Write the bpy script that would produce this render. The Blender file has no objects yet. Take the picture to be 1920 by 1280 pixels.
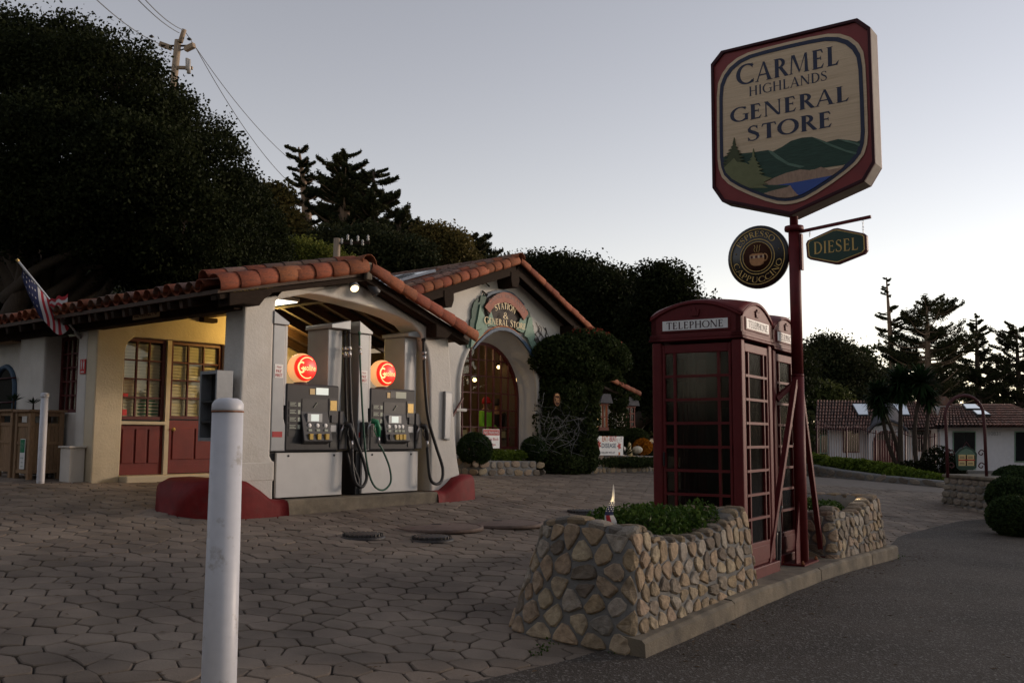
import bpy, math, random
import numpy as np
from mathutils import Vector, Matrix
random.seed(7)
RNG = np.random.default_rng(7)
SC = bpy.context.scene
COL = SC.collection
rad = math.radians

# ---------------------------------------------------------------- camera, sky, sun, exposure
EYE = 1.46
FPX, PITCH, ROLL = 1828.0, rad(5.61), rad(0.247)
_fw = Vector((0, math.cos(PITCH), math.sin(PITCH)))
_u0 = Vector((0, -math.sin(PITCH), math.cos(PITCH)))
_r0 = Vector((1, 0, 0))
_rt = _r0 * math.cos(ROLL) + _u0 * math.sin(ROLL)
_up = _u0 * math.cos(ROLL) - _r0 * math.sin(ROLL)
cam_data = bpy.data.cameras.new('camera')
cam_data.sensor_width = 36.0
cam_data.lens = 36.0 * FPX / 1920.0
cam_data.clip_start = 0.05
cam_data.clip_end = 3000.0
cam = bpy.data.objects.new('camera', cam_data)
COL.objects.link(cam)
_m = Matrix((_rt, _up, -_fw)).transposed().to_4x4()
_m.translation = Vector((0, 0, EYE))
cam.matrix_world = _m
SC.camera = cam

SUN_AZ, SUN_EL = rad(70.0), rad(5.0)          # azimuth from +Y towards +X
world = bpy.data.worlds.new('World')
SC.world = world
world.use_nodes = True
_wt = world.node_tree
_bg = _wt.nodes['Background']
_sky = _wt.nodes.new('ShaderNodeTexSky')
_sky.sky_type = 'NISHITA'
_sky.sun_disc = False
_sky.sun_elevation = SUN_EL
_sky.sun_rotation = SUN_AZ
_sky.altitude = 50.0
_sky.air_density = 0.75
_sky.dust_density = 0.0
_sky.ozone_density = 0.1
_hs = _wt.nodes.new('ShaderNodeHueSaturation')
_hs.inputs['Saturation'].default_value = 0.62
_wt.links.new(_sky.outputs['Color'], _hs.inputs['Color'])
_wb = _wt.nodes.new('ShaderNodeMix'); _wb.data_type = 'RGBA'; _wb.blend_type = 'MULTIPLY'      # white balance of the camera
_wb.inputs[0].default_value = 1.0
_wb.inputs[7].default_value = (1.115, 0.97, 0.965, 1)
_wt.links.new(_hs.outputs['Color'], _wb.inputs[6])
_wt.links.new(_wb.outputs[2], _bg.inputs['Color'])
_bg.inputs['Strength'].default_value = 0.15

sun_d = bpy.data.lights.new('sun', 'SUN')
sun_d.energy = 1.9
sun_d.angle = rad(14.0)
sun_d.color = (1.0, 0.79, 0.62)
sun = bpy.data.objects.new('sun', sun_d)
COL.objects.link(sun)
_sd = Vector((math.sin(SUN_AZ) * math.cos(SUN_EL), math.cos(SUN_AZ) * math.cos(SUN_EL), math.sin(SUN_EL)))
sun.rotation_euler = (-_sd).to_track_quat('-Z', 'Y').to_euler()

SC.view_settings.view_transform = 'Standard'
SC.view_settings.look = 'None'
SC.view_settings.gamma = 1.0
SC.view_settings.use_curve_mapping = False
SC.view_settings.exposure = 0.97
LK = 2 ** -0.97                                # lamp strengths below were judged at exposure 0
SC.cycles.max_bounces = 8
SC.cycles.transparent_max_bounces = 16
SC.cycles.use_denoising = True

# ---------------------------------------------------------------- measuring helpers (photo pixel + known plane -> point)
def ray(px, py):
    return _fw + _rt * ((px - 960) / FPX) - _up * ((py - 640) / FPX)
def at(px, py, y):
    d = ray(px, py)
    d = d * (y / d.y)
    return Vector((d.x, d.y, d.z + EYE))

# frames: local axes -> world
def frame(ox, oy, ang):
    return Matrix.Translation((ox, oy, 0)) @ Matrix.Rotation(ang, 4, 'Z')
BANG = rad(50.07)
FW = Matrix.Identity(4)
FB = frame(-3.01, 12.20, BANG)                 # filling station: x along its gable front, y into it
FP = frame(0.80, 6.62, rad(90 - 34.5))         # planter and kerb: x along the kerb, y away from the road
FK = frame(2.07, 8.76, rad(90 - 32.5))         # phone kiosks
FS = frame(2.95, 10.05, rad(-35.5))            # big sign on its pole: x along the board, y behind it
def onB(px, py, V):
    """(u, z) of a photo pixel on the vertical plane y = V of the station frame"""
    d = ray(px, py)
    nx = Vector((FB[0][1], FB[1][1], 0))
    o = Vector((FB[0][3], FB[1][3], 0)) + nx * V
    t = o.dot(nx) / d.dot(nx)
    p = FB.inverted() @ Vector((d.x * t, d.y * t, d.z * t + EYE))
    return p.x, p.z

# ---------------------------------------------------------------- materials
def new_mat(name):
    m = bpy.data.materials.new(name)
    m.use_nodes = True
    return m, m.node_tree, m.node_tree.nodes['Principled BSDF']
def mat(name, col, rough=0.7, metal=0.0, var=0.0, vscale=3.0, col2=None, mix=None, bump=0.0, bscale=40.0, rand=0.0,
        spec=0.4, ramp=None, tint=False, detail=4.0, stretch=None, coat=0.0, thresh=(0.35, 0.7)):
    m, nt, b = new_mat(name)
    N, L = nt.nodes.new, nt.links.new
    b.inputs['Roughness'].default_value = rough
    b.inputs['Metallic'].default_value = metal
    b.inputs['Specular IOR Level'].default_value = spec
    if coat: b.inputs['Coat Weight'].default_value = coat
    tc = N('ShaderNodeTexCoord')
    vec = tc.outputs['Object']
    if stretch:
        mp = N('ShaderNodeMapping'); mp.inputs['Scale'].default_value = stretch
        L(vec, mp.inputs['Vector']); vec = mp.outputs['Vector']
    cur = None
    rgb = N('ShaderNodeRGB'); rgb.outputs[0].default_value = (*col, 1); cur = rgb.outputs[0]
    if ramp:                                      # each object one colour of the list
        oi = N('ShaderNodeObjectInfo'); cr = N('ShaderNodeValToRGB'); cr.color_ramp.interpolation = 'CONSTANT'
        while len(cr.color_ramp.elements) < len(ramp): cr.color_ramp.elements.new(0.5)
        for i, c in enumerate(ramp): cr.color_ramp.elements[i].position = i / len(ramp); cr.color_ramp.elements[i].color = (*c, 1)
        L(oi.outputs['Random'], cr.inputs[0]); cur = cr.outputs[0]
    if col2 is not None:
        n = N('ShaderNodeTexNoise'); n.inputs['Scale'].default_value = vscale; n.inputs['Detail'].default_value = detail + 3
        n.inputs['Roughness'].default_value = 0.65
        L(vec, n.inputs['Vector'])
        r = N('ShaderNodeMapRange'); r.inputs[1].default_value, r.inputs[2].default_value = thresh
        L(n.outputs['Fac'], r.inputs[0])
        mx = N('ShaderNodeMix'); mx.data_type = 'RGBA'
        L(r.outputs[0], mx.inputs[0]); L(cur, mx.inputs[6]); mx.inputs[7].default_value = (*col2, 1)
        cur = mx.outputs[2]
    if var or rand or tint:
        hv = N('ShaderNodeHueSaturation'); L(cur, hv.inputs['Color'])
        val = N('ShaderNodeValue'); val.outputs[0].default_value = 1.0; v = val.outputs[0]
        if var:
            n2 = N('ShaderNodeTexNoise'); n2.inputs['Scale'].default_value = vscale * 2.3; n2.inputs['Detail'].default_value = detail
            L(vec, n2.inputs['Vector'])
            r2 = N('ShaderNodeMapRange'); r2.inputs[1].default_value = 0.25; r2.inputs[2].default_value = 0.75
            r2.inputs[3].default_value = 1 - var; r2.inputs[4].default_value = 1 + var
            L(n2.outputs['Fac'], r2.inputs[0])
            mu = N('ShaderNodeMath'); mu.operation = 'MULTIPLY'; L(v, mu.inputs[0]); L(r2.outputs[0], mu.inputs[1]); v = mu.outputs[0]
        if rand:
            oi = N('ShaderNodeObjectInfo'); r3 = N('ShaderNodeMapRange'); r3.inputs[3].default_value = 1 - rand; r3.inputs[4].default_value = 1 + rand
            L(oi.outputs['Random'], r3.inputs[0])
            mu = N('ShaderNodeMath'); mu.operation = 'MULTIPLY'; L(v, mu.inputs[0]); L(r3.outputs[0], mu.inputs[1]); v = mu.outputs[0]
            sb = N('ShaderNodeMath'); sb.operation = 'MULTIPLY_ADD'; L(oi.outputs['Random'], sb.inputs[0]); sb.inputs[1].default_value = 37.7; sb.inputs[2].default_value = 0
            fr = N('ShaderNodeMath'); fr.operation = 'FRACT'; L(sb.outputs[0], fr.inputs[0])
            r4 = N('ShaderNodeMapRange'); r4.inputs[3].default_value = 0.5 - 0.010 * min(1, rand * 3); r4.inputs[4].default_value = 0.5 + 0.010 * min(1, rand * 3)
            L(fr.outputs[0], r4.inputs[0]); L(r4.outputs[0], hv.inputs['Hue'])
        if tint:
            at_ = N('ShaderNodeAttribute'); at_.attribute_name = 'tint'
            mu = N('ShaderNodeMath'); mu.operation = 'MULTIPLY'; L(v, mu.inputs[0]); L(at_.outputs['Fac'], mu.inputs[1]); v = mu.outputs[0]
        L(v, hv.inputs['Value'])
        cur = hv.outputs['Color']
    L(cur, b.inputs['Base Color'])
    if bump:
        nb = N('ShaderNodeTexNoise'); nb.inputs['Scale'].default_value = bscale; nb.inputs['Detail'].default_value = 6
        nb.inputs['Roughness'].default_value = 0.65
        L(vec, nb.inputs['Vector'])
        bp = N('ShaderNodeBump'); bp.inputs['Strength'].default_value = bump; bp.inputs['Distance'].default_value = 0.02
        L(nb.outputs['Fac'], bp.inputs['Height']); L(bp.outputs['Normal'], b.inputs['Normal'])
    return m
def emit(name, col, strength, base=None):
    m, nt, b = new_mat(name)
    b.inputs['Base Color'].default_value = (*(base or col), 1)
    b.inputs['Emission Color'].default_value = (*col, 1)
    b.inputs['Emission Strength'].default_value = strength * LK
    b.inputs['Roughness'].default_value = 0.4
    return m
def glass(name, tintc=(0.8, 0.85, 0.85), refl=0.12, rough=0.03, trans=1.0):
    m, nt, b = new_mat(name)
    nt.nodes.remove(b)
    N, L = nt.nodes.new, nt.links.new
    t = N('ShaderNodeBsdfTransparent'); t.inputs[0].default_value = (*[c * trans for c in tintc], 1)
    g = N('ShaderNodeBsdfGlossy'); g.inputs['Roughness'].default_value = rough
    f = N('ShaderNodeLayerWeight'); f.inputs['Blend'].default_value = 0.5      # Schlick, the same from both sides
    pw = N('ShaderNodeMath'); pw.operation = 'POWER'; pw.inputs[1].default_value = 5.0; L(f.outputs['Facing'], pw.inputs[0])
    ad = N('ShaderNodeMath'); ad.operation = 'MULTIPLY_ADD'; ad.inputs[1].default_value = 1 - refl; ad.inputs[2].default_value = refl
    L(pw.outputs[0], ad.inputs[0])
    mx = N('ShaderNodeMixShader'); L(ad.outputs[0], mx.inputs[0]); L(t.outputs[0], mx.inputs[1]); L(g.outputs[0], mx.inputs[2])
    L(mx.outputs[0], nt.nodes['Material Output'].inputs['Surface'])
    return m
def leafmat(name, col, col2, rough=0.55, scale=1.2, trans=0.25):
    m, nt, b = new_mat(name)
    N, L = nt.nodes.new, nt.links.new
    tc = N('ShaderNodeTexCoord'); n = N('ShaderNodeTexNoise'); n.inputs['Scale'].default_value = scale; n.inputs['Detail'].default_value = 3
    L(tc.outputs['Object'], n.inputs['Vector'])
    a = N('ShaderNodeAttribute'); a.attribute_name = 'tint'
    s = N('ShaderNodeMath'); s.operation = 'MULTIPLY_ADD'; L(n.outputs['Fac'], s.inputs[0]); s.inputs[1].default_value = 1.2; s.inputs[2].default_value = -0.6
    s2 = N('ShaderNodeMath'); s2.operation = 'ADD'; s2.use_clamp = True; L(s.outputs[0], s2.inputs[0]); L(a.outputs['Fac'], s2.inputs[1])
    mx = N('ShaderNodeMix'); mx.data_type = 'RGBA'; L(s2.outputs[0], mx.inputs[0]); mx.inputs[6].default_value = (*col, 1); mx.inputs[7].default_value = (*col2, 1)
    L(mx.outputs[2], b.inputs['Base Color'])
    b.inputs['Roughness'].default_value = rough
    b.inputs['Specular IOR Level'].default_value = 0.03
    tr = N('ShaderNodeBsdfTranslucent'); L(mx.outputs[2], tr.inputs[0])
    ms = N('ShaderNodeMixShader'); ms.inputs[0].default_value = trans
    L(b.outputs[0], ms.inputs[1]); L(tr.outputs[0], ms.inputs[2])
    L(ms.outputs[0], nt.nodes['Material Output'].inputs['Surface'])
    return m

M = {}
M['stucco'] = mat('stucco', (0.62, 0.59, 0.54), 0.9, var=0.07, vscale=1.2, col2=(0.50, 0.45, 0.38), bump=0.35, bscale=28, thresh=(0.5, 0.85))
M['stucco_cream'] = mat('stucco_cream', (0.60, 0.52, 0.38), 0.9, var=0.08, vscale=1.5, col2=(0.45, 0.38, 0.26), bump=0.35, bscale=28, thresh=(0.5, 0.85))
M['stucco_house'] = mat('stucco_house', (0.55, 0.55, 0.57), 0.9, var=0.06, bump=0.2)
M['dark_wood'] = mat('dark_wood', (0.026, 0.017, 0.012), 0.85, spec=0.1, var=0.3, vscale=4, bump=0.2, bscale=30, stretch=(1, 6, 6))
M['brown_wood'] = mat('brown_wood', (0.055, 0.029, 0.016), 0.7, var=0.3, vscale=4, bump=0.2, bscale=30)
M['bin_wood'] = mat('bin_wood', (0.26, 0.16, 0.085), 0.75, var=0.25, vscale=6, bump=0.15, bscale=50, stretch=(6, 6, 1), rand=0.12)
M['red_frame'] = mat('red_frame', (0.085, 0.010, 0.009), 0.5, var=0.12, vscale=6, bump=0.05)
M['red_door'] = mat('red_door', (0.15, 0.015, 0.012), 0.55, var=0.15, vscale=3, bump=0.08)
M['red_curb'] = mat('red_curb', (0.16, 0.012, 0.012), 0.6, spec=0.15, var=0.2, vscale=4, col2=(0.13, 0.03, 0.025), bump=0.15, bscale=20, thresh=(0.55, 0.75))
M['kiosk_red'] = mat('kiosk_red', (0.115, 0.012, 0.013), 0.55, spec=0.25, var=0.12, vscale=5, col2=(0.10, 0.02, 0.018), bump=0.05, bscale=30, thresh=(0.55, 0.8))
M['pole_red'] = mat('pole_red', (0.115, 0.014, 0.016), 0.55, spec=0.25, var=0.15, vscale=6, col2=(0.085, 0.02, 0.016), bump=0.06, thresh=(0.55, 0.8))
M['concrete'] = mat('concrete', (0.23, 0.19, 0.135), 0.9, var=0.25, vscale=3, col2=(0.11, 0.095, 0.075), bump=0.4, bscale=60)
M['mortar'] = mat('mortar', (0.17, 0.165, 0.155), 0.95, var=0.15, vscale=6, bump=0.4, bscale=50)
M['stone'] = mat('stone', (0.36, 0.27, 0.17), 0.9, ramp=[(.33, .25, .16), (.34, .25, .15), (.27, .22, .165), (.35, .26, .18), (.21, .185, .155), (.31, .225, .15), (.36, .285, .19), (.15, .12, .09), (.33, .24, .155), (.29, .25, .20)], var=0.34, vscale=9, col2=(0.17, 0.135, 0.10), bump=0.9, bscale=22, rand=0.16, thresh=(0.5, 0.85))
M['stone_grey'] = mat('stone_grey', (0.25, 0.21, 0.16), 0.9, var=0.32, vscale=6, col2=(0.14, 0.12, 0.10), bump=0.6, bscale=20, rand=0.35)
M['soil'] = mat('soil', (0.03, 0.022, 0.016), 1.0, var=0.3, vscale=20, bump=0.8, bscale=30)
M['tile'] = mat('tile', (0.27, 0.086, 0.042), 0.8, spec=0.2, var=0.2, vscale=5, col2=(0.17, 0.066, 0.042), bump=0.2, bscale=40, rand=0.28, thresh=(0.45, 0.7))
M['tile_old'] = mat('tile_old', (0.16, 0.085, 0.060), 0.85, var=0.3, vscale=6, col2=(0.19, 0.17, 0.14), bump=0.4, bscale=30, rand=0.35, thresh=(0.5, 0.72))
M['tile_stuff'] = mat('tile_stuff', (0.19, 0.075, 0.048), 0.85, var=0.3, vscale=3, col2=(0.16, 0.10, 0.075), bump=0.4, bscale=20, tint=True)
M['white_paint'] = mat('white_paint', (0.62, 0.62, 0.62), 0.5, var=0.05, vscale=3, col2=(0.48, 0.47, 0.45), bump=0.04, thresh=(0.58, 0.85))
M['bollard'] = mat('bollard', (0.62, 0.62, 0.65), 0.42, var=0.05, vscale=7, col2=(0.40, 0.37, 0.34), thresh=(0.57, 0.68), bump=0.03, bscale=15)
M['rust'] = mat('rust', (0.26, 0.10, 0.04), 0.9, var=0.3, vscale=20)
M['pump_white'] = mat('pump_white', (0.60, 0.59, 0.57), 0.4, var=0.05, vscale=2, col2=(0.45, 0.42, 0.38), thresh=(0.6, 0.9))
M['pump_grey'] = mat('pump_grey', (0.30, 0.31, 0.32), 0.4, metal=0.25, var=0.06, vscale=3)
M['pump_dark'] = mat('pump_dark', (0.028, 0.028, 0.031), 0.5, spec=0.3, var=0.1, vscale=5)
M['pump_black'] = mat('pump_black', (0.02, 0.02, 0.022), 0.4)
M['pump_mid'] = mat('pump_mid', (0.060, 0.060, 0.064), 0.5, spec=0.3, var=0.08)
M['steel'] = mat('steel', (0.45, 0.45, 0.46), 0.35, metal=0.8, var=0.1)
M['steel_box'] = mat('steel_box', (0.24, 0.25, 0.26), 0.5, metal=0.3, var=0.12, vscale=4)
M['rubber'] = mat('rubber', (0.018, 0.018, 0.019), 0.5)
M['green_hose'] = mat('green_hose', (0.02, 0.085, 0.055), 0.45)
M['green_plastic'] = mat('green_plastic', (0.02, 0.20, 0.09), 0.4)
M['yellow'] = mat('yellow', (0.55, 0.36, 0.05), 0.5)
M['lcd'] = mat('lcd', (0.42, 0.46, 0.38), 0.25)
M['lcd_on'] = emit('lcd_on', (0.75, 0.85, 0.80), 0.35)
M['white_sign'] = mat('white_sign', (0.82, 0.81, 0.78), 0.5, var=0.05, vscale=5)
M['red_ink'] = mat('red_ink', (0.42, 0.02, 0.025), 0.5)
M['red_bright'] = mat('red_bright', (0.50, 0.02, 0.02), 0.5)
M['black_ink'] = mat('black_ink', (0.015, 0.015, 0.02), 0.5)
M['navy'] = mat('navy', (0.012, 0.018, 0.050), 0.55, var=0.15, vscale=20)
M['gold'] = mat('gold', (0.50, 0.34, 0.11), 0.4, metal=0.35, var=0.15, vscale=20)
M['gold_light'] = mat('gold_light', (0.62, 0.47, 0.22), 0.5)
M['sign_green'] = mat('sign_green', (0.012, 0.045, 0.030), 0.45, var=0.1)
M['sign_black'] = mat('sign_black', (0.012, 0.010, 0.010), 0.3, spec=0.5)
M['sign_maroon'] = mat('sign_maroon', (0.085, 0.013, 0.015), 0.5, var=0.15)
M['coffee_brown'] = mat('coffee_brown', (0.055, 0.022, 0.014), 0.8, spec=0.1, var=0.15)
M['cup'] = mat('cup', (0.46, 0.24, 0.11), 0.7, spec=0.15, var=0.25, vscale=8)
M['cup_light'] = mat('cup_light', (0.62, 0.47, 0.30), 0.45)
M['sign_cream'] = mat('sign_cream', (0.62, 0.47, 0.31), 0.65, var=0.10, vscale=3, col2=(0.46, 0.33, 0.20), bump=0.25, bscale=12, stretch=(0.5, 1, 14), thresh=(0.5, 0.8))
M['sign_red'] = mat('sign_red', (0.19, 0.016, 0.015), 0.5, var=0.12)
M['sign_edge'] = mat('sign_edge', (0.12, 0.10, 0.085), 0.7, var=0.25, vscale=4, bump=0.1)
M['hill_green'] = mat('hill_green', (0.022, 0.055, 0.036), 0.65, var=0.25, vscale=4, col2=(0.05, 0.10, 0.065), thresh=(0.58, 0.8), bump=0.2, bscale=10, stretch=(1, 1, 5))
M['hill_light'] = mat('hill_light', (0.10, 0.17, 0.12), 0.65, var=0.25, vscale=6)
M['tree_sage'] = mat('tree_sage', (0.155, 0.165, 0.075), 0.7, var=0.12, vscale=8, bump=0.1)
M['tree_dark'] = mat('tree_dark', (0.060, 0.070, 0.030), 0.7, var=0.12, vscale=8)
M['rock_tan'] = mat('rock_tan', (0.36, 0.24, 0.165), 0.75, var=0.2, vscale=8, bump=0.2, stretch=(3, 1, 1))
M['water_blue'] = mat('water_blue', (0.012, 0.055, 0.27), 0.4, var=0.08)
M['sign_rim'] = mat('sign_rim', (0.045, 0.014, 0.018), 0.6, spec=0.15, var=0.2)
M['bay_frame'] = mat('bay_frame', (0.15, 0.055, 0.042), 0.8, spec=0.15)
M['mint'] = mat('mint', (0.19, 0.30, 0.225), 0.65, var=0.12, vscale=5)
M['mint_dark'] = mat('mint_dark', (0.045, 0.095, 0.07), 0.65, var=0.15, vscale=6)
M['terracotta'] = mat('terracotta', (0.34, 0.125, 0.085), 0.7, var=0.12, vscale=5)
M['slate_blue'] = mat('slate_blue', (0.045, 0.085, 0.14), 0.6, var=0.12)
M['plank_dark'] = mat('plank_dark', (0.035, 0.024, 0.018), 0.7, var=0.2, vscale=5, stretch=(1, 1, 8))
M['glass'] = glass('glass', (0.90, 0.92, 0.90), 0.025, 0.02)
M['kiosk_glass'] = glass('kiosk_glass', (0.55, 0.55, 0.52), 0.025, 0.12)
M['dark_glass'] = mat('dark_glass', (0.012, 0.013, 0.015), 0.12, spec=0.6)
M['blind'] = mat('blind', (0.72, 0.64, 0.50), 0.7)
M['interior_dark'] = mat('interior_dark', (0.05, 0.04, 0.032), 0.9, var=0.2)
M['interior_wall'] = mat('interior_wall', (0.11, 0.075, 0.05), 0.9, var=0.2)
M['cardboard'] = mat('cardboard', (0.32, 0.20, 0.10), 0.85, var=0.15, rand=0.2)
M['bulb'] = emit('bulb', (1.0, 0.68, 0.30), 5.0)
M['bulb_dim'] = emit('bulb_dim', (1.0, 0.62, 0.24), 4.0)
M['bulb_orange'] = emit('bulb_orange', (0.9, 0.16, 0.03), 0.22, base=(0.3, 0.05, 0.02))
M['tube_light'] = emit('tube_light', (1.0, 0.93, 0.78), 2.6)
M['spot_lens'] = emit('spot_lens', (1.0, 0.74, 0.40), 3.2)
M['globe_glow'] = emit('globe_glow', (1.0, 0.50, 0.20), 0.62)
M['globe_red'] = emit('globe_red', (1.0, 0.022, 0.012), 0.62)
M['globe_text'] = emit('globe_text', (1.0, 0.60, 0.22), 0.95)
M['flag_red'] = mat('flag_red', (0.40, 0.022, 0.035), 0.8)
M['flag_white'] = mat('flag_white', (0.58, 0.56, 0.55), 0.8)
M['flag_blue'] = mat('flag_blue', (0.022, 0.028, 0.085), 0.8)
M['alu'] = mat('alu', (0.55, 0.55, 0.56), 0.4, metal=0.4)
M['bark'] = mat('bark', (0.042, 0.030, 0.022), 0.95, var=0.3, vscale=4, bump=0.8, bscale=12, stretch=(3, 3, 0.6))
M['bark_pale'] = mat('bark_pale', (0.17, 0.12, 0.085), 0.95, var=0.3, vscale=3, bump=0.6, bscale=8, stretch=(3, 3, 0.5))
M['pole_wood'] = mat('pole_wood', (0.22, 0.17, 0.125), 0.9, var=0.25, vscale=3, bump=0.4, bscale=10, stretch=(4, 4, 0.4))
M['wire'] = mat('wire', (0.06, 0.06, 0.065), 0.6)
M['insulator'] = mat('insulator', (0.30, 0.29, 0.28), 0.3)
M['solar'] = mat('solar', (0.035, 0.045, 0.07), 0.12, spec=0.8, coat=0.6)
M['iron'] = mat('iron', (0.06, 0.012, 0.014), 0.6)
M['lead'] = mat('lead', (0.075, 0.075, 0.085), 0.85, spec=0.15, var=0.2, vscale=3)
M['skylight'] = mat('skylight', (0.55, 0.60, 0.64), 0.08, metal=0.85)
M['manhole'] = mat('manhole', (0.055, 0.050, 0.048), 0.5, metal=0.4, var=0.3, vscale=8, bump=0.3)
M['manhole_rust'] = mat('manhole_rust', (0.15, 0.105, 0.085), 0.75, metal=0.1, var=0.25, vscale=5, bump=0.3)
M['skin'] = mat('skin', (0.42, 0.24, 0.16), 0.6)
M['lime'] = emit('lime', (0.30, 0.85, 0.05), 0.10, base=(0.30, 0.75, 0.06))
M['lime'] = mat('lime_cloth', (0.34, 0.80, 0.06), 0.8)
M['dark_cloth'] = mat('dark_cloth', (0.035, 0.028, 0.03), 0.85)
M['red_cloth'] = mat('red_cloth', (0.50, 0.02, 0.03), 0.8)
M['pumpkin'] = mat('pumpkin', (0.62, 0.55, 0.42), 0.55)
M['orange_ink'] = mat('orange_ink', (0.55, 0.16, 0.03), 0.6)
M['web'] = mat('web', (0.17, 0.17, 0.17), 0.9)
M['road_paint'] = mat('road_paint', (0.42, 0.42, 0.41), 0.8, var=0.3, vscale=10)

# ---------------------------------------------------------------- mesh builder
OFF = {}                                       # object name -> frame offset of its local origin
FRM = {}
class MB:
    def __init__(s):
        s.v, s.f, s.m, s.sm, s.tint = [], [], [], [], []
    def add(s, vs, fs, m=0, sm=False, tint=1.0):
        o = len(s.v)
        s.v += [tuple(p) for p in vs]
        for f in fs:
            s.f.append([i + o for i in f]); s.m.append(m); s.sm.append(sm); s.tint.append(tint)
        return s
    def box(s, x0, x1, y0, y1, z0, z1, m=0, taper=0.0):
        t = taper
        return s.add([(x0, y0, z0), (x1, y0, z0), (x1, y1, z0), (x0, y1, z0), (x0 + t, y0 + t, z1), (x1 - t, y0 + t, z1), (x1 - t, y1 - t, z1), (x0 + t, y1 - t, z1)],
                     [(3, 2, 1, 0), (4, 5, 6, 7), (0, 1, 5, 4), (1, 2, 6, 5), (2, 3, 7, 6), (3, 0, 4, 7)], m)
    def bar(s, p, q, w, h=None, m=0, up=(0, 0, 1)):
        h = h or w
        p, q = Vector(p), Vector(q)
        d = (q - p).normalized(); u = Vector(up)
        if abs(d.dot(u)) > 0.99: u = Vector((0, 1, 0))
        a = d.cross(u).normalized(); b = a.cross(d)
        vs = [c + a * (i * w / 2) + b * (j * h / 2) for c in (p, q) for i, j in ((-1, -1), (1, -1), (1, 1), (-1, 1))]
        return s.add(vs, [(0, 1, 2, 3), (7, 6, 5, 4), (0, 4, 5, 1), (1, 5, 6, 2), (2, 6, 7, 3), (3, 7, 4, 0)], m)
    def tube(s, pts, r, n=8, m=0, caps=True, sm=True):
        pts = [Vector(p) for p in pts]
        rs = r if isinstance(r, (list, tuple)) else [r] * len(pts)
        vs, fs = [], []
        prev = None
        for i, p in enumerate(pts):
            d = (pts[min(i + 1, len(pts) - 1)] - pts[max(i - 1, 0)]).normalized()
            if prev is None:
                a = d.cross(Vector((0, 0, 1)) if abs(d.z) < 0.9 else Vector((1, 0, 0))).normalized()
            else:
                a = (prev - d * prev.dot(d)).normalized()
            prev = a; b = d.cross(a)
            for k in range(n):
                t = 2 * math.pi * k / n
                vs.append(p + (a * math.cos(t) + b * math.sin(t)) * rs[i])
        for i in range(len(pts) - 1):
            for k in range(n):
                fs.append((i * n + k, i * n + (k + 1) % n, (i + 1) * n + (k + 1) % n, (i + 1) * n + k))
        s.add(vs, fs, m, sm)
        if caps:
            o = len(s.v) - len(vs)
            s.f.append([o + k for k in reversed(range(n))]); s.m.append(m); s.sm.append(False); s.tint.append(1)
            s.f.append([o + (len(pts) - 1) * n + k for k in range(n)]); s.m.append(m); s.sm.append(False); s.tint.append(1)
        return s
    def lathe(s, prof, c=(0, 0, 0), n=20, m=0, axis='z', sm=True):
        """prof: list of (radius, height)"""
        vs, fs = [], []
        for r, h in prof:
            for k in range(n):
                t = 2 * math.pi * k / n
                a, b = r * math.cos(t), r * math.sin(t)
                vs.append({'z': (c[0] + a, c[1] + b, c[2] + h), 'y': (c[0] + a, c[1] - h, c[2] + b), 'x': (c[0] + h, c[1] + a, c[2] + b)}[axis])
        for i in range(len(prof) - 1):
            for k in range(n):
                fs.append((i * n + k, i * n + (k + 1) % n, (i + 1) * n + (k + 1) % n, (i + 1) * n + k))
        s.add(vs, fs, m, sm)
        o = len(s.v) - len(vs)
        if prof[0][0] > 1e-4: s.f.append([o + k for k in reversed(range(n))]); s.m.append(m); s.sm.append(False); s.tint.append(1)
        if prof[-1][0] > 1e-4: s.f.append([o + (len(prof) - 1) * n + k for k in range(n)]); s.m.append(m); s.sm.append(False); s.tint.append(1)
        return s
    def prism(s, poly, y0, y1, m=0, ms=None, fn=None):
        """poly (x, z) seen from -y, counter-clockwise; front face at y0, back at y1"""
        fn = fn or (lambda x, y, z: (x, y, z))
        n = len(poly)
        a = sum(poly[i][0] * poly[(i + 1) % n][1] - poly[(i + 1) % n][0] * poly[i][1] for i in range(n))
        if a < 0: poly = poly[::-1]
        vs = [fn(x, y0, z) for x, z in poly] + [fn(x, y1, z) for x, z in poly]
        s.add(vs, [list(range(n)), [2 * n - 1 - i for i in range(n)]], m)
        o = len(s.v) - 2 * n
        for i in range(n):
            j = (i + 1) % n
            s.f.append([o + i, o + n + i, o + n + j, o + j]); s.m.append(m if ms is None else ms); s.sm.append(False); s.tint.append(1)
        return s
    def ring(s, outer, inner, y0, y1, m=0):
        """frame between two polygons of equal count (x, z)"""
        n = len(outer)
        vs = [(x, y0, z) for x, z in outer] + [(x, y0, z) for x, z in inner] + [(x, y1, z) for x, z in outer] + [(x, y1, z) for x, z in inner]
        fs = []
        for i in range(n):
            j = (i + 1) % n
            fs += [(i, j, n + j, n + i), (2 * n + j, 2 * n + i, 3 * n + i, 3 * n + j), (j, i, 2 * n + i, 2 * n + j), (n + i, n + j, 3 * n + j, 3 * n + i)]
        return s.add(vs, fs, m)
    def mesh(s, name, mats, off=(0, 0, 0)):
        me = bpy.data.meshes.new(name)
        ox, oy, oz = off
        me.from_pydata([(x - ox, y - oy, z - oz) for x, y, z in s.v], [], s.f)
        for mm in (mats if isinstance(mats, (list, tuple)) else [mats]):
            me.materials.append(M[mm] if isinstance(mm, str) else mm)
        me.polygons.foreach_set('material_index', s.m)
        me.polygons.foreach_set('use_smooth', s.sm)
        if any(t != 1.0 for t in s.tint):
            at_ = me.attributes.new('tint', 'FLOAT', 'FACE')
            at_.data.foreach_set('value', s.tint)
        me.update()
        return me
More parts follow.
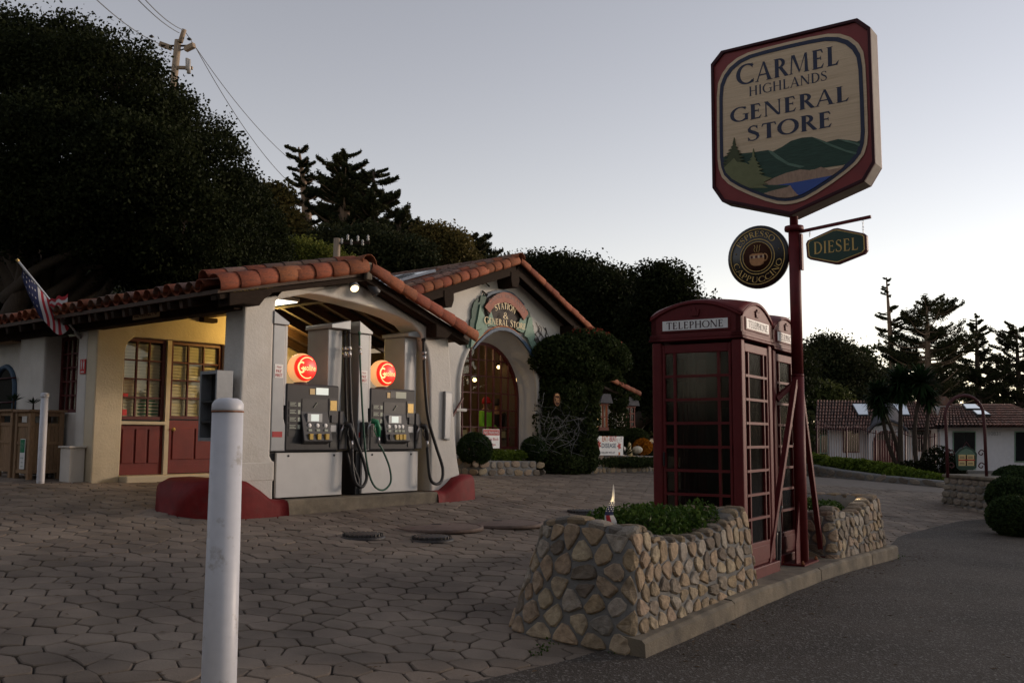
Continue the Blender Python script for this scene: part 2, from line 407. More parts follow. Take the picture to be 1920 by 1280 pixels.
    def build(s, name, mats, parent, bev=0.0, label=None, kind=None, seg=2):
        off = OFF[parent.name]
        o = bpy.data.objects.new(name, s.mesh(name, mats, off))
        COL.objects.link(o)
        o.parent = parent
        OFF[o.name] = off; FRM[o.name] = FRM[parent.name]
        if bev: bevel(o, bev, seg)
        if label: o['label'] = label
        if kind: o['kind'] = kind
        return o
    def solo(s, name, mats, label=None, cat=None, loc=(0, 0, 0), fr=FW, group=None, kind=None, bev=0.0):
        o = bpy.data.objects.new(name, s.mesh(name, mats, loc))
        COL.objects.link(o)
        o.matrix_world = fr @ Matrix.Translation(loc)
        OFF[o.name] = Vector(loc); FRM[o.name] = fr
        tag(o, label, cat, group, kind)
        if bev: bevel(o, bev)
        return o
def bevel(o, w, seg=2):
    b = o.modifiers.new('bevel', 'BEVEL'); b.width = w; b.segments = seg; b.limit_method = 'ANGLE'; b.angle_limit = rad(40)
def tag(o, label=None, cat=None, group=None, kind=None):
    if label: o['label'] = label
    if cat: o['category'] = cat
    if group: o['group'] = group
    if kind: o['kind'] = kind
    return o
def thing(name, label, cat, loc=(0, 0, 0), fr=FW, group=None, kind=None):
    o = bpy.data.objects.new(name, None)
    o.empty_display_size = 0.2
    COL.objects.link(o)
    o.matrix_world = fr @ Matrix.Translation(loc)
    OFF[o.name] = Vector(loc); FRM[o.name] = fr
    tag(o, label, cat, group, kind)
    return o
def inst(name, me, parent, mtx):
    """a part that shares its mesh; mtx in the frame of its thing"""
    o = bpy.data.objects.new(name, me)
    COL.objects.link(o)
    o.parent = parent
    o.matrix_local = Matrix.Translation(-OFF[parent.name]) @ mtx
    OFF[o.name] = Vector((0, 0, 0)); FRM[o.name] = FRM[parent.name]
    return o
def kids(o): return [c for c in COL.objects if c.parent == o]
def copy_tree(o, parent=None, _map=None):
    if _map is None:
        _map = {}
        for c in COL.objects:
            if c.parent: _map.setdefault(c.parent, []).append(c)
    c = o.copy(); COL.objects.link(c)
    c.parent = parent
    OFF[c.name] = OFF[o.name]; FRM[c.name] = FRM[o.name]
    for ch in _map.get(o, []): copy_tree(ch, c, _map)
    return c
def rotm(x=0, y=0, z=0):
    return Matrix.Rotation(z, 4, 'Z') @ Matrix.Rotation(y, 4, 'Y') @ Matrix.Rotation(x, 4, 'X')
def lerp(a, b, t): return a + (b - a) * t
def sstep(a, b, x):
    t = np.clip((x - a) / (b - a), 0, 1); return t * t * (3 - 2 * t)

# ---------------------------------------------------------------- lettering
def _stroke(pts, ws):
    L_, R_ = [], []
    for i, (x, y) in enumerate(pts):
        x0, y0 = pts[max(i - 1, 0)]; x1, y1 = pts[min(i + 1, len(pts) - 1)]
        dx, dy = x1 - x0, y1 - y0; l = math.hypot(dx, dy) or 1
        nx, ny = -dy / l, dx / l; w = ws[i] / 2
        L_.append((x + nx * w, y + ny * w)); R_.append((x - nx * w, y - ny * w))
    return L_ + R_[::-1]
def _arc(cx, cy, rx, ry, a0, a1, wt, wn, n=14):
    """elliptic stroke, thick (wt) at the sides, thin (wn) at top and bottom"""
    pts, ws = [], []
    for i in range(n + 1):
        a = rad(a0 + (a1 - a0) * i / n)
        pts.append((cx + rx * math.cos(a), cy + ry * math.sin(a)))
        ws.append(wn + (wt - wn) * abs(math.cos(a)) ** 1.5)
    return _stroke(pts, ws)
def _r(x0, y0, x1, y1): return [(x0, y0), (x1, y0), (x1, y1), (x0, y1)]
def serif_glyphs(W=0.185, T=0.075):
    S = 0.045; e = 0.07
    def stem(x, y0=0, y1=1, w=W, sb=True, st=True):
        o = [_r(x, y0, x + w, y1)]
        if sb: o.append([(x - e, y0), (x + w + e, y0), (x + w, y0 + S), (x, y0 + S)])
        if st: o.append([(x, y1 - S), (x + w, y1 - S), (x + w + e, y1), (x - e, y1)])
        return o
    G = {}
    G['I'] = (W + 0.2, stem(0.1))
    G['L'] = (0.62, stem(0.1) + [_r(0.1 + W, 0, 0.52, T), [(0.52 - T, T), (0.52, 0), (0.60, 0.24), (0.555, 0.2)]])
    G['E'] = (0.64, stem(0.1) + [_r(0.1 + W, 0, 0.52, T), _r(0.1 + W, 1 - T, 0.50, 1), _r(0.1 + W, 0.5, 0.44, 0.5 + T),
              [(0.46, T), (0.52, 0), (0.60, 0.24), (0.56, 0.22)], [(0.45, 1 - T), (0.50, 1), (0.56, 0.80), (0.52, 0.79)], [(0.44, 0.42), (0.47, 0.42), (0.47, 0.64), (0.44, 0.64)]])
    G['F'] = (0.58, stem(0.1) + [_r(0.1 + W, 1 - T, 0.50, 1), _r(0.1 + W, 0.48, 0.44, 0.48 + T)])
    G['H'] = (0.86, stem(0.1) + stem(0.76 - W) + [_r(0.1 + W, 0.48, 0.76 - W, 0.48 + T)])
    G['T'] = (0.70, stem(0.35 - W / 2, st=False) + [_r(0.06, 1 - T, 0.64, 1), [(0.02, 0.80), (0.05, 0.79), (0.12, 1 - T), (0.06, 1)], [(0.64, 1), (0.58, 1 - T), (0.65, 0.79), (0.68, 0.80)]])
    G['D'] = (0.80, stem(0.1) + [_arc(0.30, 0.5, 0.40, 0.5 - T / 2, -90, 90, W, T), _r(0.1 + W, 0, 0.32, T), _r(0.1 + W, 1 - T, 0.32, 1)])
    G['P'] = (0.62, stem(0.1) + [_arc(0.28, 0.73, 0.24, 0.27 - T / 2, -90, 90, W * 0.9, T), _r(0.1 + W, 1 - T, 0.30, 1), _r(0.1 + W, 0.46, 0.30, 0.46 + T)])
    G['R'] = (0.72, stem(0.1) + [_arc(0.28, 0.74, 0.23, 0.26 - T / 2, -90, 90, W * 0.9, T), _r(0.1 + W, 1 - T, 0.30, 1), _r(0.1 + W, 0.48, 0.30, 0.48 + T),
              [(0.30, 0.48), (0.46, 0.50), (0.76, 0.0), (0.57, 0.0)]])
    G['C'] = (0.80, [_arc(0.48, 0.5, 0.40, 0.5 - T / 2, 48, 312, W, T, 22), [(0.70, 0.98), (0.74, 0.99), (0.74, 0.76), (0.71, 0.76)], [(0.72, 0.08), (0.76, 0.24), (0.79, 0.22), (0.75, 0.02)]])
    G['G'] = (0.86, [_arc(0.48, 0.5, 0.40, 0.5 - T / 2, 48, 318, W, T, 22), [(0.70, 0.98), (0.74, 0.99), (0.74, 0.76), (0.71, 0.76)], _r(0.70, 0.06, 0.70 + W * 0.8, 0.46), _r(0.60, 0.44, 0.90, 0.49)])
    G['O'] = (0.90, [_arc(0.45, 0.5, 0.38, 0.5 - T / 2, 0, 180, W, T), _arc(0.45, 0.5, 0.38, 0.5 - T / 2, 180, 360, W, T)])
    sp = [(0.46, 0.80), (0.42, 0.92), (0.30, 0.97), (0.17, 0.93), (0.10, 0.80), (0.14, 0.66), (0.30, 0.54), (0.45, 0.42), (0.50, 0.25), (0.43, 0.09), (0.28, 0.03), (0.14, 0.06), (0.07, 0.22)]
    G['S'] = (0.60, [_stroke(sp, [T * .6, T, T, T, W * .7, W, W * 1.1, W, W * .7, T, T, T, T * .6]), [(0.44, 0.98), (0.48, 0.98), (0.49, 0.74), (0.46, 0.76)], [(0.04, 0.26), (0.08, 0.26), (0.08, 0.02), (0.05, 0.02)]])
    G['A'] = (0.84, [[(0.06, 0), (0.12, 0), (0.44, 0.95), (0.40, 1)], [(0.62, 0), (0.80, 0), (0.48, 1.02), (0.38, 1.02)], _r(0.22, 0.30, 0.64, 0.30 + T),
              [(-0.02, 0), (0.20, 0), (0.16, S), (0.03, S)], [(0.54, 0), (0.88, 0), (0.82, S), (0.58, S)]])
    G['M'] = (1.02, [[(0.08, 0), (0.14, 0), (0.20, 1), (0.14, 1)], [(0.14, 1), (0.30, 1), (0.55, 0.12), (0.49, 0.02)], [(0.49, 0.02), (0.54, 0.10), (0.82, 1), (0.77, 1)], [(0.76, 0), (0.92, 0), (0.88, 1), (0.77, 1)],
              [(0.0, 0), (0.22, 0), (0.17, S), (0.05, S)], [(0.70, 0), (0.99, 0), (0.94, S), (0.75, S)]])
    G['N'] = (0.88, [_r(0.10, 0, 0.16, 1), [(0.04, 1), (0.22, 1), (0.78, 0.02), (0.72, -0.02), (0.64, 0.02)], _r(0.72, 0, 0.78, 1), [(0.03, 0), (0.23, 0), (0.17, S), (0.09, S)], [(0.65, 1), (0.85, 1), (0.79, 1 - S), (0.71, 1 - S)]])
    G['U'] = (0.84, [_r(0.1, 0.34, 0.1 + W, 1), _r(0.69, 0.34, 0.75, 1), _stroke([(0.1 + W / 2, 0.36), (0.20, 0.14), (0.32, 0.05), (0.46, 0.03), (0.60, 0.08), (0.69, 0.20), (0.72, 0.36)], [W, W * .9, T * 1.4, T, T, T, T]),
              [(0.03, 1), (0.32, 1), (0.25, 1 - S), (0.1, 1 - S)], [(0.62, 1), (0.82, 1), (0.75, 1 - S), (0.69, 1 - S)]])
    G['&'] = (0.80, [_arc(0.34, 0.76, 0.16, 0.20, 0, 360, 0.09, T, 18), _arc(0.32, 0.28, 0.24, 0.26, 60, 350, W, T, 18), [(0.20, 0.66), (0.30, 0.62), (0.78, 0.0), (0.62, 0.0)], [(0.55, 0.25), (0.60, 0.22), (0.74, 0.44), (0.68, 0.46)]])
    G[' '] = (0.40, [])
    return G
GL = serif_glyphs()
GL_THIN = serif_glyphs(0.10, 0.05)
def serif_text(mb, text, fn, h, width=None, m=0, glyphs=GL, gap=0.04, xs=1.0, big_first=1.0, align='c'):
    """fn(x, y, lift) -> point; text centred on x = 0, baseline y = 0, cap height h; width squeezes it"""
    items, x = [], 0.0
    starts = [i == 0 or text[i - 1] == ' ' for i in range(len(text))]
    for c, st in zip(text, starts):
        w, polys = glyphs[c]; k = big_first if st else 1.0
        items.append((x, k, polys)); x += (w + gap) * k
    x -= gap
    sx = (width / x) if width else h * xs
    x0 = -x / 2 if align == 'c' else 0.0
    lift = 0
    for gx, k, polys in items:
        for p in polys:
            lift = (lift + 1) % 6
            pts = [fn((gx + a * k + x0) * sx, b * h * k, lift * 0.0003) for a, b in p]
            area = sum(p[i][0] * p[(i + 1) % len(p)][1] - p[(i + 1) % len(p)][0] * p[i][1] for i in range(len(p)))
            if area < 0: pts = pts[::-1]
            mb.add(pts, [list(range(len(pts)))], m)
    return x * sx
_FC = {}
def plain_text(mb, text, fn, h, width=None, m=0, bold=0.0, shear=0.0):
    """sans lettering from the built-in font; centred, baseline 0, cap height about h"""
    key = (text, bold, shear)
    if key not in _FC:
        cu = bpy.data.curves.new('lettering', 'FONT'); cu.body = text; cu.size = 1.0; cu.resolution_u = 3; cu.offset = bold; cu.shear = shear
        ob = bpy.data.objects.new('lettering', cu); COL.objects.link(ob)
        dg = bpy.context.evaluated_depsgraph_get(); dg.update()
        me = ob.evaluated_get(dg).to_mesh()
        V = [tuple(v.co[:2]) for v in me.vertices]; Fs = [list(p.vertices) for p in me.polygons]
        ob.evaluated_get(dg).to_mesh_clear()
        COL.objects.unlink(ob); bpy.data.objects.remove(ob); bpy.data.curves.remove(cu)
        _FC[key] = (V, Fs)
    V, Fs = _FC[key]
    if not V: return
    x0, x1 = min(v[0] for v in V), max(v[0] for v in V)
    ys = h / 0.73
    xs = (width / (x1 - x0)) if width else ys
    cx = (x0 + x1) / 2
    P = [fn((x - cx) * xs, y * ys, 0.0) for x, y in V]
    out = []
    for f in Fs:
        a = sum(V[f[i]][0] * V[f[(i + 1) % len(f)]][1] - V[f[(i + 1) % len(f)]][0] * V[f[i]][1] for i in range(len(f)))
        out.append(f if a > 0 else f[::-1])
    mb.add(P, out, m)

# ---------------------------------------------------------------- terrain
_CP = np.array([(0, 0, 0), (-4, 2, .05), (5, 3, 0), (0.8, 6.6, 0), (4.6, 12.6, -.02), (3, 8, 0), (8, 10, -.05), (9, 17, -.10), (2.0, 9.6, .13), (3.2, 11.8, .10),
    (-2.92, 12.31, .50), (-0.6, 15.07, .55), (-6.04, 14.03, .79), (-8, 15.7, .84), (-7, 14.2, .82), (-4.9, 15.4, .80), (-1.05, 20, .74), (0.73, 22.1, .68), (3.6, 25.8, .58),
    (8.3, 18, -.02), (9.7, 19.7, -.07), (8.8, 22, .10), (10.3, 34, .16), (14, 22, -.1), (20, 40, -.2), (12, 48, -.1), (25, 48, -.3), (-3, 8, .30), (-6, 9, .58), (-1.57, 5.4, .09), (-10, 10, .8), (-12, 20, .9)], float)
def _tps():
    X = _CP[:, :2]; n = len(X)
    r2 = ((X[:, None] - X[None]) ** 2).sum(2)
    K = np.where(r2 > 0, r2 * np.log(np.maximum(r2, 1e-9)) * 0.5, 0) + np.eye(n) * 2.0
    P = np.hstack([np.ones((n, 1)), X])
    A = np.vstack([np.hstack([K, P]), np.hstack([P.T, np.zeros((3, 3))])])
    return X, np.linalg.solve(A, np.concatenate([_CP[:, 2], np.zeros(3)]))
_TX, _TW = _tps()
_FBi = np.array(FB.inverted())
def gz_np(x, y):
    x, y = np.asarray(x, float), np.asarray(y, float)
    r2 = (x[..., None] - _TX[:, 0]) ** 2 + (y[..., None] - _TX[:, 1]) ** 2
    K = np.where(r2 > 0, r2 * np.log(np.maximum(r2, 1e-9)) * 0.5, 0)
    z = K @ _TW[:-3] + _TW[-3] + _TW[-2] * x + _TW[-1] * y
    d = np.hypot((x - 3) , (y - 17))
    w = 1 - sstep(24, 46, d)
    return z * w + (-0.25) * (1 - w)
def hill_np(x, y):
    u = _FBi[0, 0] * x + _FBi[0, 1] * y + _FBi[0, 3]
    v = _FBi[1, 0] * x + _FBi[1, 1] * y + _FBi[1, 3]
    return 12.0 * sstep(11, 42, v) * (1 - sstep(14, 40, u)) * (1 - 0.0 * u)
def gz(x, y): return float(gz_np(np.array([x]), np.array([y]))[0])
def gB(u, v):
    p = FB @ Vector((u, v, 0)); return gz(p.x, p.y)
def gP(x, y):
    p = FP @ Vector((x, y, 0)); return gz(p.x, p.y)
# ================================================================ THE SETTING: ground, road, paving, kerb
BND = [(-14, -12), (-6, -1.5), (-3, 2.3), (0, 5.72), (0.55, 6.30), (0.86, 6.62), (2.3, 8.75), (4.72, 12.36), (5.7, 14.3), (8.2, 17.6), (9.9, 19.3), (14, 25), (30, 48)]
def bnd_at(n):
    P = [Vector(p) for p in BND]; L = [0]
    for a, b in zip(P, P[1:]): L.append(L[-1] + (b - a).length)
    out = []
    for i in range(n):
        s = L[-1] * i / (n - 1)
        k = max(j for j in range(len(L) - 1) if L[j] <= s + 1e-9)
        t = (s - L[k]) / (L[k + 1] - L[k])
        out.append(P[k].lerp(P[k + 1], t))
    return out
def sheet(name, grid_xy, dz, m, kind='structure', label=None):
    A = np.array(grid_xy); ni, nj = A.shape[:2]
    Z = gz_np(A[..., 0], A[..., 1]) + dz
    mb = MB()
    vs = [(A[i, j, 0], A[i, j, 1], Z[i, j]) for i in range(ni) for j in range(nj)]
    fs = [(i * nj + j, (i + 1) * nj + j, (i + 1) * nj + j + 1, i * nj + j + 1) for i in range(ni - 1) for j in range(nj - 1)]
    mb.add(vs, fs, 0, True)
    return mb.solo(name, m, kind=kind, label=label)

# ground sheet with the wooded slope behind the station
xs = np.concatenate([[-900, -500, -300, -200, -140, -100], np.arange(-80, 61, 3.0), [75, 100, 150, 220, 320, 500, 900]])
ys = np.concatenate([[-900, -400, -150, -80, -40], np.arange(-24, 100, 3.0), [110, 130, 160, 220, 320, 500, 900, 1500]])
GX, GY = np.meshgrid(xs, ys, indexing='ij')
GZ = gz_np(GX, GY) - 0.10 + hill_np(GX, GY)
mb = MB()
nj = len(ys)
mb.add([(GX[i, j], GY[i, j], GZ[i, j]) for i in range(len(xs)) for j in range(nj)],
       [(i * nj + j, (i + 1) * nj + j, (i + 1) * nj + j + 1, i * nj + j + 1) for i in range(len(xs) - 1) for j in range(nj - 1)], 0, True)
M['earth'] = mat('earth', (0.055, 0.045, 0.030), 1.0, var=0.35, vscale=1.5, col2=(0.03, 0.04, 0.018), bump=0.6, bscale=3)
mb.solo('ground', 'earth', kind='structure')

# asphalt to the right of the boundary, paving bed to the left of it
def asphalt_mat():
    m, nt, b = new_mat('asphalt'); N, L = nt.nodes.new, nt.links.new
    tc = N('ShaderNodeTexCoord'); b.inputs['Roughness'].default_value = 0.85; b.inputs['Specular IOR Level'].default_value = 0.25
    n1 = N('ShaderNodeTexNoise'); n1.inputs['Scale'].default_value = 0.7; n1.inputs['Detail'].default_value = 6
    n2 = N('ShaderNodeTexVoronoi'); n2.inputs['Scale'].default_value = 75
    n3 = N('ShaderNodeTexNoise'); n3.inputs['Scale'].default_value = 130; n3.inputs['Detail'].default_value = 3
    for n in (n1, n2, n3): L(tc.outputs['Object'], n.inputs['Vector'])
    r = N('ShaderNodeValToRGB'); r.color_ramp.elements[0].position = 0.30; r.color_ramp.elements[0].color = (0.040, 0.032, 0.026, 1)
    r.color_ramp.elements[1].position = 0.72; r.color_ramp.elements[1].color = (0.090, 0.074, 0.060, 1); L(n1.outputs['Fac'], r.inputs[0])
    r2 = N('ShaderNodeMapRange'); r2.inputs[1].default_value = 0.80; r2.inputs[2].default_value = 0.97
    sp = N('ShaderNodeSeparateColor'); L(n2.outputs['Color'], sp.inputs[0]); L(sp.outputs[0], r2.inputs[0])
    mx = N('ShaderNodeMix'); mx.data_type = 'RGBA'; L(r2.outputs[0], mx.inputs[0]); L(r.outputs[0], mx.inputs[6]); mx.inputs[7].default_value = (0.17, 0.155, 0.14, 1)
    r4 = N('ShaderNodeMapRange'); r4.inputs[1].default_value = 0.3; r4.inputs[2].default_value = 0.7; r4.inputs[3].default_value = 0.72; r4.inputs[4].default_value = 1.25
    L(n3.outputs['Fac'], r4.inputs[0])
    hv = N('ShaderNodeHueSaturation'); L(mx.outputs[2], hv.inputs['Color']); L(r4.outputs[0], hv.inputs['Value'])
    L(hv.outputs['Color'], b.inputs['Base Color'])
    ad = N('ShaderNodeMath'); ad.operation = 'ADD'; L(n3.outputs['Fac'], ad.inputs[0]); L(n2.outputs['Distance'], ad.inputs[1])
    bp = N('ShaderNodeBump'); bp.inputs['Strength'].default_value = 0.55; bp.inputs['Distance'].default_value = 0.01
    L(ad.outputs[0], bp.inputs['Height']); L(bp.outputs['Normal'], b.inputs['Normal'])
    return m
M['asphalt'] = asphalt_mat()
nb = 90
bp_ = bnd_at(nb)
nrm = []
for i in range(nb):
    d = (bp_[min(i + 1, nb - 1)] - bp_[max(i - 1, 0)]).normalized(); nrm.append(Vector((d.y, -d.x)))
wr = [-.25, .15, .4, .8, 1.4, 2.2, 3.5, 5, 8, 12, 18, 26, 40]
NR = Vector((0.75, -0.66))
sheet('asphalt_road', [[tuple(bp_[i] + (nrm[i] * min(1, 2 / (w + .1)) + NR * (1 - min(1, 2 / (w + .1)))) * w) for w in reversed(wr)] for i in range(nb)], 0.009, 'asphalt')
NL = Vector((-0.75, 0.66))
M['paving_bed'] = mat('paving_bed', (0.045, 0.036, 0.030), 0.95, var=0.3, vscale=8, col2=(0.03, 0.024, 0.02), bump=0.5, bscale=40)
wl = [0, .15, .4, .8, 1.4, 2.2, 3.2, 4.5, 6, 8, 10, 12, 14, 17, 20, 24, 30]
paving = sheet('paving', [[tuple(bp_[i] + (-nrm[i] * min(1, 2 / (w + .1)) + NL * (1 - min(1, 2 / (w + .1)))) * w) for w in wl] for i in range(nb)], -0.022, 'paving_bed')

# pavers: an uneven honeycomb, each stone with its own edge
M['paver'] = mat('paver', (0.24, 0.19, 0.146), 0.85, var=0.22, vscale=0.8, col2=(0.115, 0.088, 0.070), bump=0.4, bscale=55, tint=True, thresh=(0.35, 0.75), spec=0.3)
def left_of_boundary(x, y, marg=0.0):
    best = None
    P = np.array(BND, float)
    d2 = np.full(x.shape, 1e9); side = np.zeros(x.shape)
    for (ax, ay), (bx, by) in zip(P, P[1:]):
        dx, dy = bx - ax, by - ay; l2 = dx * dx + dy * dy
        t = np.clip(((x - ax) * dx + (y - ay) * dy) / l2, 0, 1)
        ex, ey = x - ax - t * dx, y - ay - t * dy
        dd = ex * ex + ey * ey; s = dx * ey - dy * ex
        k = dd < d2; d2 = np.where(k, dd, d2); side = np.where(k, s, side)
    return (side > 0) & (np.sqrt(d2) > marg)
PANG = rad(20.0)
SX, SY = 0.250, 0.215                         # honeycomb pitch
ca, sa = math.cos(PANG), math.sin(PANG)
NI, NJ = 165, 195
vcache = {}
def hexv(i, j, k):
    # the six corners of cell (i, j) as shared lattice points
    x = i + (0.5 if j % 2 else 0.0)
    ox = [(0.5, -1/3), (0.5, 1/3), (0, 2/3), (-0.5, 1/3), (-0.5, -1/3), (0, -2/3)]
    fx, fy = x + ox[k][0], j + ox[k][1]
    key = (round(fx * 2), round(fy * 3))
    if key not in vcache:
        vcache[key] = (random.gauss(0, 0.085), random.gauss(0, 0.085))
    jx, jy = vcache[key]
    px, py = (fx + jx) * SX, (fy + jy) * SY
    return px, py
cells = []
B0 = np.array([1.0, 12.0])
for j in range(-NJ // 2, NJ // 2):
    for i in range(-NI // 2, NI // 2):
        c = np.mean([hexv(i, j, k) for k in range(6)], axis=0)
        wx, wy = ca * c[0] - sa * c[1] + B0[0], sa * c[0] + ca * c[1] + B0[1]
        cells.append((i, j, wx, wy))
CXY = np.array([(c[2], c[3]) for c in cells])
ok = left_of_boundary(CXY[:, 0], CXY[:, 1], 0.0)
ub = (_FBi[0, 0] * CXY[:, 0] + _FBi[0, 1] * CXY[:, 1] + _FBi[0, 3]); vb = (_FBi[1, 0] * CXY[:, 0] + _FBi[1, 1] * CXY[:, 1] + _FBi[1, 3])
FPi = np.array(FP.inverted())
xp = FPi[0, 0] * CXY[:, 0] + FPi[0, 1] * CXY[:, 1] + FPi[0, 3]; yp = FPi[1, 0] * CXY[:, 0] + FPi[1, 1] * CXY[:, 1] + FPi[1, 3]
ok &= ~((vb > 3.55) & (ub > -0.4))                     # under the building
ok &= ~((ub > -0.2) & (ub < 2.9) & (vb > 0.1) & (vb < 0.8))
ok &= ~((xp > 0.1) & (xp < 7.0) & (yp > -0.3) & (yp < 1.0))
fx_ = np.abs(CXY[:, 0]) / np.maximum(CXY[:, 1], .1)
ok &= (CXY[:, 1] > 2.4) & (fx_ < 0.9) & (CXY[:, 1] < 25.5)
idx = np.nonzero(ok)[0]
rng_d = np.hypot(CXY[idx, 0], CXY[idx, 1])
infr = (np.abs(CXY[idx, 0] / CXY[idx, 1] + 0.0) < 0.50) & (CXY[idx, 1] > 5.25)
order = idx[np.lexsort((rng_d, ~infr))]
GZc = gz_np(CXY[:, 0], CXY[:, 1])
eps = 0.05
GDX = (gz_np(CXY[:, 0] + eps, CXY[:, 1]) - GZc) / eps; GDY = (gz_np(CXY[:, 0], CXY[:, 1] + eps) - GZc) / eps
def paver_geo(mb, q, tint, near):
    i, j, wx, wy = cells[q]
    h6 = [hexv(i, j, k) for k in range(6)]; pts = []
    for k in range(6):
        (ax, ay), (bx, by) = h6[k], h6[(k + 1) % 6]; f = .11
        pts += [(lerp(ax, bx, f), lerp(ay, by, f)), (lerp(ax, bx, 1 - f), lerp(ay, by, 1 - f))]
    cx, cy = sum(p[0] for p in pts) / 12, sum(p[1] for p in pts) / 12
    rings = []
    tx, ty = random.gauss(0, 0.012), random.gauss(0, 0.012); dz = random.gauss(0, 0.0022)
    def ring(ins, z, rnd=0.0):
        out = []
        n = len(pts)
        for k, (x, y) in enumerate(pts):
            dx, dy = x - cx, y - cy; l = math.hypot(dx, dy)
            f = max(0.2, 1 - ins / l)
            X, Y = cx + dx * f, cy + dy * f
            W = (ca * X - sa * Y + B0[0], sa * X + ca * Y + B0[1])
            lx, ly = W[0] - wx, W[1] - wy
            out.append((W[0], W[1], GZc[q] + GDX[q] * lx + GDY[q] * ly + z + dz + tx * lx + ty * ly))
        return out
    n = 12
    vs = ring(0.006, -0.04) + ring(0.007, -0.006) + ring(0.015, 0.0) 
    fs = []
    for r in range(2):
        for k in range(n):
            fs.append((r * n + k, r * n + (k + 1) % n, (r + 1) * n + (k + 1) % n, (r + 1) * n + k))
    fs.append(tuple(2 * n + k for k in range(n)))
    mb.add(vs, fs, 0, False, tint)
rest = MB()
for c, q in enumerate(order):
    t = random.uniform(0.80, 1.17)
    if c < 300:
        m1 = MB(); paver_geo(m1, q, t, True)
        m1.build('paver', 'paver', paving)
    else:
        paver_geo(rest, q, t, False)
rest.build('paver_field', 'paver', paving, kind='stuff')

# beyond the stones one can tell apart the drive goes on as one sheet
M['drive_far'] = mat('drive_far', (0.20, 0.165, 0.135), 0.9, var=0.2, vscale=3, col2=(0.15, 0.12, 0.097), bump=0.5, bscale=6)
rows = []
for y in np.linspace(25.2, 60, 40):
    P_ = np.array(BND[5:], float); xr = float(np.interp(y, P_[:, 1], P_[:, 0])); rows.append([(lerp(-14, xr, t), y) for t in np.linspace(0, 1, 24)])
sheet('driveway', rows, -0.004, 'drive_far')
# kerb under the planters and kiosks: a concrete slab with a worn edge
mb = MB()
nK = 40
vs = []
for i in range(nK + 1):
    x = 0.02 + 6.92 * i / nK
    zb = gP(x, -0.15)
    top = max(0.13 + 0.07 * min(1, x / 2.2), 0.13) if x < 4.6 else 0.20 - 0.05 * (x - 4.6) / 2.2
    w = random.gauss(0, 0.003)
    vs += [(x, -0.10 + w, zb - 0.15), (x, -0.085 + w, top - 0.02 - abs(w)), (x, -0.06 + w * 2, top), (x, 1.25 if x > 2.3 else .10, top + 0.015), (x, 1.32 if x > 2.3 else .16, top - 0.25)]
fs = [(i * 5 + k, (i + 1) * 5 + k, (i + 1) * 5 + k + 1, i * 5 + k + 1) for i in range(nK) for k in range(4)]
fs += [(4, 3, 2, 1, 0), tuple(nK * 5 + k for k in range(5))]
for i in (9, 22, 33):                                          # open joints across the kerb
    fs = [f for f in fs if len(f) != 4 or f[0] // 5 != i or f[0] % 5 > 2]
    for k in range(5):
        for q in (i, i + 1):
            v = vs[q * 5 + k]; vs[q * 5 + k] = (vs[i * 5 + k][0] + (.012 if q > i else 0), v[1], v[2])
mb.add(vs, fs, 0, False)
mb.solo('kerb', 'concrete', loc=(0, 0, 0), fr=FP, kind='structure')

# ---------------------------------------------------------------- stones (shared shapes)
def stone_mesh(seed, name='stone', rough=1.0, m='stone'):
    r = random.Random(seed)
    n = 9
    base = []
    for k in range(n):
        a = 2 * math.pi * (k + r.uniform(-.22, .22)) / n
        # superellipse outline: blocky but rounded
        c, s_ = math.cos(a), math.sin(a)
        e = r.uniform(2.4, 3.6)
        f = (abs(c) ** e + abs(s_) ** e) ** (-1 / e) * r.uniform(0.86, 1.04)
        base.append((0.5 * c * f, 0.5 * s_ * f))
    mb = MB()
    def rg(k, z): return [(x * k, y * k, z + r.uniform(-.03, .03)) for x, y in base]
    vs = [(x, y, -0.35) for x, y in base] + rg(1.0, 0.16) + rg(0.78, 0.42) + [(r.uniform(-.05, .05), r.uniform(-.05, .05), 0.52 + r.uniform(-.08, .08))]
    fs = [(rr * n + k, rr * n + (k + 1) % n, (rr + 1) * n + (k + 1) % n, (rr + 1) * n + k) for rr in range(2) for k in range(n)]
    fs += [(2 * n + k, 2 * n + (k + 1) % n, 3 * n) for k in range(n)]
    mb.add(vs, fs, 0, False)
    return mb.mesh(name, m)
STONES = [stone_mesh(100 + k) for k in range(16)]
STONES_G = [stone_mesh(200 + k, m='stone_grey') for k in range(10)]

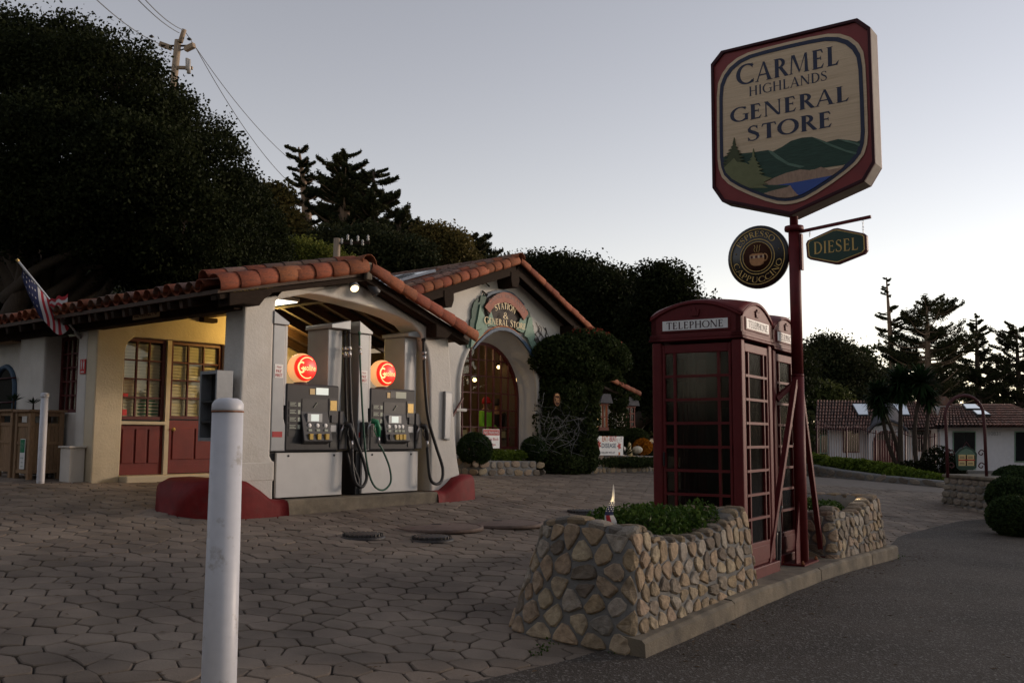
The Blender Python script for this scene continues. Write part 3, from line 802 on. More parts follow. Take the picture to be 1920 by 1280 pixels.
def half_clip(poly, mx, my, nx, ny):
    out = []
    n = len(poly)
    for i in range(n):
        p, q = poly[i], poly[(i + 1) % n]
        dp, dq = (p[0] - mx) * nx + (p[1] - my) * ny, (q[0] - mx) * nx + (q[1] - my) * ny
        if dp <= 0: out.append(p)
        if (dp < 0) != (dq < 0) and dp != dq:
            t = dp / (dp - dq); out.append((p[0] + (q[0] - p[0]) * t, p[1] + (q[1] - p[1]) * t))
    return out
def rubble_cells(sites, joint, ztop=None, z0=0.0, reach=0.5):
    """irregular stone outlines in (s, z): Voronoi cells pulled in by half a joint, corners knocked off"""
    S = np.array(sites); out = []
    for i, (x, y) in enumerate(sites):
        poly = [(x - reach, y - reach), (x + reach, y - reach), (x + reach, y + reach), (x - reach, y + reach)]
        d = (S[:, 0] - x) ** 2 + (S[:, 1] - y) ** 2
        for j in np.argsort(d)[1:14]:
            ox, oy = S[j]; l = math.sqrt(d[j]); nx, ny = (ox - x) / l, (oy - y) / l; jj = joint * random.uniform(.6, 1.5)
            poly = half_clip(poly, (x + ox) / 2 - nx * jj, (y + oy) / 2 - ny * jj, nx, ny)
            if len(poly) < 3: break
        if len(poly) < 3: continue
        poly = half_clip(poly, 0, z0, 0, -1)
        if ztop is not None and len(poly) >= 3: poly = half_clip(poly, 0, ztop(x) - joint, 0, 1)
        if len(poly) < 3: continue
        a = abs(sum(poly[k][0] * poly[(k + 1) % len(poly)][1] - poly[(k + 1) % len(poly)][0] * poly[k][1] for k in range(len(poly)))) / 2
        if a < 0.0018: continue
        q = []                                                   # cut the corners
        for k in range(len(poly)):
            p0, p1 = poly[k], poly[(k + 1) % len(poly)]
            if math.hypot(p1[0] - p0[0], p1[1] - p0[1]) < .012: q.append(((p0[0] + p1[0]) / 2, (p0[1] + p1[1]) / 2)); continue
            f = random.uniform(.18, .30)
            q += [(lerp(p0[0], p1[0], f), lerp(p0[1], p1[1], f)), (lerp(p0[0], p1[0], 1 - f), lerp(p0[1], p1[1], 1 - f))]
        out.append(q)
    return out
def rubble_stone(parent, poly, surf_sz, proud, m='stone'):
    """a stone of this outline sitting in the face; surf_sz(s, z) -> point, normal"""
    cx, cy = sum(p[0] for p in poly) / len(poly), sum(p[1] for p in poly) / len(poly)
    n = len(poly); vs = []
    c, nc = surf_sz(cx, cy)
    for k, d in ((1.0, -.02), (1.0, proud * .5), (.86, proud * .95)):
        for (x, y) in poly:
            p, nn = surf_sz(cx + (x - cx) * k, cy + (y - cy) * k)
            vs.append(p + (nc * .7 + nn * .3).normalized() * (d + (random.uniform(-.2, .2) * proud if d > 0 else 0)))
    ox, oy = random.uniform(-.2, .2) * .3, random.uniform(-.2, .2) * .3
    vs.append(c + nc * proud * random.uniform(.75, 1.2))
    fs = [(r * n + k, r * n + (k + 1) % n, (r + 1) * n + (k + 1) % n, (r + 1) * n + k) for r in range(2) for k in range(n)] + [(2 * n + k, 2 * n + (k + 1) % n, 3 * n) for k in range(n)]
    mb = MB(); mb.add(vs, fs, 0, False)
    return mb.build('stone', m, parent)
def planter(label, L, W, hfun, loc, batter_end=0.17, batter_side=0.09, batter_back=0.2, zb=lambda s: 0.0, big_end=True, group=None):
    """free-standing battered rubble wall round a bed; frame FP"""
    root = thing('stone_planter', label, 'planter', loc, FP, group)
    x0, y0, z0 = loc
    rc = 0.20
    def corner(cx, cy, a0, r=rc, n=6):
        return [(cx + r * math.cos(rad(a0 + 90 * k / n)), cy + r * math.sin(rad(a0 + 90 * k / n))) for k in range(n + 1)]
    path = corner(L - rc, W - rc, 0) + corner(0.34, W - 0.34, 90, 0.34) + corner(0.08, 0.08, 180, 0.08) + corner(L - .10, .10, 270, .10)
    path.append(path[0])
    pts = []
    for (ax, ay), (bx, by) in zip(path, path[1:]):
        l = math.hypot(bx - ax, by - ay); n = max(1, int(round(l / 0.06)))
        for k in range(n): pts.append((lerp(ax, bx, k / n), lerp(ay, by, k / n)))
    N = len(pts)
    nor = []
    for i in range(N):
        dx, dy = pts[(i + 1) % N][0] - pts[i - 1][0], pts[(i + 1) % N][1] - pts[i - 1][1]
        l = math.hypot(dx, dy); nor.append((dy / l, -dx / l))
    def surf(i, t):
        i0 = int(i) % N; i1 = (i0 + 1) % N; f = i - int(i)
        px, py = lerp(pts[i0][0], pts[i1][0], f), lerp(pts[i0][1], pts[i1][1], f)
        nx, ny = lerp(nor[i0][0], nor[i1][0], f), lerp(nor[i0][1], nor[i1][1], f)
        l = math.hypot(nx, ny) or 1; nx, ny = nx / l, ny / l
        h = hfun(px, py / W)
        bx_ = (batter_end if nx < 0 else batter_side) * abs(nx) + (batter_side if ny < 0 else batter_back) * abs(ny)
        k = (t ** 0.9) * h / 0.75
        zz = zb(py / W)
        qx, qy = inset(px, py, batter_end * k, batter_side * k, batter_side * k, batter_back * k)
        return Vector((x0 + qx, y0 + qy, z0 + zz + (h - zz) * t)), Vector((nx, ny, bx_ / 0.75)).normalized()
    def inset(px, py, a, b, c, d):
        cl = lambda v: min(1, max(0, v))
        return px + a * (1 - cl(px / .6)) - b * (1 - cl((L - px) / .6)), py + c * (1 - cl(py / (W * .5))) - d * (1 - cl((W - py) / (W * .5)))
    mb = MB(); vs = []
    levels = [-0.15, 0.0, 0.33, 0.66, 0.93]
    for i in range(N):
        for t in levels:
            p, n_ = surf(i, max(t, 0))
            if t < 0: p = p + Vector((0, 0, -0.12))
            vs.append(p)
        p, n_ = surf(i, 1.0); hn = Vector((n_.x, n_.y, 0)).normalized()
        for d, dz in ((.05, .01), (.17, 0), (.20, -.1), (.20, -.45)):
            qx, qy = inset(pts[i][0], pts[i][1], d, d, d, d); vs.append(p + Vector((qx - pts[i][0], qy - pts[i][1], dz)))
    K = len(levels) + 4
    fs = [(i * K + k, ((i + 1) % N) * K + k, ((i + 1) % N) * K + k + 1, i * K + k + 1) for i in range(N) for k in range(K - 1)]
    mb.add(vs, fs, 0, True)
    mb.build('mortar_wall', 'mortar', root)
    s = MB()
    zs = min(hfun(x, .5) for x in np.linspace(0.2, L - .2, 12)) - 0.07
    s.add([(x0 + p[0] * 0.80 + L * .10, y0 + p[1] * .62 + W * .14, z0 + zs) for p in pts], [list(range(N))], 0)
    s.build('soil', 'soil', root)
    plen = [0.0]
    for i in range(N): plen.append(plen[-1] + math.hypot(pts[(i + 1) % N][0] - pts[i][0], pts[(i + 1) % N][1] - pts[i][1]))
    tot = plen[-1]; PL = np.array(plen)
    def idx_of(s_):
        s_ %= tot
        k = min(int(np.searchsorted(PL, s_ + 1e-9, side='right')) - 1, N - 1)
        return k + (s_ - plen[k]) / (plen[k + 1] - plen[k])
    def h_at(s_):
        k = int(idx_of(s_)) % N; return hfun(pts[k][0], pts[k][1] / W) - zb(pts[k][1] / W)
    def surf_sz(s_, z_):
        i = idx_of(s_) % N; return surf(i, min(max(z_ / h_at(s_), 0), 1.0))
    def is_end(s_): return big_end and nor[int(idx_of(s_)) % N][0] < -.6
    sites = []; zz = 0.0; row = 0
    while zz < .86:
        hh = random.uniform(.088, .128); s_ = -0.1 + random.uniform(0, .1)
        while s_ < tot + .15:
            endf = is_end(s_)
            w = random.uniform(.16, .28) if endf else random.uniform(.11, .25)
            if zz + hh * .5 < h_at(s_ + w / 2) - .02:
                sites.append((s_ + w / 2, zz + hh / 2 + random.uniform(-.30, .30) * hh))
            s_ += w
        zz += hh
    for q in rubble_cells(sites, .0115, lambda x: h_at(x) - .012, 0.0):
        cx = sum(p[0] for p in q) / len(q)
        if cx < 0 or cx >= tot: continue
        endf = is_end(cx)
        rubble_stone(root, q, surf_sz, random.uniform(.016, .030) if endf else random.uniform(.012, .024))
    s_ = 0                                                      # cap stones
    while s_ < tot:
        w = random.uniform(0.11, 0.24)
        i = idx_of(s_ + w / 2); p, n_ = surf(i % N, 1.0); hn = Vector((n_.x, n_.y, 0)).normalized()
        pa, _ = surf((i + 0.8) % N, 1.0); tx = (pa - p).normalized(); up = Vector((0, 0, 1)); up = (up - tx * tx.z).normalized(); yv = up.cross(tx)
        c = p - hn * 0.09 + Vector((0, 0, -0.004)); d = random.uniform(0.17, 0.21)
        w2 = w * .93
        mtx = Matrix(((tx.x * w2, yv.x * d, up.x * .06, c.x), (tx.y * w2, yv.y * d, up.y * .06, c.y), (tx.z * w2, yv.z * d, up.z * .06, c.z), (0, 0, 0, 1)))
        inst('stone', random.choice(STONES), root, mtx)
        s_ += w + 0.006
    return root
def h1(x, t=0):
    h = float(np.interp(x, [-.1, 0.0, 0.12, 0.34, 0.55, 0.80, 1.05, 1.4, 1.8, 2.15, 2.35, 2.6], [.72, .75, .79, .77, .70, .615, .575, .575, .63, .70, .735, .70]))
    return h - .10 * max(0, (t - .55) / .45) ** 2 - .075 * max(0, 1 - t / .45) * max(0, min(1, (1.0 - x) / .5))
planter('near rubble stone planter with a blunt end of big stones and green shrubs inside', 2.46, 1.14, h1, (0, 0, 0.12), batter_end=.19, batter_back=.26, zb=lambda s: -0.10 + 0.06 * s)
def h2(x, t=0):
    return float(np.interp(x, [0, 0.2, 0.45, 0.7, 1.0, 1.4, 1.8, 2.2], [.50, .56, .50, .44, .45, .53, .58, .60]))
planter('far rubble stone planter beyond the red sign pole at the kerb end', 2.15, 1.15, h2, (4.66, 0, 0.16), batter_end=0.10, batter_back=.1, big_end=False)

# ---------------------------------------------------------------- leaves
def leaf_cloud(P, size, name, m, parent=None, tint=None, aspect=0.6, nrm=None, flat=0.0, droop=0.0, **kw):
    """one rhombic leaf (two triangles folded on the midrib) at each point of P (N, 3)"""
    n = len(P)
    if np.isscalar(size): size = np.full(n, size) * RNG.uniform(0.7, 1.3, n)
    d = RNG.normal(size=(n, 3)); d[:, 2] = d[:, 2] * (1 - flat) - droop
    if nrm is not None: d = d * 0.9 + nrm * 0.7
    d /= np.linalg.norm(d, axis=1)[:, None]
    r = RNG.normal(size=(n, 3))
    if flat: r[:, 2] = r[:, 2] * (1 - flat); 
    s = np.cross(d, r); s /= np.linalg.norm(s, axis=1)[:, None] + 1e-9
    nn = np.cross(d, s)
    L = size[:, None]; w = L * aspect * 0.5
    V = np.empty((n, 4, 3))
    V[:, 0] = P - d * L * .5; V[:, 1] = P + s * w + nn * w * .35; V[:, 2] = P + d * L * .5; V[:, 3] = P - s * w + nn * w * .35
    me = bpy.data.meshes.new(name)
    me.vertices.add(n * 4); me.vertices.foreach_set('co', V.reshape(-1).astype(np.float32))
    base = np.arange(n)[:, None] * 4
    tri = np.stack([base + np.array([0, 1, 2]), base + np.array([0, 2, 3])], 1).reshape(-1)
    me.loops.add(n * 6); me.loops.foreach_set('vertex_index', tri.astype(np.int32))
    me.polygons.add(n * 2); me.polygons.foreach_set('loop_start', np.arange(n * 2, dtype=np.int32) * 3); me.polygons.foreach_set('loop_total', np.full(n * 2, 3, np.int32))
    me.update(calc_edges=True)
    if tint is None: tint = RNG.uniform(0, 1, n)
    a = me.attributes.new('tint', 'FLOAT', 'FACE'); a.data.foreach_set('value', np.repeat(np.clip(tint, 0, 1), 2).astype(np.float32))
    me.materials.append(M[m])
    o = bpy.data.objects.new(name, me); COL.objects.link(o)
    if parent is not None:
        o.parent = parent                                     # points come in world coordinates
        OFF[o.name] = OFF[parent.name]; FRM[o.name] = FRM[parent.name]
        o.matrix_parent_inverse = (FRM[parent.name] @ Matrix.Translation(OFF[parent.name])).inverted()
    return o
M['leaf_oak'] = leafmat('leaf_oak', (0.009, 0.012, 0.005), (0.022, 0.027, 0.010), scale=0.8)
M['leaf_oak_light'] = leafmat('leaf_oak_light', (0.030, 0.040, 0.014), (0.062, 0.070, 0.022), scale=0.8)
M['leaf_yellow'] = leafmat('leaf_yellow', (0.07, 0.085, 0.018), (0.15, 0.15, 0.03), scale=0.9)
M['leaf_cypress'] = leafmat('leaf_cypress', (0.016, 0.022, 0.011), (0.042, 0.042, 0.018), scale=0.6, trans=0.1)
M['leaf_euca'] = leafmat('leaf_euca', (0.050, 0.046, 0.017), (0.125, 0.095, 0.032), scale=0.5)
M['leaf_shrub'] = leafmat('leaf_shrub', (0.030, 0.065, 0.014), (0.085, 0.135, 0.030), rough=0.35, scale=4)
M['leaf_ivy'] = leafmat('leaf_ivy', (0.022, 0.034, 0.012), (0.055, 0.070, 0.024), scale=3)
M['leaf_ivy_red'] = leafmat('leaf_ivy_red', (0.11, 0.035, 0.018), (0.24, 0.05, 0.03), scale=3)
M['leaf_lime'] = leafmat('leaf_lime', (0.06, 0.095, 0.014), (0.15, 0.20, 0.03), scale=2)
M['leaf_orange'] = leafmat('leaf_orange', (0.36, 0.12, 0.012), (0.60, 0.24, 0.02), scale=4)
M['leaf_yucca'] = leafmat('leaf_yucca', (0.014, 0.030, 0.012), (0.04, 0.062, 0.025), scale=2)
M['leaf_box'] = leafmat('leaf_box', (0.020, 0.036, 0.014), (0.050, 0.075, 0.025), scale=4)

def blob_points(lobes, n, shell=0.35, squash=1.0):
    """points near the surface of a union of ellipsoids: lobes = (centre, radii, weight)"""
    W = np.array([l[2] if len(l) > 2 else (l[1][0] * l[1][1]) for l in lobes]); W = W / W.sum()
    out, nr = [], []
    for (c, r, *_), w in zip(lobes, W):
        k = int(n * w)
        d = RNG.normal(size=(k, 3)); d /= np.linalg.norm(d, axis=1)[:, None]
        t = 1 - np.abs(RNG.normal(0, shell * .5, k)); t = np.clip(t, 0.2, 1.08)
        out.append(np.array(c) + d * np.array(r) * t[:, None]); nr.append(d)
    return np.concatenate(out), np.concatenate(nr)
def bed_shrubs(name, label, x0, x1, y0, y1, z0, z1, loc, n, light=True):
    root_loc = loc
    root = thing(name, label, 'shrubs', root_loc, FP)
    lobes = []
    k = int((x1 - x0) / 0.22)
    for i in range(k * 2):
        cx = lerp(x0 + .12, x1 - .12, ((i // 2) + .5) / k) + random.uniform(-.04, .04); cy = lerp(y0 + .16, y1 - .16, (i % 2)) + random.uniform(-.05, .05)
        hz = (z1 - z0) * random.uniform(0.78, 1.08)
        lobes.append(((cx, cy, z0 + hz * .4), (random.uniform(.17, .22), random.uniform(.19, .25), hz * .62)))
    P, nr = blob_points(lobes, n, 0.5)
    P = P[P[:, 2] > z0 - 0.05]
    Pw = P @ np.array(FP.to_3x3()).T + np.array(FP.translation)
    nr = None
    leaf_cloud(Pw, 0.042, 'foliage', 'leaf_shrub', root, aspect=0.62, tint=RNG.beta(1.6, 2.2, len(Pw)))
    st = MB()
    for c, r in lobes:
        for _ in range(3):
            st.tube([(c[0], c[1], z0 - .08), (c[0] + random.uniform(-.06, .06), c[1] + random.uniform(-.06, .06), z0 + .14), (c[0] + random.uniform(-.14, .14), c[1] + random.uniform(-.14, .14), c[2] + r[2] * .6)], [.009, .007, .003], 5)
    st.build('stem', 'bark', root)
    return root
bed_shrubs('hedge_plant', 'glossy green low hedge filling the near stone planter in front of the telephone kiosk', 0.72, 2.22, 0.22, 0.90, 0.60, 0.93, (1.4, 0.55, 0.6), 9000)
bed_shrubs('hedge_plant', 'small green hedge filling the far stone planter behind the sign pole', 4.95, 6.05, 0.30, 0.90, 0.58, 0.78, (5.4, 0.6, 0.58), 5000)

# manhole covers
def manhole(px, py, z, r, label, m, raised, ribs, name='manhole_cover', group='manhole covers in the paving'):
    y = (EYE - z) * 1.0
    d = ray(px, py); t = (z - EYE) / d.z; x, y = d.x * t, d.y * t
    z = gz(x, y)
    root = thing(name, label, 'manhole cover', (x, y, z), FW, group)
    mb = MB()
    mb.lathe([(r + .05, -.03), (r + .045, .012), (r + .008, .016), (r + .006, -.01)], (x, y, z), 36)
    mb.build('rim', m, root)
    mb = MB()
    if raised:
        mb.lathe([(r + .002, -.02), (r, .03), (r - .012, .042), (r * .5, .046), (0, .046)], (x, y, z), 36)
        mb.build('lid', m, root)
        nt = 26
        tb = MB(); tb.box(-.012, .012, -.012, .004, -.008, .020); tm = tb.mesh('lug', 'manhole')
        for k in range(nt):
            a = 2 * math.pi * k / nt
            inst('lug', tm, root, Matrix.Translation((x + math.cos(a) * (r + .01), y + math.sin(a) * (r + .01), z + .024)) @ rotm(z=a + math.pi / 2))
    else:
        mb.lathe([(r, -.02), (r, .008), (r - .02, .014), (0, .016)], (x, y, z), 40)
        mb.build('lid', m, root)
        hb = MB(); hb.box(x - .10, x + .02, y + r * .45 - .04, y + r * .45 + .04, z + .012, z + .020); hb.build('handle_plate', 'manhole', root)
    return root
manhole(680, 1017, .30, .20, 'raised dark iron well cap on the paving, nearest the white front bollard', 'manhole', True, True)
manhole(809, 1019, .28, .20, 'raised dark iron well cap on the paving, in front of the brown round lid', 'manhole', True, True)
manhole(1092, 968, .32, .20, 'dark iron well cap half hidden behind the top of the near stone planter', 'manhole', True, True)
manhole(822, 998, .31, .50, 'large flat brown round lid in the paving, between the iron caps and the pumps', 'manhole_rust', False, False)
manhole(938, 989, .31, .50, 'large flat brown round lid in the paving, closest to the near stone planter', 'manhole_rust', False, False)
# worn white mark on the asphalt at the paving edge
mb = MB()
for k in range(16):
    x, y = random.gauss(0.02, 0.05), random.gauss(5.62, 0.05)
    r = random.uniform(.008, .03)
    mb.add([(x + r * math.cos(a) * 1.2, y + r * math.sin(a), gz(x, y) + .004 + k * .0002) for a in np.linspace(0, 6.283, 8)[:-1]], [list(range(7))])
mb.solo('paint_patch', 'road_paint', 'worn flecks of white paint on the asphalt at the paving edge', 'paint mark', (0, 0, 0))
# ================================================================ THE STATION (frame FB)
ST = thing('station_building', 'white stucco filling station and general store with red barrel tile roofs', 'building', (1.3, 3.5, 0.6), FB)
def tile_mesh(name, m, seg=7, arc=180, taper=0.86, th=0.09):
    """half-round tile, axis along +y (0 = low end, 1 = high end), unit radius, convex towards +z"""
    mb = MB(); vs = []
    for y, k in ((0, 1.0), (1, taper)):
        for r in (1.0, 1.0 - th):
            for i in range(seg + 1):
                a = rad(90 - arc / 2 + arc * i / seg)
                vs.append((math.cos(a) * r * k, y, math.sin(a) * r * k))
    n = seg + 1
    fs = []
    for i in range(seg):
        fs += [(i, i + 1, 2 * n + i + 1, 2 * n + i), (n + i + 1, n + i, 3 * n + i, 3 * n + i + 1), (i + 1, i, n + i, n + i + 1), (2 * n + i, 2 * n + i + 1, 3 * n + i + 1, 3 * n + i)]
    fs += [(0, 2 * n, 3 * n, n), (seg, n + seg, 3 * n + seg, 2 * n + seg)]
    mb.add(vs, fs, 0, True)
    me = mb.mesh(name, m)
    return me
TILE = tile_mesh('roof_tile', 'tile'); TILE_OLD = tile_mesh('roof_tile', 'tile_old')
def put_tile(me, parent, base, axis, up, length, radius, roll=0.0, name='roof_tile'):
    y = Vector(axis).normalized(); z = (Vector(up) - y * y.dot(Vector(up))).normalized(); x = y.cross(z)
    if roll:
        c, s_ = math.cos(roll), math.sin(roll); x, z = x * c + z * s_, z * c - x * s_
    b = Vector(base)
    m4 = Matrix(((x.x * radius, y.x * length, z.x * radius, b.x), (x.y * radius, y.y * length, z.y * radius, b.y), (x.z * radius, y.z * length, z.z * radius, b.z), (0, 0, 0, 1)))
    return inst(name, me, parent, m4)
def verge(parent, lo, hi, v0, n, r=0.125, facing=-1, top_row=True):
    """orange tiles capping a rake from the eave (u, z) up to the ridge, at depth v0; a grey cover row behind them"""
    (u0, z0), (u1, z1) = lo, hi
    d = Vector((u1 - u0, 0, z1 - z0)); L = d.length / n; d.normalize()
    nrm_ = Vector((-d.z, 0, d.x)) if d.x > 0 else Vector((d.z, 0, -d.x))
    for k in range(n):
        b = Vector((u0, v0, z0)) + d * (L * (k - 0.18)) + nrm_ * random.uniform(-.006, .006) + Vector((0, random.uniform(-.008, .008), 0))
        put_tile(TILE, parent, b, d + Vector((0, random.uniform(-.012, .012), 0)), nrm_ * 0.75 + Vector((0, facing * 0.75, 0)), L * 1.24, r * random.uniform(.96, 1.04))
    if top_row:
        for k in range(n):
            b = Vector((u0, v0 + 0.155, z0)) + d * (L * (k - 0.30)) + nrm_ * 0.085
            put_tile(TILE_OLD if random.random() < .6 else TILE, parent, b, d, nrm_, L * 1.24, r * 0.80)

# --- canopy gable wall with its flattened arch and two piers
mb = MB()
outer = [(-0.56, 0.42), (-0.53, 1.10), (-0.50, 1.18), (-0.47, 3.10), (1.29, 3.56), (3.14, 2.92), (3.22, 2.2), (3.34, 1.2), (3.44, 0.80), (3.46, 0.42)]
inner = [(2.80, 0.42), (2.79, 1.2), (2.75, 2.45), (2.70, 2.72), (2.57, 2.95), (2.38, 3.08), (2.12, 3.16), (1.80, 3.215), (1.24, 3.275), (0.69, 3.31), (0.30, 3.305), (0.10, 3.26), (0.0, 3.15), (-0.03, 2.9), (-0.03, 1.22), (0.02, 1.14), (0.03, 0.42)]
mb.prism(outer[::-1] + inner[::-1], -0.06, 0.34, 0)
mb.build('canopy_gable_wall', 'stucco', ST, bev=0.03, seg=3)

def roofz(u):  # underside of the canopy roof boards
    return float(np.interp(u, [-0.98, 1.29, 3.38], [3.12, 3.62, 2.90]))
# --- canopy roof boards (two slopes), rafters, barge boards, beams
def slab(mb, p0, p1, v0, v1, th, m=0):
    (u0, z0), (u1, z1) = p0, p1
    vs = [(u0, v0, z0), (u1, v0, z1), (u1, v1, z1), (u0, v1, z0), (u0, v0, z0 + th), (u1, v0, z1 + th), (u1, v1, z1 + th), (u0, v1, z0 + th)]
    mb.add(vs, [(3, 2, 1, 0), (4, 5, 6, 7), (0, 1, 5, 4), (1, 2, 6, 5), (2, 3, 7, 6), (3, 0, 4, 7)], m)
mb = MB()
slab(mb, (-0.98, 3.12), (1.288, 3.62), -0.26, 9.6, 0.05)
slab(mb, (1.292, 3.62), (3.38, 2.90), -0.26, 3.48, 0.05)
slab(mb, (1.292, 3.62), (5.94, 3.05), 3.484, 9.6, 0.05)
mb.build('roof_boards', 'brown_wood', ST)
mb = MB()                                           # corrugated tile field, too grazing to tell tiles apart
for k in range(40):
    v = -0.02 + k * 0.242
    for s_ in ((-0.72, 1.27),):
        p = [(s_[0], v, float(np.interp(s_[0], [-0.98, 1.29], [3.12, 3.62])) + .10), (s_[1], v, 3.62 + .10)]
        mb.tube(p, 0.088, 6)
for k in range(14):
    v = 0.02 + k * 0.242
    mb.tube([(1.31, v, 3.70), (3.30, v, 3.0)], 0.088, 6)
mb.build('roof_tile_field', 'tile_stuff', ST, kind='stuff')
for k in range(7):
    v = 0.62 + k * 0.46
    mb = MB(); mb.bar((-0.92, v, 3.075), (1.27, v, 3.555), 0.07, 0.11); mb.build('rafter', 'brown_wood', ST)
    mb = MB(); mb.bar((1.31, v, 3.555), (3.30, v, 2.865), 0.07, 0.11); mb.build('rafter', 'brown_wood', ST)
mb = MB(); mb.box(1.21, 1.37, 0.345, 3.49, 3.34, 3.50); mb.build('ridge_beam', 'brown_wood', ST)
for a, b, nm in (((-0.96, 3.055), (1.286, 3.555), 'barge_board'), ((1.294, 3.555), (3.36, 2.845), 'barge_board')):
    mb = MB(); mb.bar((a[0], -0.245, a[1] + .025), (b[0], -0.245, b[1] + .025), 0.05, 0.06); mb.build(nm, 'dark_wood', ST, bev=0.008)
    mb = MB(); mb.bar((a[0], -0.15, a[1] + .02), (b[0], -0.15, b[1] + .02), 0.12, 0.05); mb.build('soffit_board', 'dark_wood', ST)
mb = MB(); mb.box(-0.60, -0.40, -0.02, 9.5, 2.99, 3.20); mb.build('eave_beam', 'dark_wood', ST, bev=0.01)
mb = MB(); mb.prism([onB(x, y, -.30) for x, y in ((430, 548), (503, 541), (511, 551), (497, 560), (487, 573), (455, 569), (430, 573))], -0.30, -0.065, 0); mb.build('corbel', 'dark_wood', ST, bev=0.012)
mb = MB(); mb.prism([onB(x, y, -.28) for x, y in ((818, 600), (850, 612), (873, 626), (866, 634), (848, 624), (838, 635), (818, 631))], -0.28, -0.065, 0); mb.build('corbel', 'dark_wood', ST, bev=0.012)
mb = MB(); mb.box(3.16, 3.34, 0.345, 3.48, 2.62, 2.80); mb.build('eave_beam', 'dark_wood', ST)
for k in range(20):                                  # rafter tails along the left eave
    v = 0.35 + k * 0.46
    mb = MB(); mb.bar((-0.97, v, 3.06), (-0.61, v, 3.14), 0.07, 0.09); mb.build('rafter_tail', 'dark_wood', ST)
# verge and eave tiles
verge(ST, (-0.98, 3.235), (1.25, 3.735), -0.265, 8)
verge(ST, (3.40, 2.985), (1.33, 3.72), -0.265, 8)
put_tile(TILE, ST, (1.27, -0.36, 3.775), (0, 1, 0), (0, 0, 1), 0.42, 0.13)
for k in range(22): put_tile(TILE_OLD, ST, (1.29, 0.0 + k * .36, 3.77), (0, 1, 0.01), (0, 0, 1), 0.42, 0.12)
mb = MB(); mb.prism([(1.235, 3.56), (1.345, 3.56), (1.335, 3.80), (1.245, 3.80)], -0.345, -0.27, 0); mb.build('ridge_mortar', 'concrete', ST, bev=0.02)
dl = Vector((2.27, 0, 0.50)).normalized()
for k in range(40):
    v = 0.02 + k * 0.242
    j = random.uniform(-.02, .02)
    put_tile(TILE if random.random() < .6 else TILE_OLD, ST, (-1.03 + j, v, 3.215 + random.uniform(-.012, .012)), dl, (0, 0, 1), 0.42, 0.095)
    pt = put_tile(TILE, ST, (-1.0 + j, v + 0.121, 3.255), dl, (0, 0, -1), 0.40, 0.095)

# --- front wall of the shop under the canopy (y = 3.5)
mb = MB()
mb.prism([(-0.50, 0.45), (-0.07, 0.45), (-0.06, 2.70), (-0.02, 2.84), (0.08, 2.93), (1.66, 2.93), (1.66, 0.45), (2.85, 0.45), (2.85, 1.66), (4.35, 1.66), (4.35, 0.45), (5.93, 0.45), (5.93, 3.04), (1.29, 3.60), (-0.50, 3.20)], 3.5, 3.78, 0)
mb.box(2.852, 4.348, 3.5, 3.78, 0.45, 1.658); mb.box(2.851, 4.349, 3.503, 3.777, 2.90, 3.08)
mb.build('shop_front_wall', 'stucco_cream', ST, bev=0.02)
mb = MB(); mb.box(0.665, 0.735, 3.56, 3.70, 0.86, 2.93); mb.build('door_post', 'stucco_cream', ST)
mb = MB(); mb.box(-0.07, 0.665, 3.52, 3.76, 1.625, 1.675); mb.build('window_sill', 'stucco_cream', ST, bev=0.01)
mb = MB(); mb.box(-0.07, 1.66, 3.30, 3.80, 0.60, 0.875); mb.build('door_step', 'stucco_cream', ST, bev=0.02)
def glazed(parent, name, x0, x1, z0, z1, y, nx, nz, fw_=0.05, bar=0.022, mframe='red_frame', mglass='glass', arched=False, label=None, blind=True):
    """frame with glazing bars, a pane per opening and a slatted blind behind"""
    mb = MB()
    mb.ring([(x0, z0), (x1, z0), (x1, z1), (x0, z1)], [(x0 + fw_, z0 + fw_), (x1 - fw_, z0 + fw_), (x1 - fw_, z1 - fw_), (x0 + fw_, z1 - fw_)], y, y + 0.06)
    fo = mb.build(name, mframe, parent, label=label)
    X = [lerp(x0 + fw_, x1 - fw_, i / nx) for i in range(nx + 1)]; Z = [lerp(z0 + fw_, z1 - fw_, i / nz) for i in range(nz + 1)]
    top = parent
    for x in X[1:-1]:
        mb = MB(); mb.box(x - bar / 2, x + bar / 2, y + .008, y + .052, z0 + fw_, z1 - fw_); mb.build('glazing_bar', mframe, fo)
    for z in Z[1:-1]:
        mb = MB(); mb.box(x0 + fw_, x1 - fw_, y + .012, y + .048, z - bar / 2, z + bar / 2); mb.build('glazing_bar', mframe, fo)
    w, h = X[1] - X[0], Z[1] - Z[0]
    pm = MB(); pm.box(-w / 2, w / 2, -.003, .003, -h / 2, h / 2); pme = pm.mesh('pane', mglass)
    for i in range(nx):
        for k in range(nz):
            inst('pane', pme, fo, Matrix.Translation((X[i] + w / 2, y + .03, Z[k] + h / 2)))
    if blind:
        sm = MB(); L = x1 - x0 - 2 * fw_
        sm.box(-L / 2, L / 2, -.026, .026, -.002, .002); sme = sm.mesh('blind_slat', 'blind')
        n = int((z1 - z0 - 2 * fw_) / 0.05)
        for k in range(n):
            inst('blind_slat', sme, fo, Matrix.Translation(((x0 + x1) / 2, y + 0.075, z0 + fw_ + (k + .5) * 0.05)) @ rotm(x=rad(68)))
        bb = MB(); bb.box(x0, x1, y + .16, y + .17, z0, z1); bb.build('blind_back', 'interior_dark', fo)
    return fo
w1 = glazed(ST, 'window', -0.06, 0.655, 1.70, 2.925, 3.60, 3, 4)
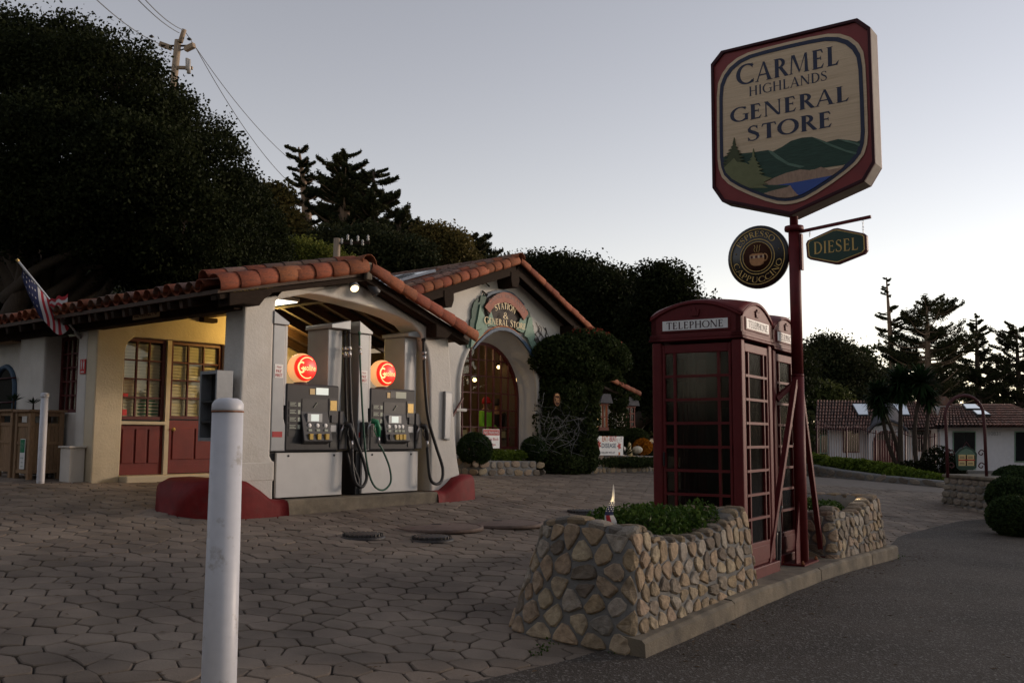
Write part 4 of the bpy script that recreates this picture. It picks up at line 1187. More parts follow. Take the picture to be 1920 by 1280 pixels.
for nm, x0, x1, z0, z1 in (('window_panel', -0.06, 0.655, 0.88, 1.62),):
    mb = MB(); mb.box(x0, x1, 3.60, 3.64, z0, z1)
    p = mb.build(nm, 'red_door', ST)
    for k in range(3):
        a = lerp(x0 + .04, x1 - .04, k / 3) + .02; b = lerp(x0 + .04, x1 - .04, (k + 1) / 3) - .02
        mb = MB(); mb.box(a, b, 3.585, 3.60, z0 + .17, z1 - .06); mb.build('raised_panel', 'red_door', p, bev=0.006)
# door
mb = MB(); mb.box(0.74, 1.655, 3.60, 3.645, 0.885, 1.70); dr = mb.build('door', 'red_door', ST)
for k in range(2):
    a = lerp(.80, 1.60, k / 2) + .02; b = lerp(.80, 1.60, (k + 1) / 2) - .02
    mb = MB(); mb.box(a, b, 3.585, 3.60, 1.10, 1.58); mb.build('raised_panel', 'red_door', dr, bev=0.006)
mb = MB(); mb.box(.74, 1.655, 3.59, 3.60, .89, 1.02); mb.build('kick_board', 'red_door', dr)
mb = MB(); mb.lathe([(.012, 0), (.012, .03), (.03, .04), (.028, .06), (0, .07)], (0.80, 3.585, 1.56), 12, axis='y'); mb.build('door_knob', 'gold', dr)
glazed(ST, 'door_glazing', 0.74, 1.655, 1.72, 2.925, 3.60, 3, 4)
glazed(ST, 'window', 2.86, 4.34, 1.68, 2.89, 3.60, 5, 4)
# small stickers in the window
def sticker(parent, name, x0, x1, z0, z1, y, m, textm=None, text=None, h=0.03):
    mb = MB(); mb.box(x0, x1, y - .004, y, z0, z1); o = mb.build(name, m, parent)
    if text:
        t = MB(); zc = (z0 + z1) / 2
        for i, ln in enumerate(text):
            zz = zc + (len(text) / 2 - i - 1) * h * 1.45 + h * .2
            plain_text(t, ln, lambda a, b, l: ((x0 + x1) / 2 + a, y - .0055, zz + b), h, m=0)
        t.build('lettering', textm, o)
    return o
sticker(w1, 'red_sticker', -0.03, 0.07, 1.76, 1.85, 3.622, 'red_bright')
sticker(w1, 'red_sticker', -0.02, 0.08, 2.02, 2.09, 3.622, 'red_bright')
# green arched number board in the window
GS = thing('number_sign', 'small green arched sign with a white number 1 inside the shop window', 'sign', (0.45, 3.68, 1.76), FB)
mb = MB(); arch = [(0.27, 1.76), (0.60, 1.76), (0.60, 1.90)] + [(0.435 + .165 * math.cos(rad(a)), 1.90 + .13 * math.sin(rad(a))) for a in range(15, 180, 15)] + [(0.27, 1.90)]
mb.prism(arch, 3.675, 3.69, 0); mb.build('board', 'green_plastic', GS)
mb = MB(); plain_text(mb, '1', lambda a, b, l: (0.44 + a, 3.673, 1.80 + b), 0.11, bold=0.02); mb.build('lettering', 'flag_white', GS)

# --- side of the shop (x = -0.5) with piers and a tall window
mb = MB(); mb.box(-0.50, -0.10, 3.785, 4.05, 0.45, 3.0); mb.box(-0.46, -0.10, 4.055, 5.14, 0.45, 1.80); mb.build('side_wall', 'stucco', ST, bev=0.02)
mb = MB(); mb.box(-0.50, -0.10, 5.145, 6.02, 0.45, 3.05); mb.box(-0.34, -0.08, 6.025, 9.6, 0.45, 3.10); mb.build('side_wall', 'stucco', ST, bev=0.04)
SIDE = Matrix.Rotation(rad(-90), 4, 'Z')
def side_window():
    mb = MB(); x = -0.24
    mb.add([], [])
    y0, y1, z0, z1 = 4.06, 5.13, 1.80, 2.99
    for (a, b, c, d) in ((y0, y1, z0, z0 + .06), (y0, y1, z1 - .05, z1), (y0, y0 + .05, z0 + .06, z1 - .05), (y1 - .05, y1, z0 + .06, z1 - .05)):
        mb.box(x, x + .06, a, b, c, d)
    fo = mb.build('window', 'red_frame', ST)
    for k in range(1, 6):
        y = lerp(y0 + .05, y1 - .05, k / 6); mb = MB(); mb.box(x + .006, x + .05, y - .016, y + .016, z0 + .06, z1 - .05); mb.build('glazing_bar', 'red_frame', fo)
    for k in range(1, 5):
        z = lerp(z0 + .06, z1 - .05, k / 5); mb = MB(); mb.box(x + .01, x + .045, y0 + .05, y1 - .05, z - .011, z + .011); mb.build('glazing_bar', 'red_frame', fo)
    w, h = (y1 - y0 - .1) / 6, (z1 - z0 - .11) / 5
    pm = MB(); pm.box(-.003, .003, -w / 2, w / 2, -h / 2, h / 2); pme = pm.mesh('pane', 'glass')
    for i in range(6):
        for k in range(5): inst('pane', pme, fo, Matrix.Translation((x + .03, y0 + .05 + (i + .5) * w, z0 + .06 + (k + .5) * h)))
    sm = MB(); sm.box(-.027, .027, -.47, .47, -.002, .002); sme = sm.mesh('blind_slat', 'blind')
    for k in range(21): inst('blind_slat', sme, fo, Matrix.Translation((x + .085, (y0 + y1) / 2, z0 + .07 + k * .053)) @ rotm(y=rad(-68)))
    bb = MB(); bb.box(x + .17, x + .18, y0, y1, z0, z1); bb.build('blind_back', 'interior_dark', fo)
side_window()
# arched grille window at the far left
mb = MB(); pts = [(-.352, 6.45, 1.2), (-.352, 6.45, 2.2)] + [(-.352, 6.85 - .40 * math.cos(rad(a)), 2.2 + .40 * math.sin(rad(a))) for a in range(15, 180, 15)] + [(-.352, 7.25, 2.2), (-.352, 7.25, 1.2)]
mb.tube(pts, 0.045, 6); wa = mb.build('arched_window', 'slate_blue', ST)
mb = MB(); mb.add([(-.345, y, z) for _, y, z in pts], [list(range(len(pts)))[::-1]]); mb.build('pane', 'dark_glass', wa)
for z in (1.55, 2.0, 2.4):
    mb = MB(); mb.tube([(-.40, 6.35, z), (-.40, 7.3, z)], .014, 6); mb.build('grille_bar', 'iron', wa)
mb = MB(); mb.box(-0.55, -0.36, 6.2, 6.9, 2.97, 3.10); mb.build('eave_block', 'bin_wood', ST)

# --- store gable wall (y = 3.5) with the big arched window
AC, AH, ASP = 8.47, 1.27, 2.50                       # arch centre, half width, springing height
def arch_pts(hw, spring, apex, z0, n=24):
    return [(AC - hw, z0)] + [(AC - hw * math.cos(math.pi * k / n), spring + (apex - spring) * math.sin(math.pi * k / n)) for k in range(n + 1)] + [(AC + hw, z0)]
A_out = arch_pts(AH, ASP, 3.77, 1.18)
A_in = arch_pts(AH - .04, 2.30, 3.53, 1.18)
mb = MB()
nA = len(A_out)
wl_, wr_ = 5.95, 11.02
zl = lambda u: float(np.interp(u, [5.2, 8.56, 11.3], [3.98, 5.10, 3.82]))
half_l = [(wl_, 0.4), (AC, 0.4), (AC, 1.18)] + A_out[:nA // 2 + 1] + [(AC, zl(AC)), (wl_, zl(wl_))]
half_r = [(AC, 0.4), (wr_, 0.4), (wr_, zl(wr_)), (8.56, zl(8.56)), (AC, zl(AC))] + A_out[nA // 2:] + [(AC, 1.18)]
for h_ in (half_l, half_r):
    mb.add([(x, 3.5, z) for x, z in h_], [list(range(len(h_)))])
n0 = len(mb.v)
mb.add([(x, 3.5, z) for x, z in A_out] + [(x, 3.98, z) for x, z in A_in], [(i, i + 1, nA + i + 1, nA + i) for i in range(nA - 1)] + [(nA - 1, 0, nA, 2 * nA - 1)], 0, False)
mb.box(5.95, 5.99, 3.503, 10.5, 0.4, 4.1); mb.box(10.98, 11.02, 3.503, 10.5, 0.4, 3.85)
mb.build('store_gable_wall', 'stucco', ST)
mb = MB(); mb.tube([(x, 3.50, z) for x, z in arch_pts(AH + .03, ASP, 3.80, 1.2)], 0.055, 8); mb.build('arch_moulding', 'stucco', ST)
mb = MB(); mb.box(7.05, 7.35, 3.42, 3.52, 1.98, 2.04); mb.box(9.6, 9.9, 3.42, 3.52, 1.98, 2.04); mb.build('impost', 'stucco', ST, bev=.01)
# window frame, bars, panes clipped to the arch
def clip_poly(poly, clip):
    def inside(p, a, b): return (b[0] - a[0]) * (p[1] - a[1]) - (b[1] - a[1]) * (p[0] - a[0]) >= -1e-9
    out = poly
    for a, b in zip(clip, clip[1:] + clip[:1]):
        inp, out = out, []
        if not inp: return []
        for p, q in zip(inp, inp[1:] + inp[:1]):
            ip, iq = inside(p, a, b), inside(q, a, b)
            if ip != iq:
                d1 = (b[0] - a[0]) * (p[1] - a[1]) - (b[1] - a[1]) * (p[0] - a[0]); d2 = (b[0] - a[0]) * (q[1] - a[1]) - (b[1] - a[1]) * (q[0] - a[0])
                t = d1 / (d1 - d2); x = (p[0] + (q[0] - p[0]) * t, p[1] + (q[1] - p[1]) * t)
                if ip: out += [x]
                else: out += [x, q]
            elif iq: out.append(q)
    return out
WY = 3.985
wi = arch_pts(AH - .04, 2.30, 3.53, 1.185); wo = arch_pts(AH - .10, 2.30, 3.465, 1.255)
mb = MB(); mb.ring(wi[::-1], wo[::-1], WY, WY + .07); AW = mb.build('arched_window', 'red_frame', ST)
clip = wo[::-1]
X = [AC - 1.14 + 2.28 * i / 9 for i in range(10)]; Z = [1.275, 1.68, 2.05, 2.42, 2.79, 3.14, 3.5]
for i, x in enumerate(X[1:-1]):
    w = .020 if i in (2, 5) else .014
    p = clip_poly([(x - w, 1.2), (x + w, 1.2), (x + w, 3.6), (x - w, 3.6)], clip)
    if p: mb = MB(); mb.prism(p, WY + .01, WY + .055); mb.build('glazing_bar', 'red_frame', AW)
for z in Z[1:-1]:
    p = clip_poly([(AC - 2, z - .012), (AC + 2, z - .012), (AC + 2, z + .012), (AC - 2, z + .012)], clip)
    if p: mb = MB(); mb.prism(p, WY + .015, WY + .05); mb.build('glazing_bar', 'red_frame', AW)
for i in range(9):
    for k in range(6):
        p = clip_poly([(X[i] + .01, Z[k] + .01), (X[i + 1] - .01, Z[k] + .01), (X[i + 1] - .01, Z[k + 1] - .01), (X[i] + .01, Z[k + 1] - .01)], clip)
        if len(p) > 2: mb = MB(); mb.prism(p, WY + .03, WY + .035); mb.build('pane', 'glass', AW)
# interior of the store
mb = MB()
mb.add([(6.0, 4.1, .75), (10.97, 4.1, .75), (10.97, 8.0, .75), (6.0, 8.0, .75)], [(0, 1, 2, 3)])
mb.add([(6.0, 8.0, .75), (10.97, 8.0, .75), (10.97, 8.0, 3.8), (6.0, 8.0, 3.8)], [(0, 1, 2, 3)])
mb.add([(6.0, 4.1, 3.8), (10.97, 4.1, 3.8), (10.97, 8.0, 3.8), (6.0, 8.0, 3.8)], [(3, 2, 1, 0)])
mb.box(10.93, 10.97, 4.1, 8.0, .75, 3.79)
mb.build('shop_interior', 'interior_wall', ST)

# --- store roof
def storez(u): return float(np.interp(u, [5.2, 8.56, 11.3], [4.02, 5.14, 3.86]))
mb = MB()
slab(mb, (5.2, 4.02), (8.558, 5.14), 3.12, 10.6, 0.05); slab(mb, (8.562, 5.14), (11.3, 3.86), 3.12, 10.6, 0.05)
mb.build('store_roof_boards', 'dark_wood', ST)
for a, b in (((5.2, 3.93), (8.556, 5.05)), ((8.564, 5.05), (11.3, 3.77))):
    mb = MB(); mb.bar((a[0], 3.14, a[1]), (b[0], 3.14, b[1]), 0.05, 0.17); mb.build('barge_board', 'dark_wood', ST, bev=.008)
def purlin(u, z):
    mb = MB(); mb.prism([(u - .14, z - .05), (u - .10, z - .20), (u + .08, z - .20), (u + .14, z - .06), (u + .14, z + .12), (u - .14, z + .12)], 3.10, 3.60, 0); mb.build('purlin_end', 'dark_wood', ST, bev=.01)
purlin(8.50, 4.86); purlin(6.45, 4.22); purlin(10.75, 3.92)
verge(ST, (5.2, 4.12), (8.53, 5.235), 3.10, 13, r=.12); verge(ST, (11.35, 3.93), (8.60, 5.235), 3.10, 11, r=.12)
put_tile(TILE, ST, (8.56, 2.98, 5.28), (0, 1, 0), (0, 0, 1), .42, .13)
for k in range(20): put_tile(TILE_OLD, ST, (8.56, 3.34 + k * .35, 5.27), (0, 1, .01), (0, 0, 1), .42, .12)
ds = Vector((3.36, 0, 1.12)).normalized()
ns_ = Vector((-ds.z, 0, ds.x))
for c in range(13):
    v = 3.50 + c * 0.25
    for r_ in range(9):
        b = Vector((5.25, v + random.uniform(-.012, .012), 4.12)) + ds * (r_ * 0.385) + ns_ * (.03 + random.uniform(-.006, .006))
        put_tile(TILE_OLD if random.random() < .8 else TILE, ST, b, ds, ns_, 0.46, 0.10)
mb = MB()
for c in range(13, 28):
    v = 3.50 + c * 0.25; mb.tube([(5.25, v, 4.15), (8.5, v, 5.23)], .10, 6)
for c in range(28):
    v = 3.375 + c * .25; mb.tube([(8.62, v, 5.20), (11.25, v, 3.97)], .10, 6)
for c in range(28):
    v = 3.375 + c * .25; mb.tube([(5.25, v, 4.085), (8.5, v, 5.165)], .075, 6)
mb.build('store_tile_field', 'tile_stuff', ST, kind='stuff')
# solar panels lying on the store roof
SP = thing('solar_panel', 'dark glossy solar panel array lying on the left slope of the store roof', 'solar panel', (6.9, 5.2, 4.75), FB)
for k in range(3):
    b0 = Vector((5.75, 4.55 + k * 1.05, 4.20)) + ns_ * .22; 
    p = [b0, b0 + ds * 1.95, b0 + ds * 1.95 + Vector((0, 1.0, 0)), b0 + Vector((0, 1.0, 0))]
    q = [x + ns_ * .045 for x in p]
    mb = MB(); mb.add(p + q, [(3, 2, 1, 0), (4, 5, 6, 7), (0, 1, 5, 4), (1, 2, 6, 5), (2, 3, 7, 6), (3, 0, 4, 7)]); pn = mb.build('panel', 'solar', SP)
    mb = MB()
    for a, b in zip(p, p[1:] + p[:1]): mb.bar(a + ns_ * .024, b + ns_ * .024, .03, .055, up=ns_)
    mb.build('frame', 'alu', pn)

# --- lower wing to the right of the ivy, with two bay windows
mb = MB(); mb.box(11.03, 16.2, 5.2, 9.5, 0.35, 2.75); mb.build('wing_wall', 'stucco', ST)
mb = MB(); slab(mb, (11.03, 3.35), (15.0, 2.55), 4.55, 9.6, .06); mb.build('wing_roof_boards', 'dark_wood', ST)

# --- letters and trees of the gable sign
GSN = thing('gable_sign', 'painted wooden arched store sign with fir trees over the big arched window', 'sign', (AC, 3.45, 3.7), FB)
def bpoly(pxs, V=3.44): return [onB(x, y, V) for x, y in pxs]
def ppx(x, y): return (870 + x / 8.533, 530 + y / 8.533)       # reading points off one enlargement of the photo
def layer(name, pts, y0, th, m, parent=GSN):
    mb = MB(); mb.prism(bpoly([ppx(*p) for p in pts]), y0 - th, y0, 0); return mb.build(name, m, parent)
layer('back_board', [(370, 185), (450, 140), (560, 112), (680, 115), (800, 165), (900, 260), (975, 330), (985, 700), (930, 800), (800, 760), (600, 700), (400, 740), (330, 640), (310, 380)], 3.50, .02, 'plank_dark')
layer('sky_arch', [(370, 190), (450, 140), (560, 112), (680, 115), (800, 165), (900, 255), (985, 345), (960, 370), (870, 290), (770, 210), (660, 165), (560, 160), (460, 185), (385, 235)], 3.478, .02, 'slate_blue')
def firtree(name, outline, y0, m, th=.025): return layer(name, outline, y0, th, m)
firtree('fir_tree', [(60, 1050), (30, 890), (60, 800), (100, 740), (105, 600), (130, 560), (130, 430), (150, 380), (165, 320), (225, 245), (240, 250), (215, 330), (260, 300), (275, 210), (320, 190), (325, 160), (330, 200), (370, 230), (320, 380), (330, 560), (300, 740), (200, 880), (130, 1060)], 3.474, 'mint_dark')
firtree('fir_tree', [(180, 760), (190, 660), (215, 560), (235, 440), (252, 345), (270, 440), (320, 520), (345, 640), (370, 720), (340, 760), (260, 740)], 3.448, 'mint')
firtree('fir_tree', [(100, 1040), (110, 920), (130, 840), (180, 780), (260, 745), (330, 740), (300, 830), (200, 920), (140, 1010)], 3.446, 'mint')
firtree('fir_tree', [(370, 700), (365, 600), (395, 520), (425, 455), (450, 540), (490, 640), (500, 700), (430, 690)], 3.446, 'mint')
firtree('fir_tree', [(870, 760), (880, 640), (910, 570), (960, 600), (1010, 480), (1020, 420), (1060, 480), (1065, 540), (1020, 620), (1000, 700), (960, 800)], 3.474, 'mint_dark')
firtree('fir_tree', [(960, 850), (985, 730), (1010, 640), (1030, 560), (1060, 540), (1085, 570), (1090, 680), (1130, 870), (1090, 950), (1010, 880)], 3.448, 'mint')
firtree('fir_tree', [(1010, 880), (1080, 890), (1140, 960), (1165, 1050), (1120, 1130), (1060, 1000)], 3.446, 'mint')
firtree('fir_tree', [(880, 640), (905, 565), (945, 600), (1000, 560), (980, 760), (940, 800), (830, 740), (860, 700)], 3.462, 'mint')
layer('red_arch', [(340, 355), (420, 260), (520, 180), (620, 150), (720, 165), (820, 225), (910, 320), (1005, 465), (1010, 500), (945, 600), (880, 490), (800, 395), (720, 335), (640, 315), (560, 330), (480, 375), (425, 435), (405, 490), (320, 390)], 3.44, .03, 'terracotta')
layer('blue_arch', [(130, 1055), (200, 950), (300, 850), (400, 770), (500, 725), (600, 712), (700, 725), (800, 775), (900, 865), (1000, 985), (1080, 1110), (1120, 1205), (1080, 1195), (1020, 1090), (930, 960), (840, 865), (740, 795), (640, 765), (540, 765), (440, 800), (340, 870), (240, 960), (150, 1060)], 3.442, .04, 'slate_blue')
mb = MB(); c3 = [(115, 1045), (200, 935), (300, 835), (400, 752), (500, 708), (600, 695), (700, 708), (800, 758), (900, 848), (1000, 968)]
mb.tube([(*(lambda q: (q[0], 3.43, q[1]))(onB(*ppx(*p), 3.43)),) for p in c3], .012, 5); mb.build('gold_edge', 'orange_ink', GSN)
def chord_text(mb, text, pL, pR, h, V, mid=None, glyphs=GL, **kw):
    """serif text along a chord, arched through mid when given (points read off the enlargement)"""
    (x0, z0), (x1, z1) = onB(*ppx(*pL), V), onB(*ppx(*pR), V)
    L = math.hypot(x1 - x0, z1 - z0)
    zm = None
    if mid: zm = onB(*ppx(*mid), V)[1] - (z0 + z1) / 2
    ax, az = (x1 - x0) / L, (z1 - z0) / L
    def fn(a, b, l):
        t = a / L + .5
        s_ = (4 * t * (1 - t) * zm) if zm else 0
        sl = (4 * (1 - 2 * t) * zm / L) if zm else 0
        return (lerp(x0, x1, t) - b * (az + sl) / math.hypot(1, az + sl), V - l, lerp(z0, z1, t) + s_ + b * ax / math.hypot(1, sl))
    serif_text(mb, text, fn, h, width=L, glyphs=glyphs, **kw)
mb = MB(); chord_text(mb, 'STATION', (510, 455), (815, 505), .135, 3.404, mid=(655, 420)); mb.build('lettering', 'gold_light', GSN)
mb = MB(); chord_text(mb, '&', (630, 575), (712, 580), .14, 3.404); mb.build('lettering', 'gold_light', GSN)
mb = MB(); chord_text(mb, 'GENERAL STORE', (330, 655), (985, 755), .135, 3.404, mid=(650, 690), big_first=1.15); mb.build('lettering', 'gold_light', GSN)
GL_C = serif_glyphs(.135, .06)
mb = MB(); chord_text(mb, 'CARMEL', (415, 345), (620, 235), .10, 3.408, mid=(505, 265), glyphs=GL_C); chord_text(mb, 'HIGHLANDS', (655, 238), (960, 500), .10, 3.408, mid=(830, 310), glyphs=GL_C); mb.build('lettering', 'sign_maroon', GSN)
for (px, py) in ((350, 20), (322, 165)):                       # bracket and hook on the wall
    u_, z_ = onB(*ppx(px, py), 3.45)
    mb = MB(); mb.bar((u_, 3.50, z_ + .05), (u_ + .06, 3.40, z_ - .05), .03, .03); mb.solo('wall_hook', 'dark_wood', 'small dark hook on the store gable wall %s' % ('just above the sign' if py > 100 else 'up under the barge board'), 'hook', (u_, 3.45, z_), FB)

# --- clearance board on the eave beam
CB = thing('clearance_sign', 'small weathered clearance board on the dark eave beam', 'sign', (-0.62, 1.6, 3.10), FB)
def on_side(px, py, U):
    d = ray(px, py); nx = Vector((FB[0][0], FB[1][0], 0)); o = Vector((FB[0][3], FB[1][3], 0)) + nx * U
    t = o.dot(nx) / d.dot(nx); p = FB.inverted() @ Vector((d.x * t, d.y * t, d.z * t + EYE)); return p.y, p.z
(va, za), (vb_, zb_) = on_side(298, 583, -.62), on_side(249, 589, -.62)
zc = (za + zb_) / 2
mb = MB(); mb.box(-.62, -.603, va, vb_, zc - .075, zc + .075); mb.build('board', 'cup_light', CB)
mb = MB(); plain_text(mb, "CLEARANCE 7'-6\"", lambda a, b, l: (-.6215, (va + vb_) / 2 - a, zc - .045 + b), .085, width=abs(vb_ - va) * .92, bold=.01); mb.build('lettering', 'sign_maroon', CB)
# restroom sign on the pier
RS = thing('restroom_sign', 'small red restroom sign on the white pier under the flag', 'sign', (-.51, 3.78, 2.3), FB)
(va, za), (vb_, zb_) = on_side(162, 673, -.502), on_side(151, 701, -.502)
mb = MB(); mb.box(-.516, -.502, va, vb_, zb_, za); mb.build('board', 'red_bright', RS)
vm, zm = (va + vb_) / 2, (za + zb_) / 2 + .03
mb = MB()
for dv in (-.035, .035):
    mb.add([(-.5175, vm + dv + .012 * math.cos(a), zm + .055 + .012 * math.sin(a)) for a in np.linspace(6.283, 0, 9)[:-1]], [list(range(8))])
    mb.box(-.5175, -.5165, vm + dv - .017, vm + dv + .017, zm - .03, zm + .038); mb.box(-.5175, -.5165, vm + dv - .012, vm + dv + .012, zm - .07, zm - .03)
mb.box(-.5175, -.5165, vm - .05, vm + .05, zm - .12, zm - .10)
mb.build('pictogram', 'flag_white', RS)

# --- lamps of the canopy
CL = thing('canopy_light', 'lit fluorescent fitting under the canopy boards', 'lamp', (0.6, 1.0, 3.45), FB)
u0_, z0_ = onB(512, 562, .75); u1_, z1_ = onB(536, 553, 1.15)
lz = z0_ + .015
mb = MB(); mb.box(u0_ - .05, u0_ + .42, 0.72, 1.45, lz, lz + .05); mb.build('fitting', 'pump_white', CL)
mb = MB(); mb.box(u0_ - .03, u0_ + .40, 0.74, 1.43, lz - .012, lz - .001); mb.build('diffuser', 'tube_light', CL)
la = bpy.data.lights.new('canopy_lamp', 'AREA'); la.shape = 'RECTANGLE'; la.size = .4; la.size_y = .65; la.energy = 1.5 * LK; la.color = (1.0, .86, .62)
lo = bpy.data.objects.new('canopy_lamp', la); COL.objects.link(lo); lo.matrix_world = FB @ Matrix.Translation((u0_ + .18, 1.1, lz - .03)); lo['kind'] = 'helper'
WLp = thing('wall_lamp', 'orange glass lantern on a dark bracket high on the yellow lit wall', 'lamp', (1.45, 3.4, 3.12), FB)
ua, za = onB(403, 586, 3.36); ub_, zb_ = onB(384, 592, 3.42)
mb = MB(); mb.box(ub_ - .05, ua + .06, 3.36, 3.50, zb_ - .10, zb_ - .03); mb.box(ub_ - .06, ub_ + .05, 3.38, 3.50, zb_ - .03, zb_ + .12); mb.build('bracket', 'dark_wood', WLp, bev=.01)
mb = MB(); mb.lathe([(.02, -.075), (.06, -.045), (.075, 0), (.06, .045), (.02, .075)], (ua, 3.33, za + .02), 14); mb.build('globe', 'bulb_orange', WLp)
FL2 = thing('soffit_lamp', 'small warm lamp under the canopy behind the left pier lighting the door wall', 'lamp', (2.0, 2.7, 3.3), FB)
mb = MB(); mb.lathe([(.05, .08), (.06, .03), (.085, -.05)], (2.05, 2.75, 3.24), 14); mb.build('housing', 'pump_white', FL2)
mb = MB(); mb.lathe([(.0, .0), (.055, -.01), (.07, -.045), (.0, -.06)], (2.05, 2.75, 3.24), 14); mb.build('lamp_bulb', 'bulb', FL2)
lp = bpy.data.lights.new('soffit_lamp_light', 'POINT'); lp.energy = 46.0 * LK; lp.color = (1.0, .62, .16); lp.shadow_soft_size = .08
lo = bpy.data.objects.new('soffit_lamp_light', lp); COL.objects.link(lo); lo.matrix_world = FB @ Matrix.Translation((2.05, 2.72, 3.08)); lo['kind'] = 'helper'
# twin spotlights on the canopy gable
TS = thing('spotlight', 'twin spotlight under the canopy ridge, its left head lit', 'spotlight', (1.42, -.1, 3.5), FB)
us, zs_ = onB(683, 527, -.12)
mb = MB(); mb.box(us - .06, us + .06, -.23, -.065, zs_ - .02, zs_ + .05); mb.build('junction_box', 'steel_box', TS, bev=.008)
def spot_head(px, py, tx, tz, lit):
    u_, z_ = onB(px, py, -.26)
    d = Vector((tx, -.55, tz)).normalized()
    p = Vector((u_, -.26, z_)); back = p - d * .17
    mb = MB(); mb.tube([back - d * .02, back + d * .02, back + d * .09, p], [.028, .05, .062, .068], 14); h = mb.build('lamp_head', 'pump_mid' if not lit else 'steel_box', TS)
    mb = MB(); mb.tube([p - d * .004, p + d * .008], [.058, .05], 14); mb.build('lens', 'spot_lens' if lit else 'dark_glass', h)
    mb = MB(); mb.tube([back, (us, -.20, zs_)], .012, 6); mb.build('arm', 'pump_dark', h)
    return p, d
pl_, dl_ = spot_head(665, 541, -.25, -.55, True)
pr_, dr_ = spot_head(707, 551, .45, -.9, False)
for (p_, d_, e_) in ((pl_, dl_, 7.0), (pr_, Vector((.15, .35, -1)).normalized(), 9.0)):
    sl = bpy.data.lights.new('spotlight_light', 'SPOT'); sl.energy = e_ * LK; sl.color = (1.0, .74, .42); sl.spot_size = rad(95); sl.spot_blend = .7; sl.shadow_soft_size = .05
    so = bpy.data.objects.new('spotlight_light', sl); COL.objects.link(so); so['kind'] = 'helper'
    wp = FB @ (p_ + d_ * .03); so.location = wp; so.rotation_euler = (FB.to_3x3() @ d_).to_track_quat('-Z', 'Y').to_euler()
# lights inside the store
SL = []
for i, (px, py, V, m_) in enumerate(((935, 688, 5.5, 'bulb'), (890, 712, 5.0, 'bulb'), (967, 712, 4.6, 'bulb_dim'), (929, 676, 6.0, 'bulb_dim'))):
    u_, z_ = onB(px, py, V)
    t = thing('pendant_lamp', ['small bright pendant lamp high in the middle of the arched window', 'small warm pendant lamp behind the left panes of the arched window', 'orange lantern glowing by the right side of the arched window', 'faint topmost pendant lamp behind the arched window'][i], 'lamp', (u_, V, z_), FB, 'pendant lamps inside the store')
    mb = MB(); mb.lathe([(.0, -.05), (.04, -.03), (.05, 0), (.03, .04), (.012, .06)], (u_, V, z_), 12); mb.build('lamp_bulb', m_, t)
    mb = MB(); mb.tube([(u_, V, z_ + .05), (u_, V, 3.79)], .006, 5); mb.lathe([(.09, .04), (.05, .09), (.012, .11)], (u_, V, z_), 12); mb.build('cord', 'dark_wood', t)
for (u_, V, z_, e_) in ((8.3, 4.6, 3.3, 10), (9.7, 5.6, 2.9, 7), (7.4, 5.2, 2.9, 7), (8.6, 6.6, 3.0, 12)):
    lp = bpy.data.lights.new('store_light', 'POINT'); lp.energy = e_ * LK; lp.color = (1.0, .66, .32); lp.shadow_soft_size = .1
    lo = bpy.data.objects.new('store_light', lp); COL.objects.link(lo); lo.matrix_world = FB @ Matrix.Translation((u_, V, z_)); lo['kind'] = 'helper'
# ================================================================ PUMP ISLAND, PUMPS
def ptz(px, py, z):
    d = ray(px, py); t = (z - EYE) / d.z
    return Vector((d.x * t, d.y * t, z))
ISL = thing('pump_island', 'concrete pump island curb with glossy red painted raised ends', 'curb', (1.3, .3, .5), FB)
mb = MB(); mb.box(0.14, 2.80, -0.20, 0.80, 0.35, 0.675); mb.build('curb', 'concrete', ISL, bev=.015)
def loft_end(name, prof, y0, y1, flip=1):
    """rounded red end; prof = (u, top z)"""
    mb = MB(); vs = []; cs = []
    for (u_, z_, ya, yb) in prof:
        zb_ = 0.30; r_ = min(.09, (z_ - zb_) * .4)
        sec = [(ya - .03, zb_), (ya, z_ - r_)] + [(ya + r_ * (1 - math.cos(rad(a))), z_ - r_ * (1 - math.sin(rad(a)))) for a in (30, 60, 90)]
        sec += [(yb - r_ * (1 - math.cos(rad(a))), z_ - r_ * (1 - math.sin(rad(a)))) for a in (90, 60, 30)] + [(yb, z_ - r_), (yb + .03, zb_)]
        vs += [(u_, y, z) for y, z in sec]; n = len(sec)
    fs = [(i * n + k, (i + 1) * n + k, (i + 1) * n + k + 1, i * n + k + 1) for i in range(len(prof) - 1) for k in range(n - 1)]
    fs += [tuple(reversed(range(n))), tuple((len(prof) - 1) * n + k for k in range(n))]
    mb.add(vs, fs, 0, True)
    return mb.build(name, 'red_curb', ISL)
loft_end('red_end', [(-1.15, .42, .30, .50), (-1.12, .72, .14, .68), (-1.02, .90, -.06, .84), (-.86, .955, -.16, .90), (-.6, .96, -.21, .90), (-.42, .92, -.22, .90), (-.25, .82, -.225, .88), (-.10, .71, -.23, .86), (.0, .685, -.23, .84), (.145, .682, -.23, .84)], 0, 0)
loft_end('red_end', [(2.795, .682, -.22, .84), (2.95, .69, -.22, .84), (3.08, .76, -.22, .86), (3.22, .86, -.22, .88), (3.4, .90, -.20, .88), (3.62, .90, -.15, .84), (3.74, .86, -.06, .76), (3.78, .66, .05, .66)], 0, 0)
mb = MB(); mb.box(-.56, .04, -.065, .345, .9, 1.16); mb.build('pier_plinth', 'stucco', ISL, bev=.03)

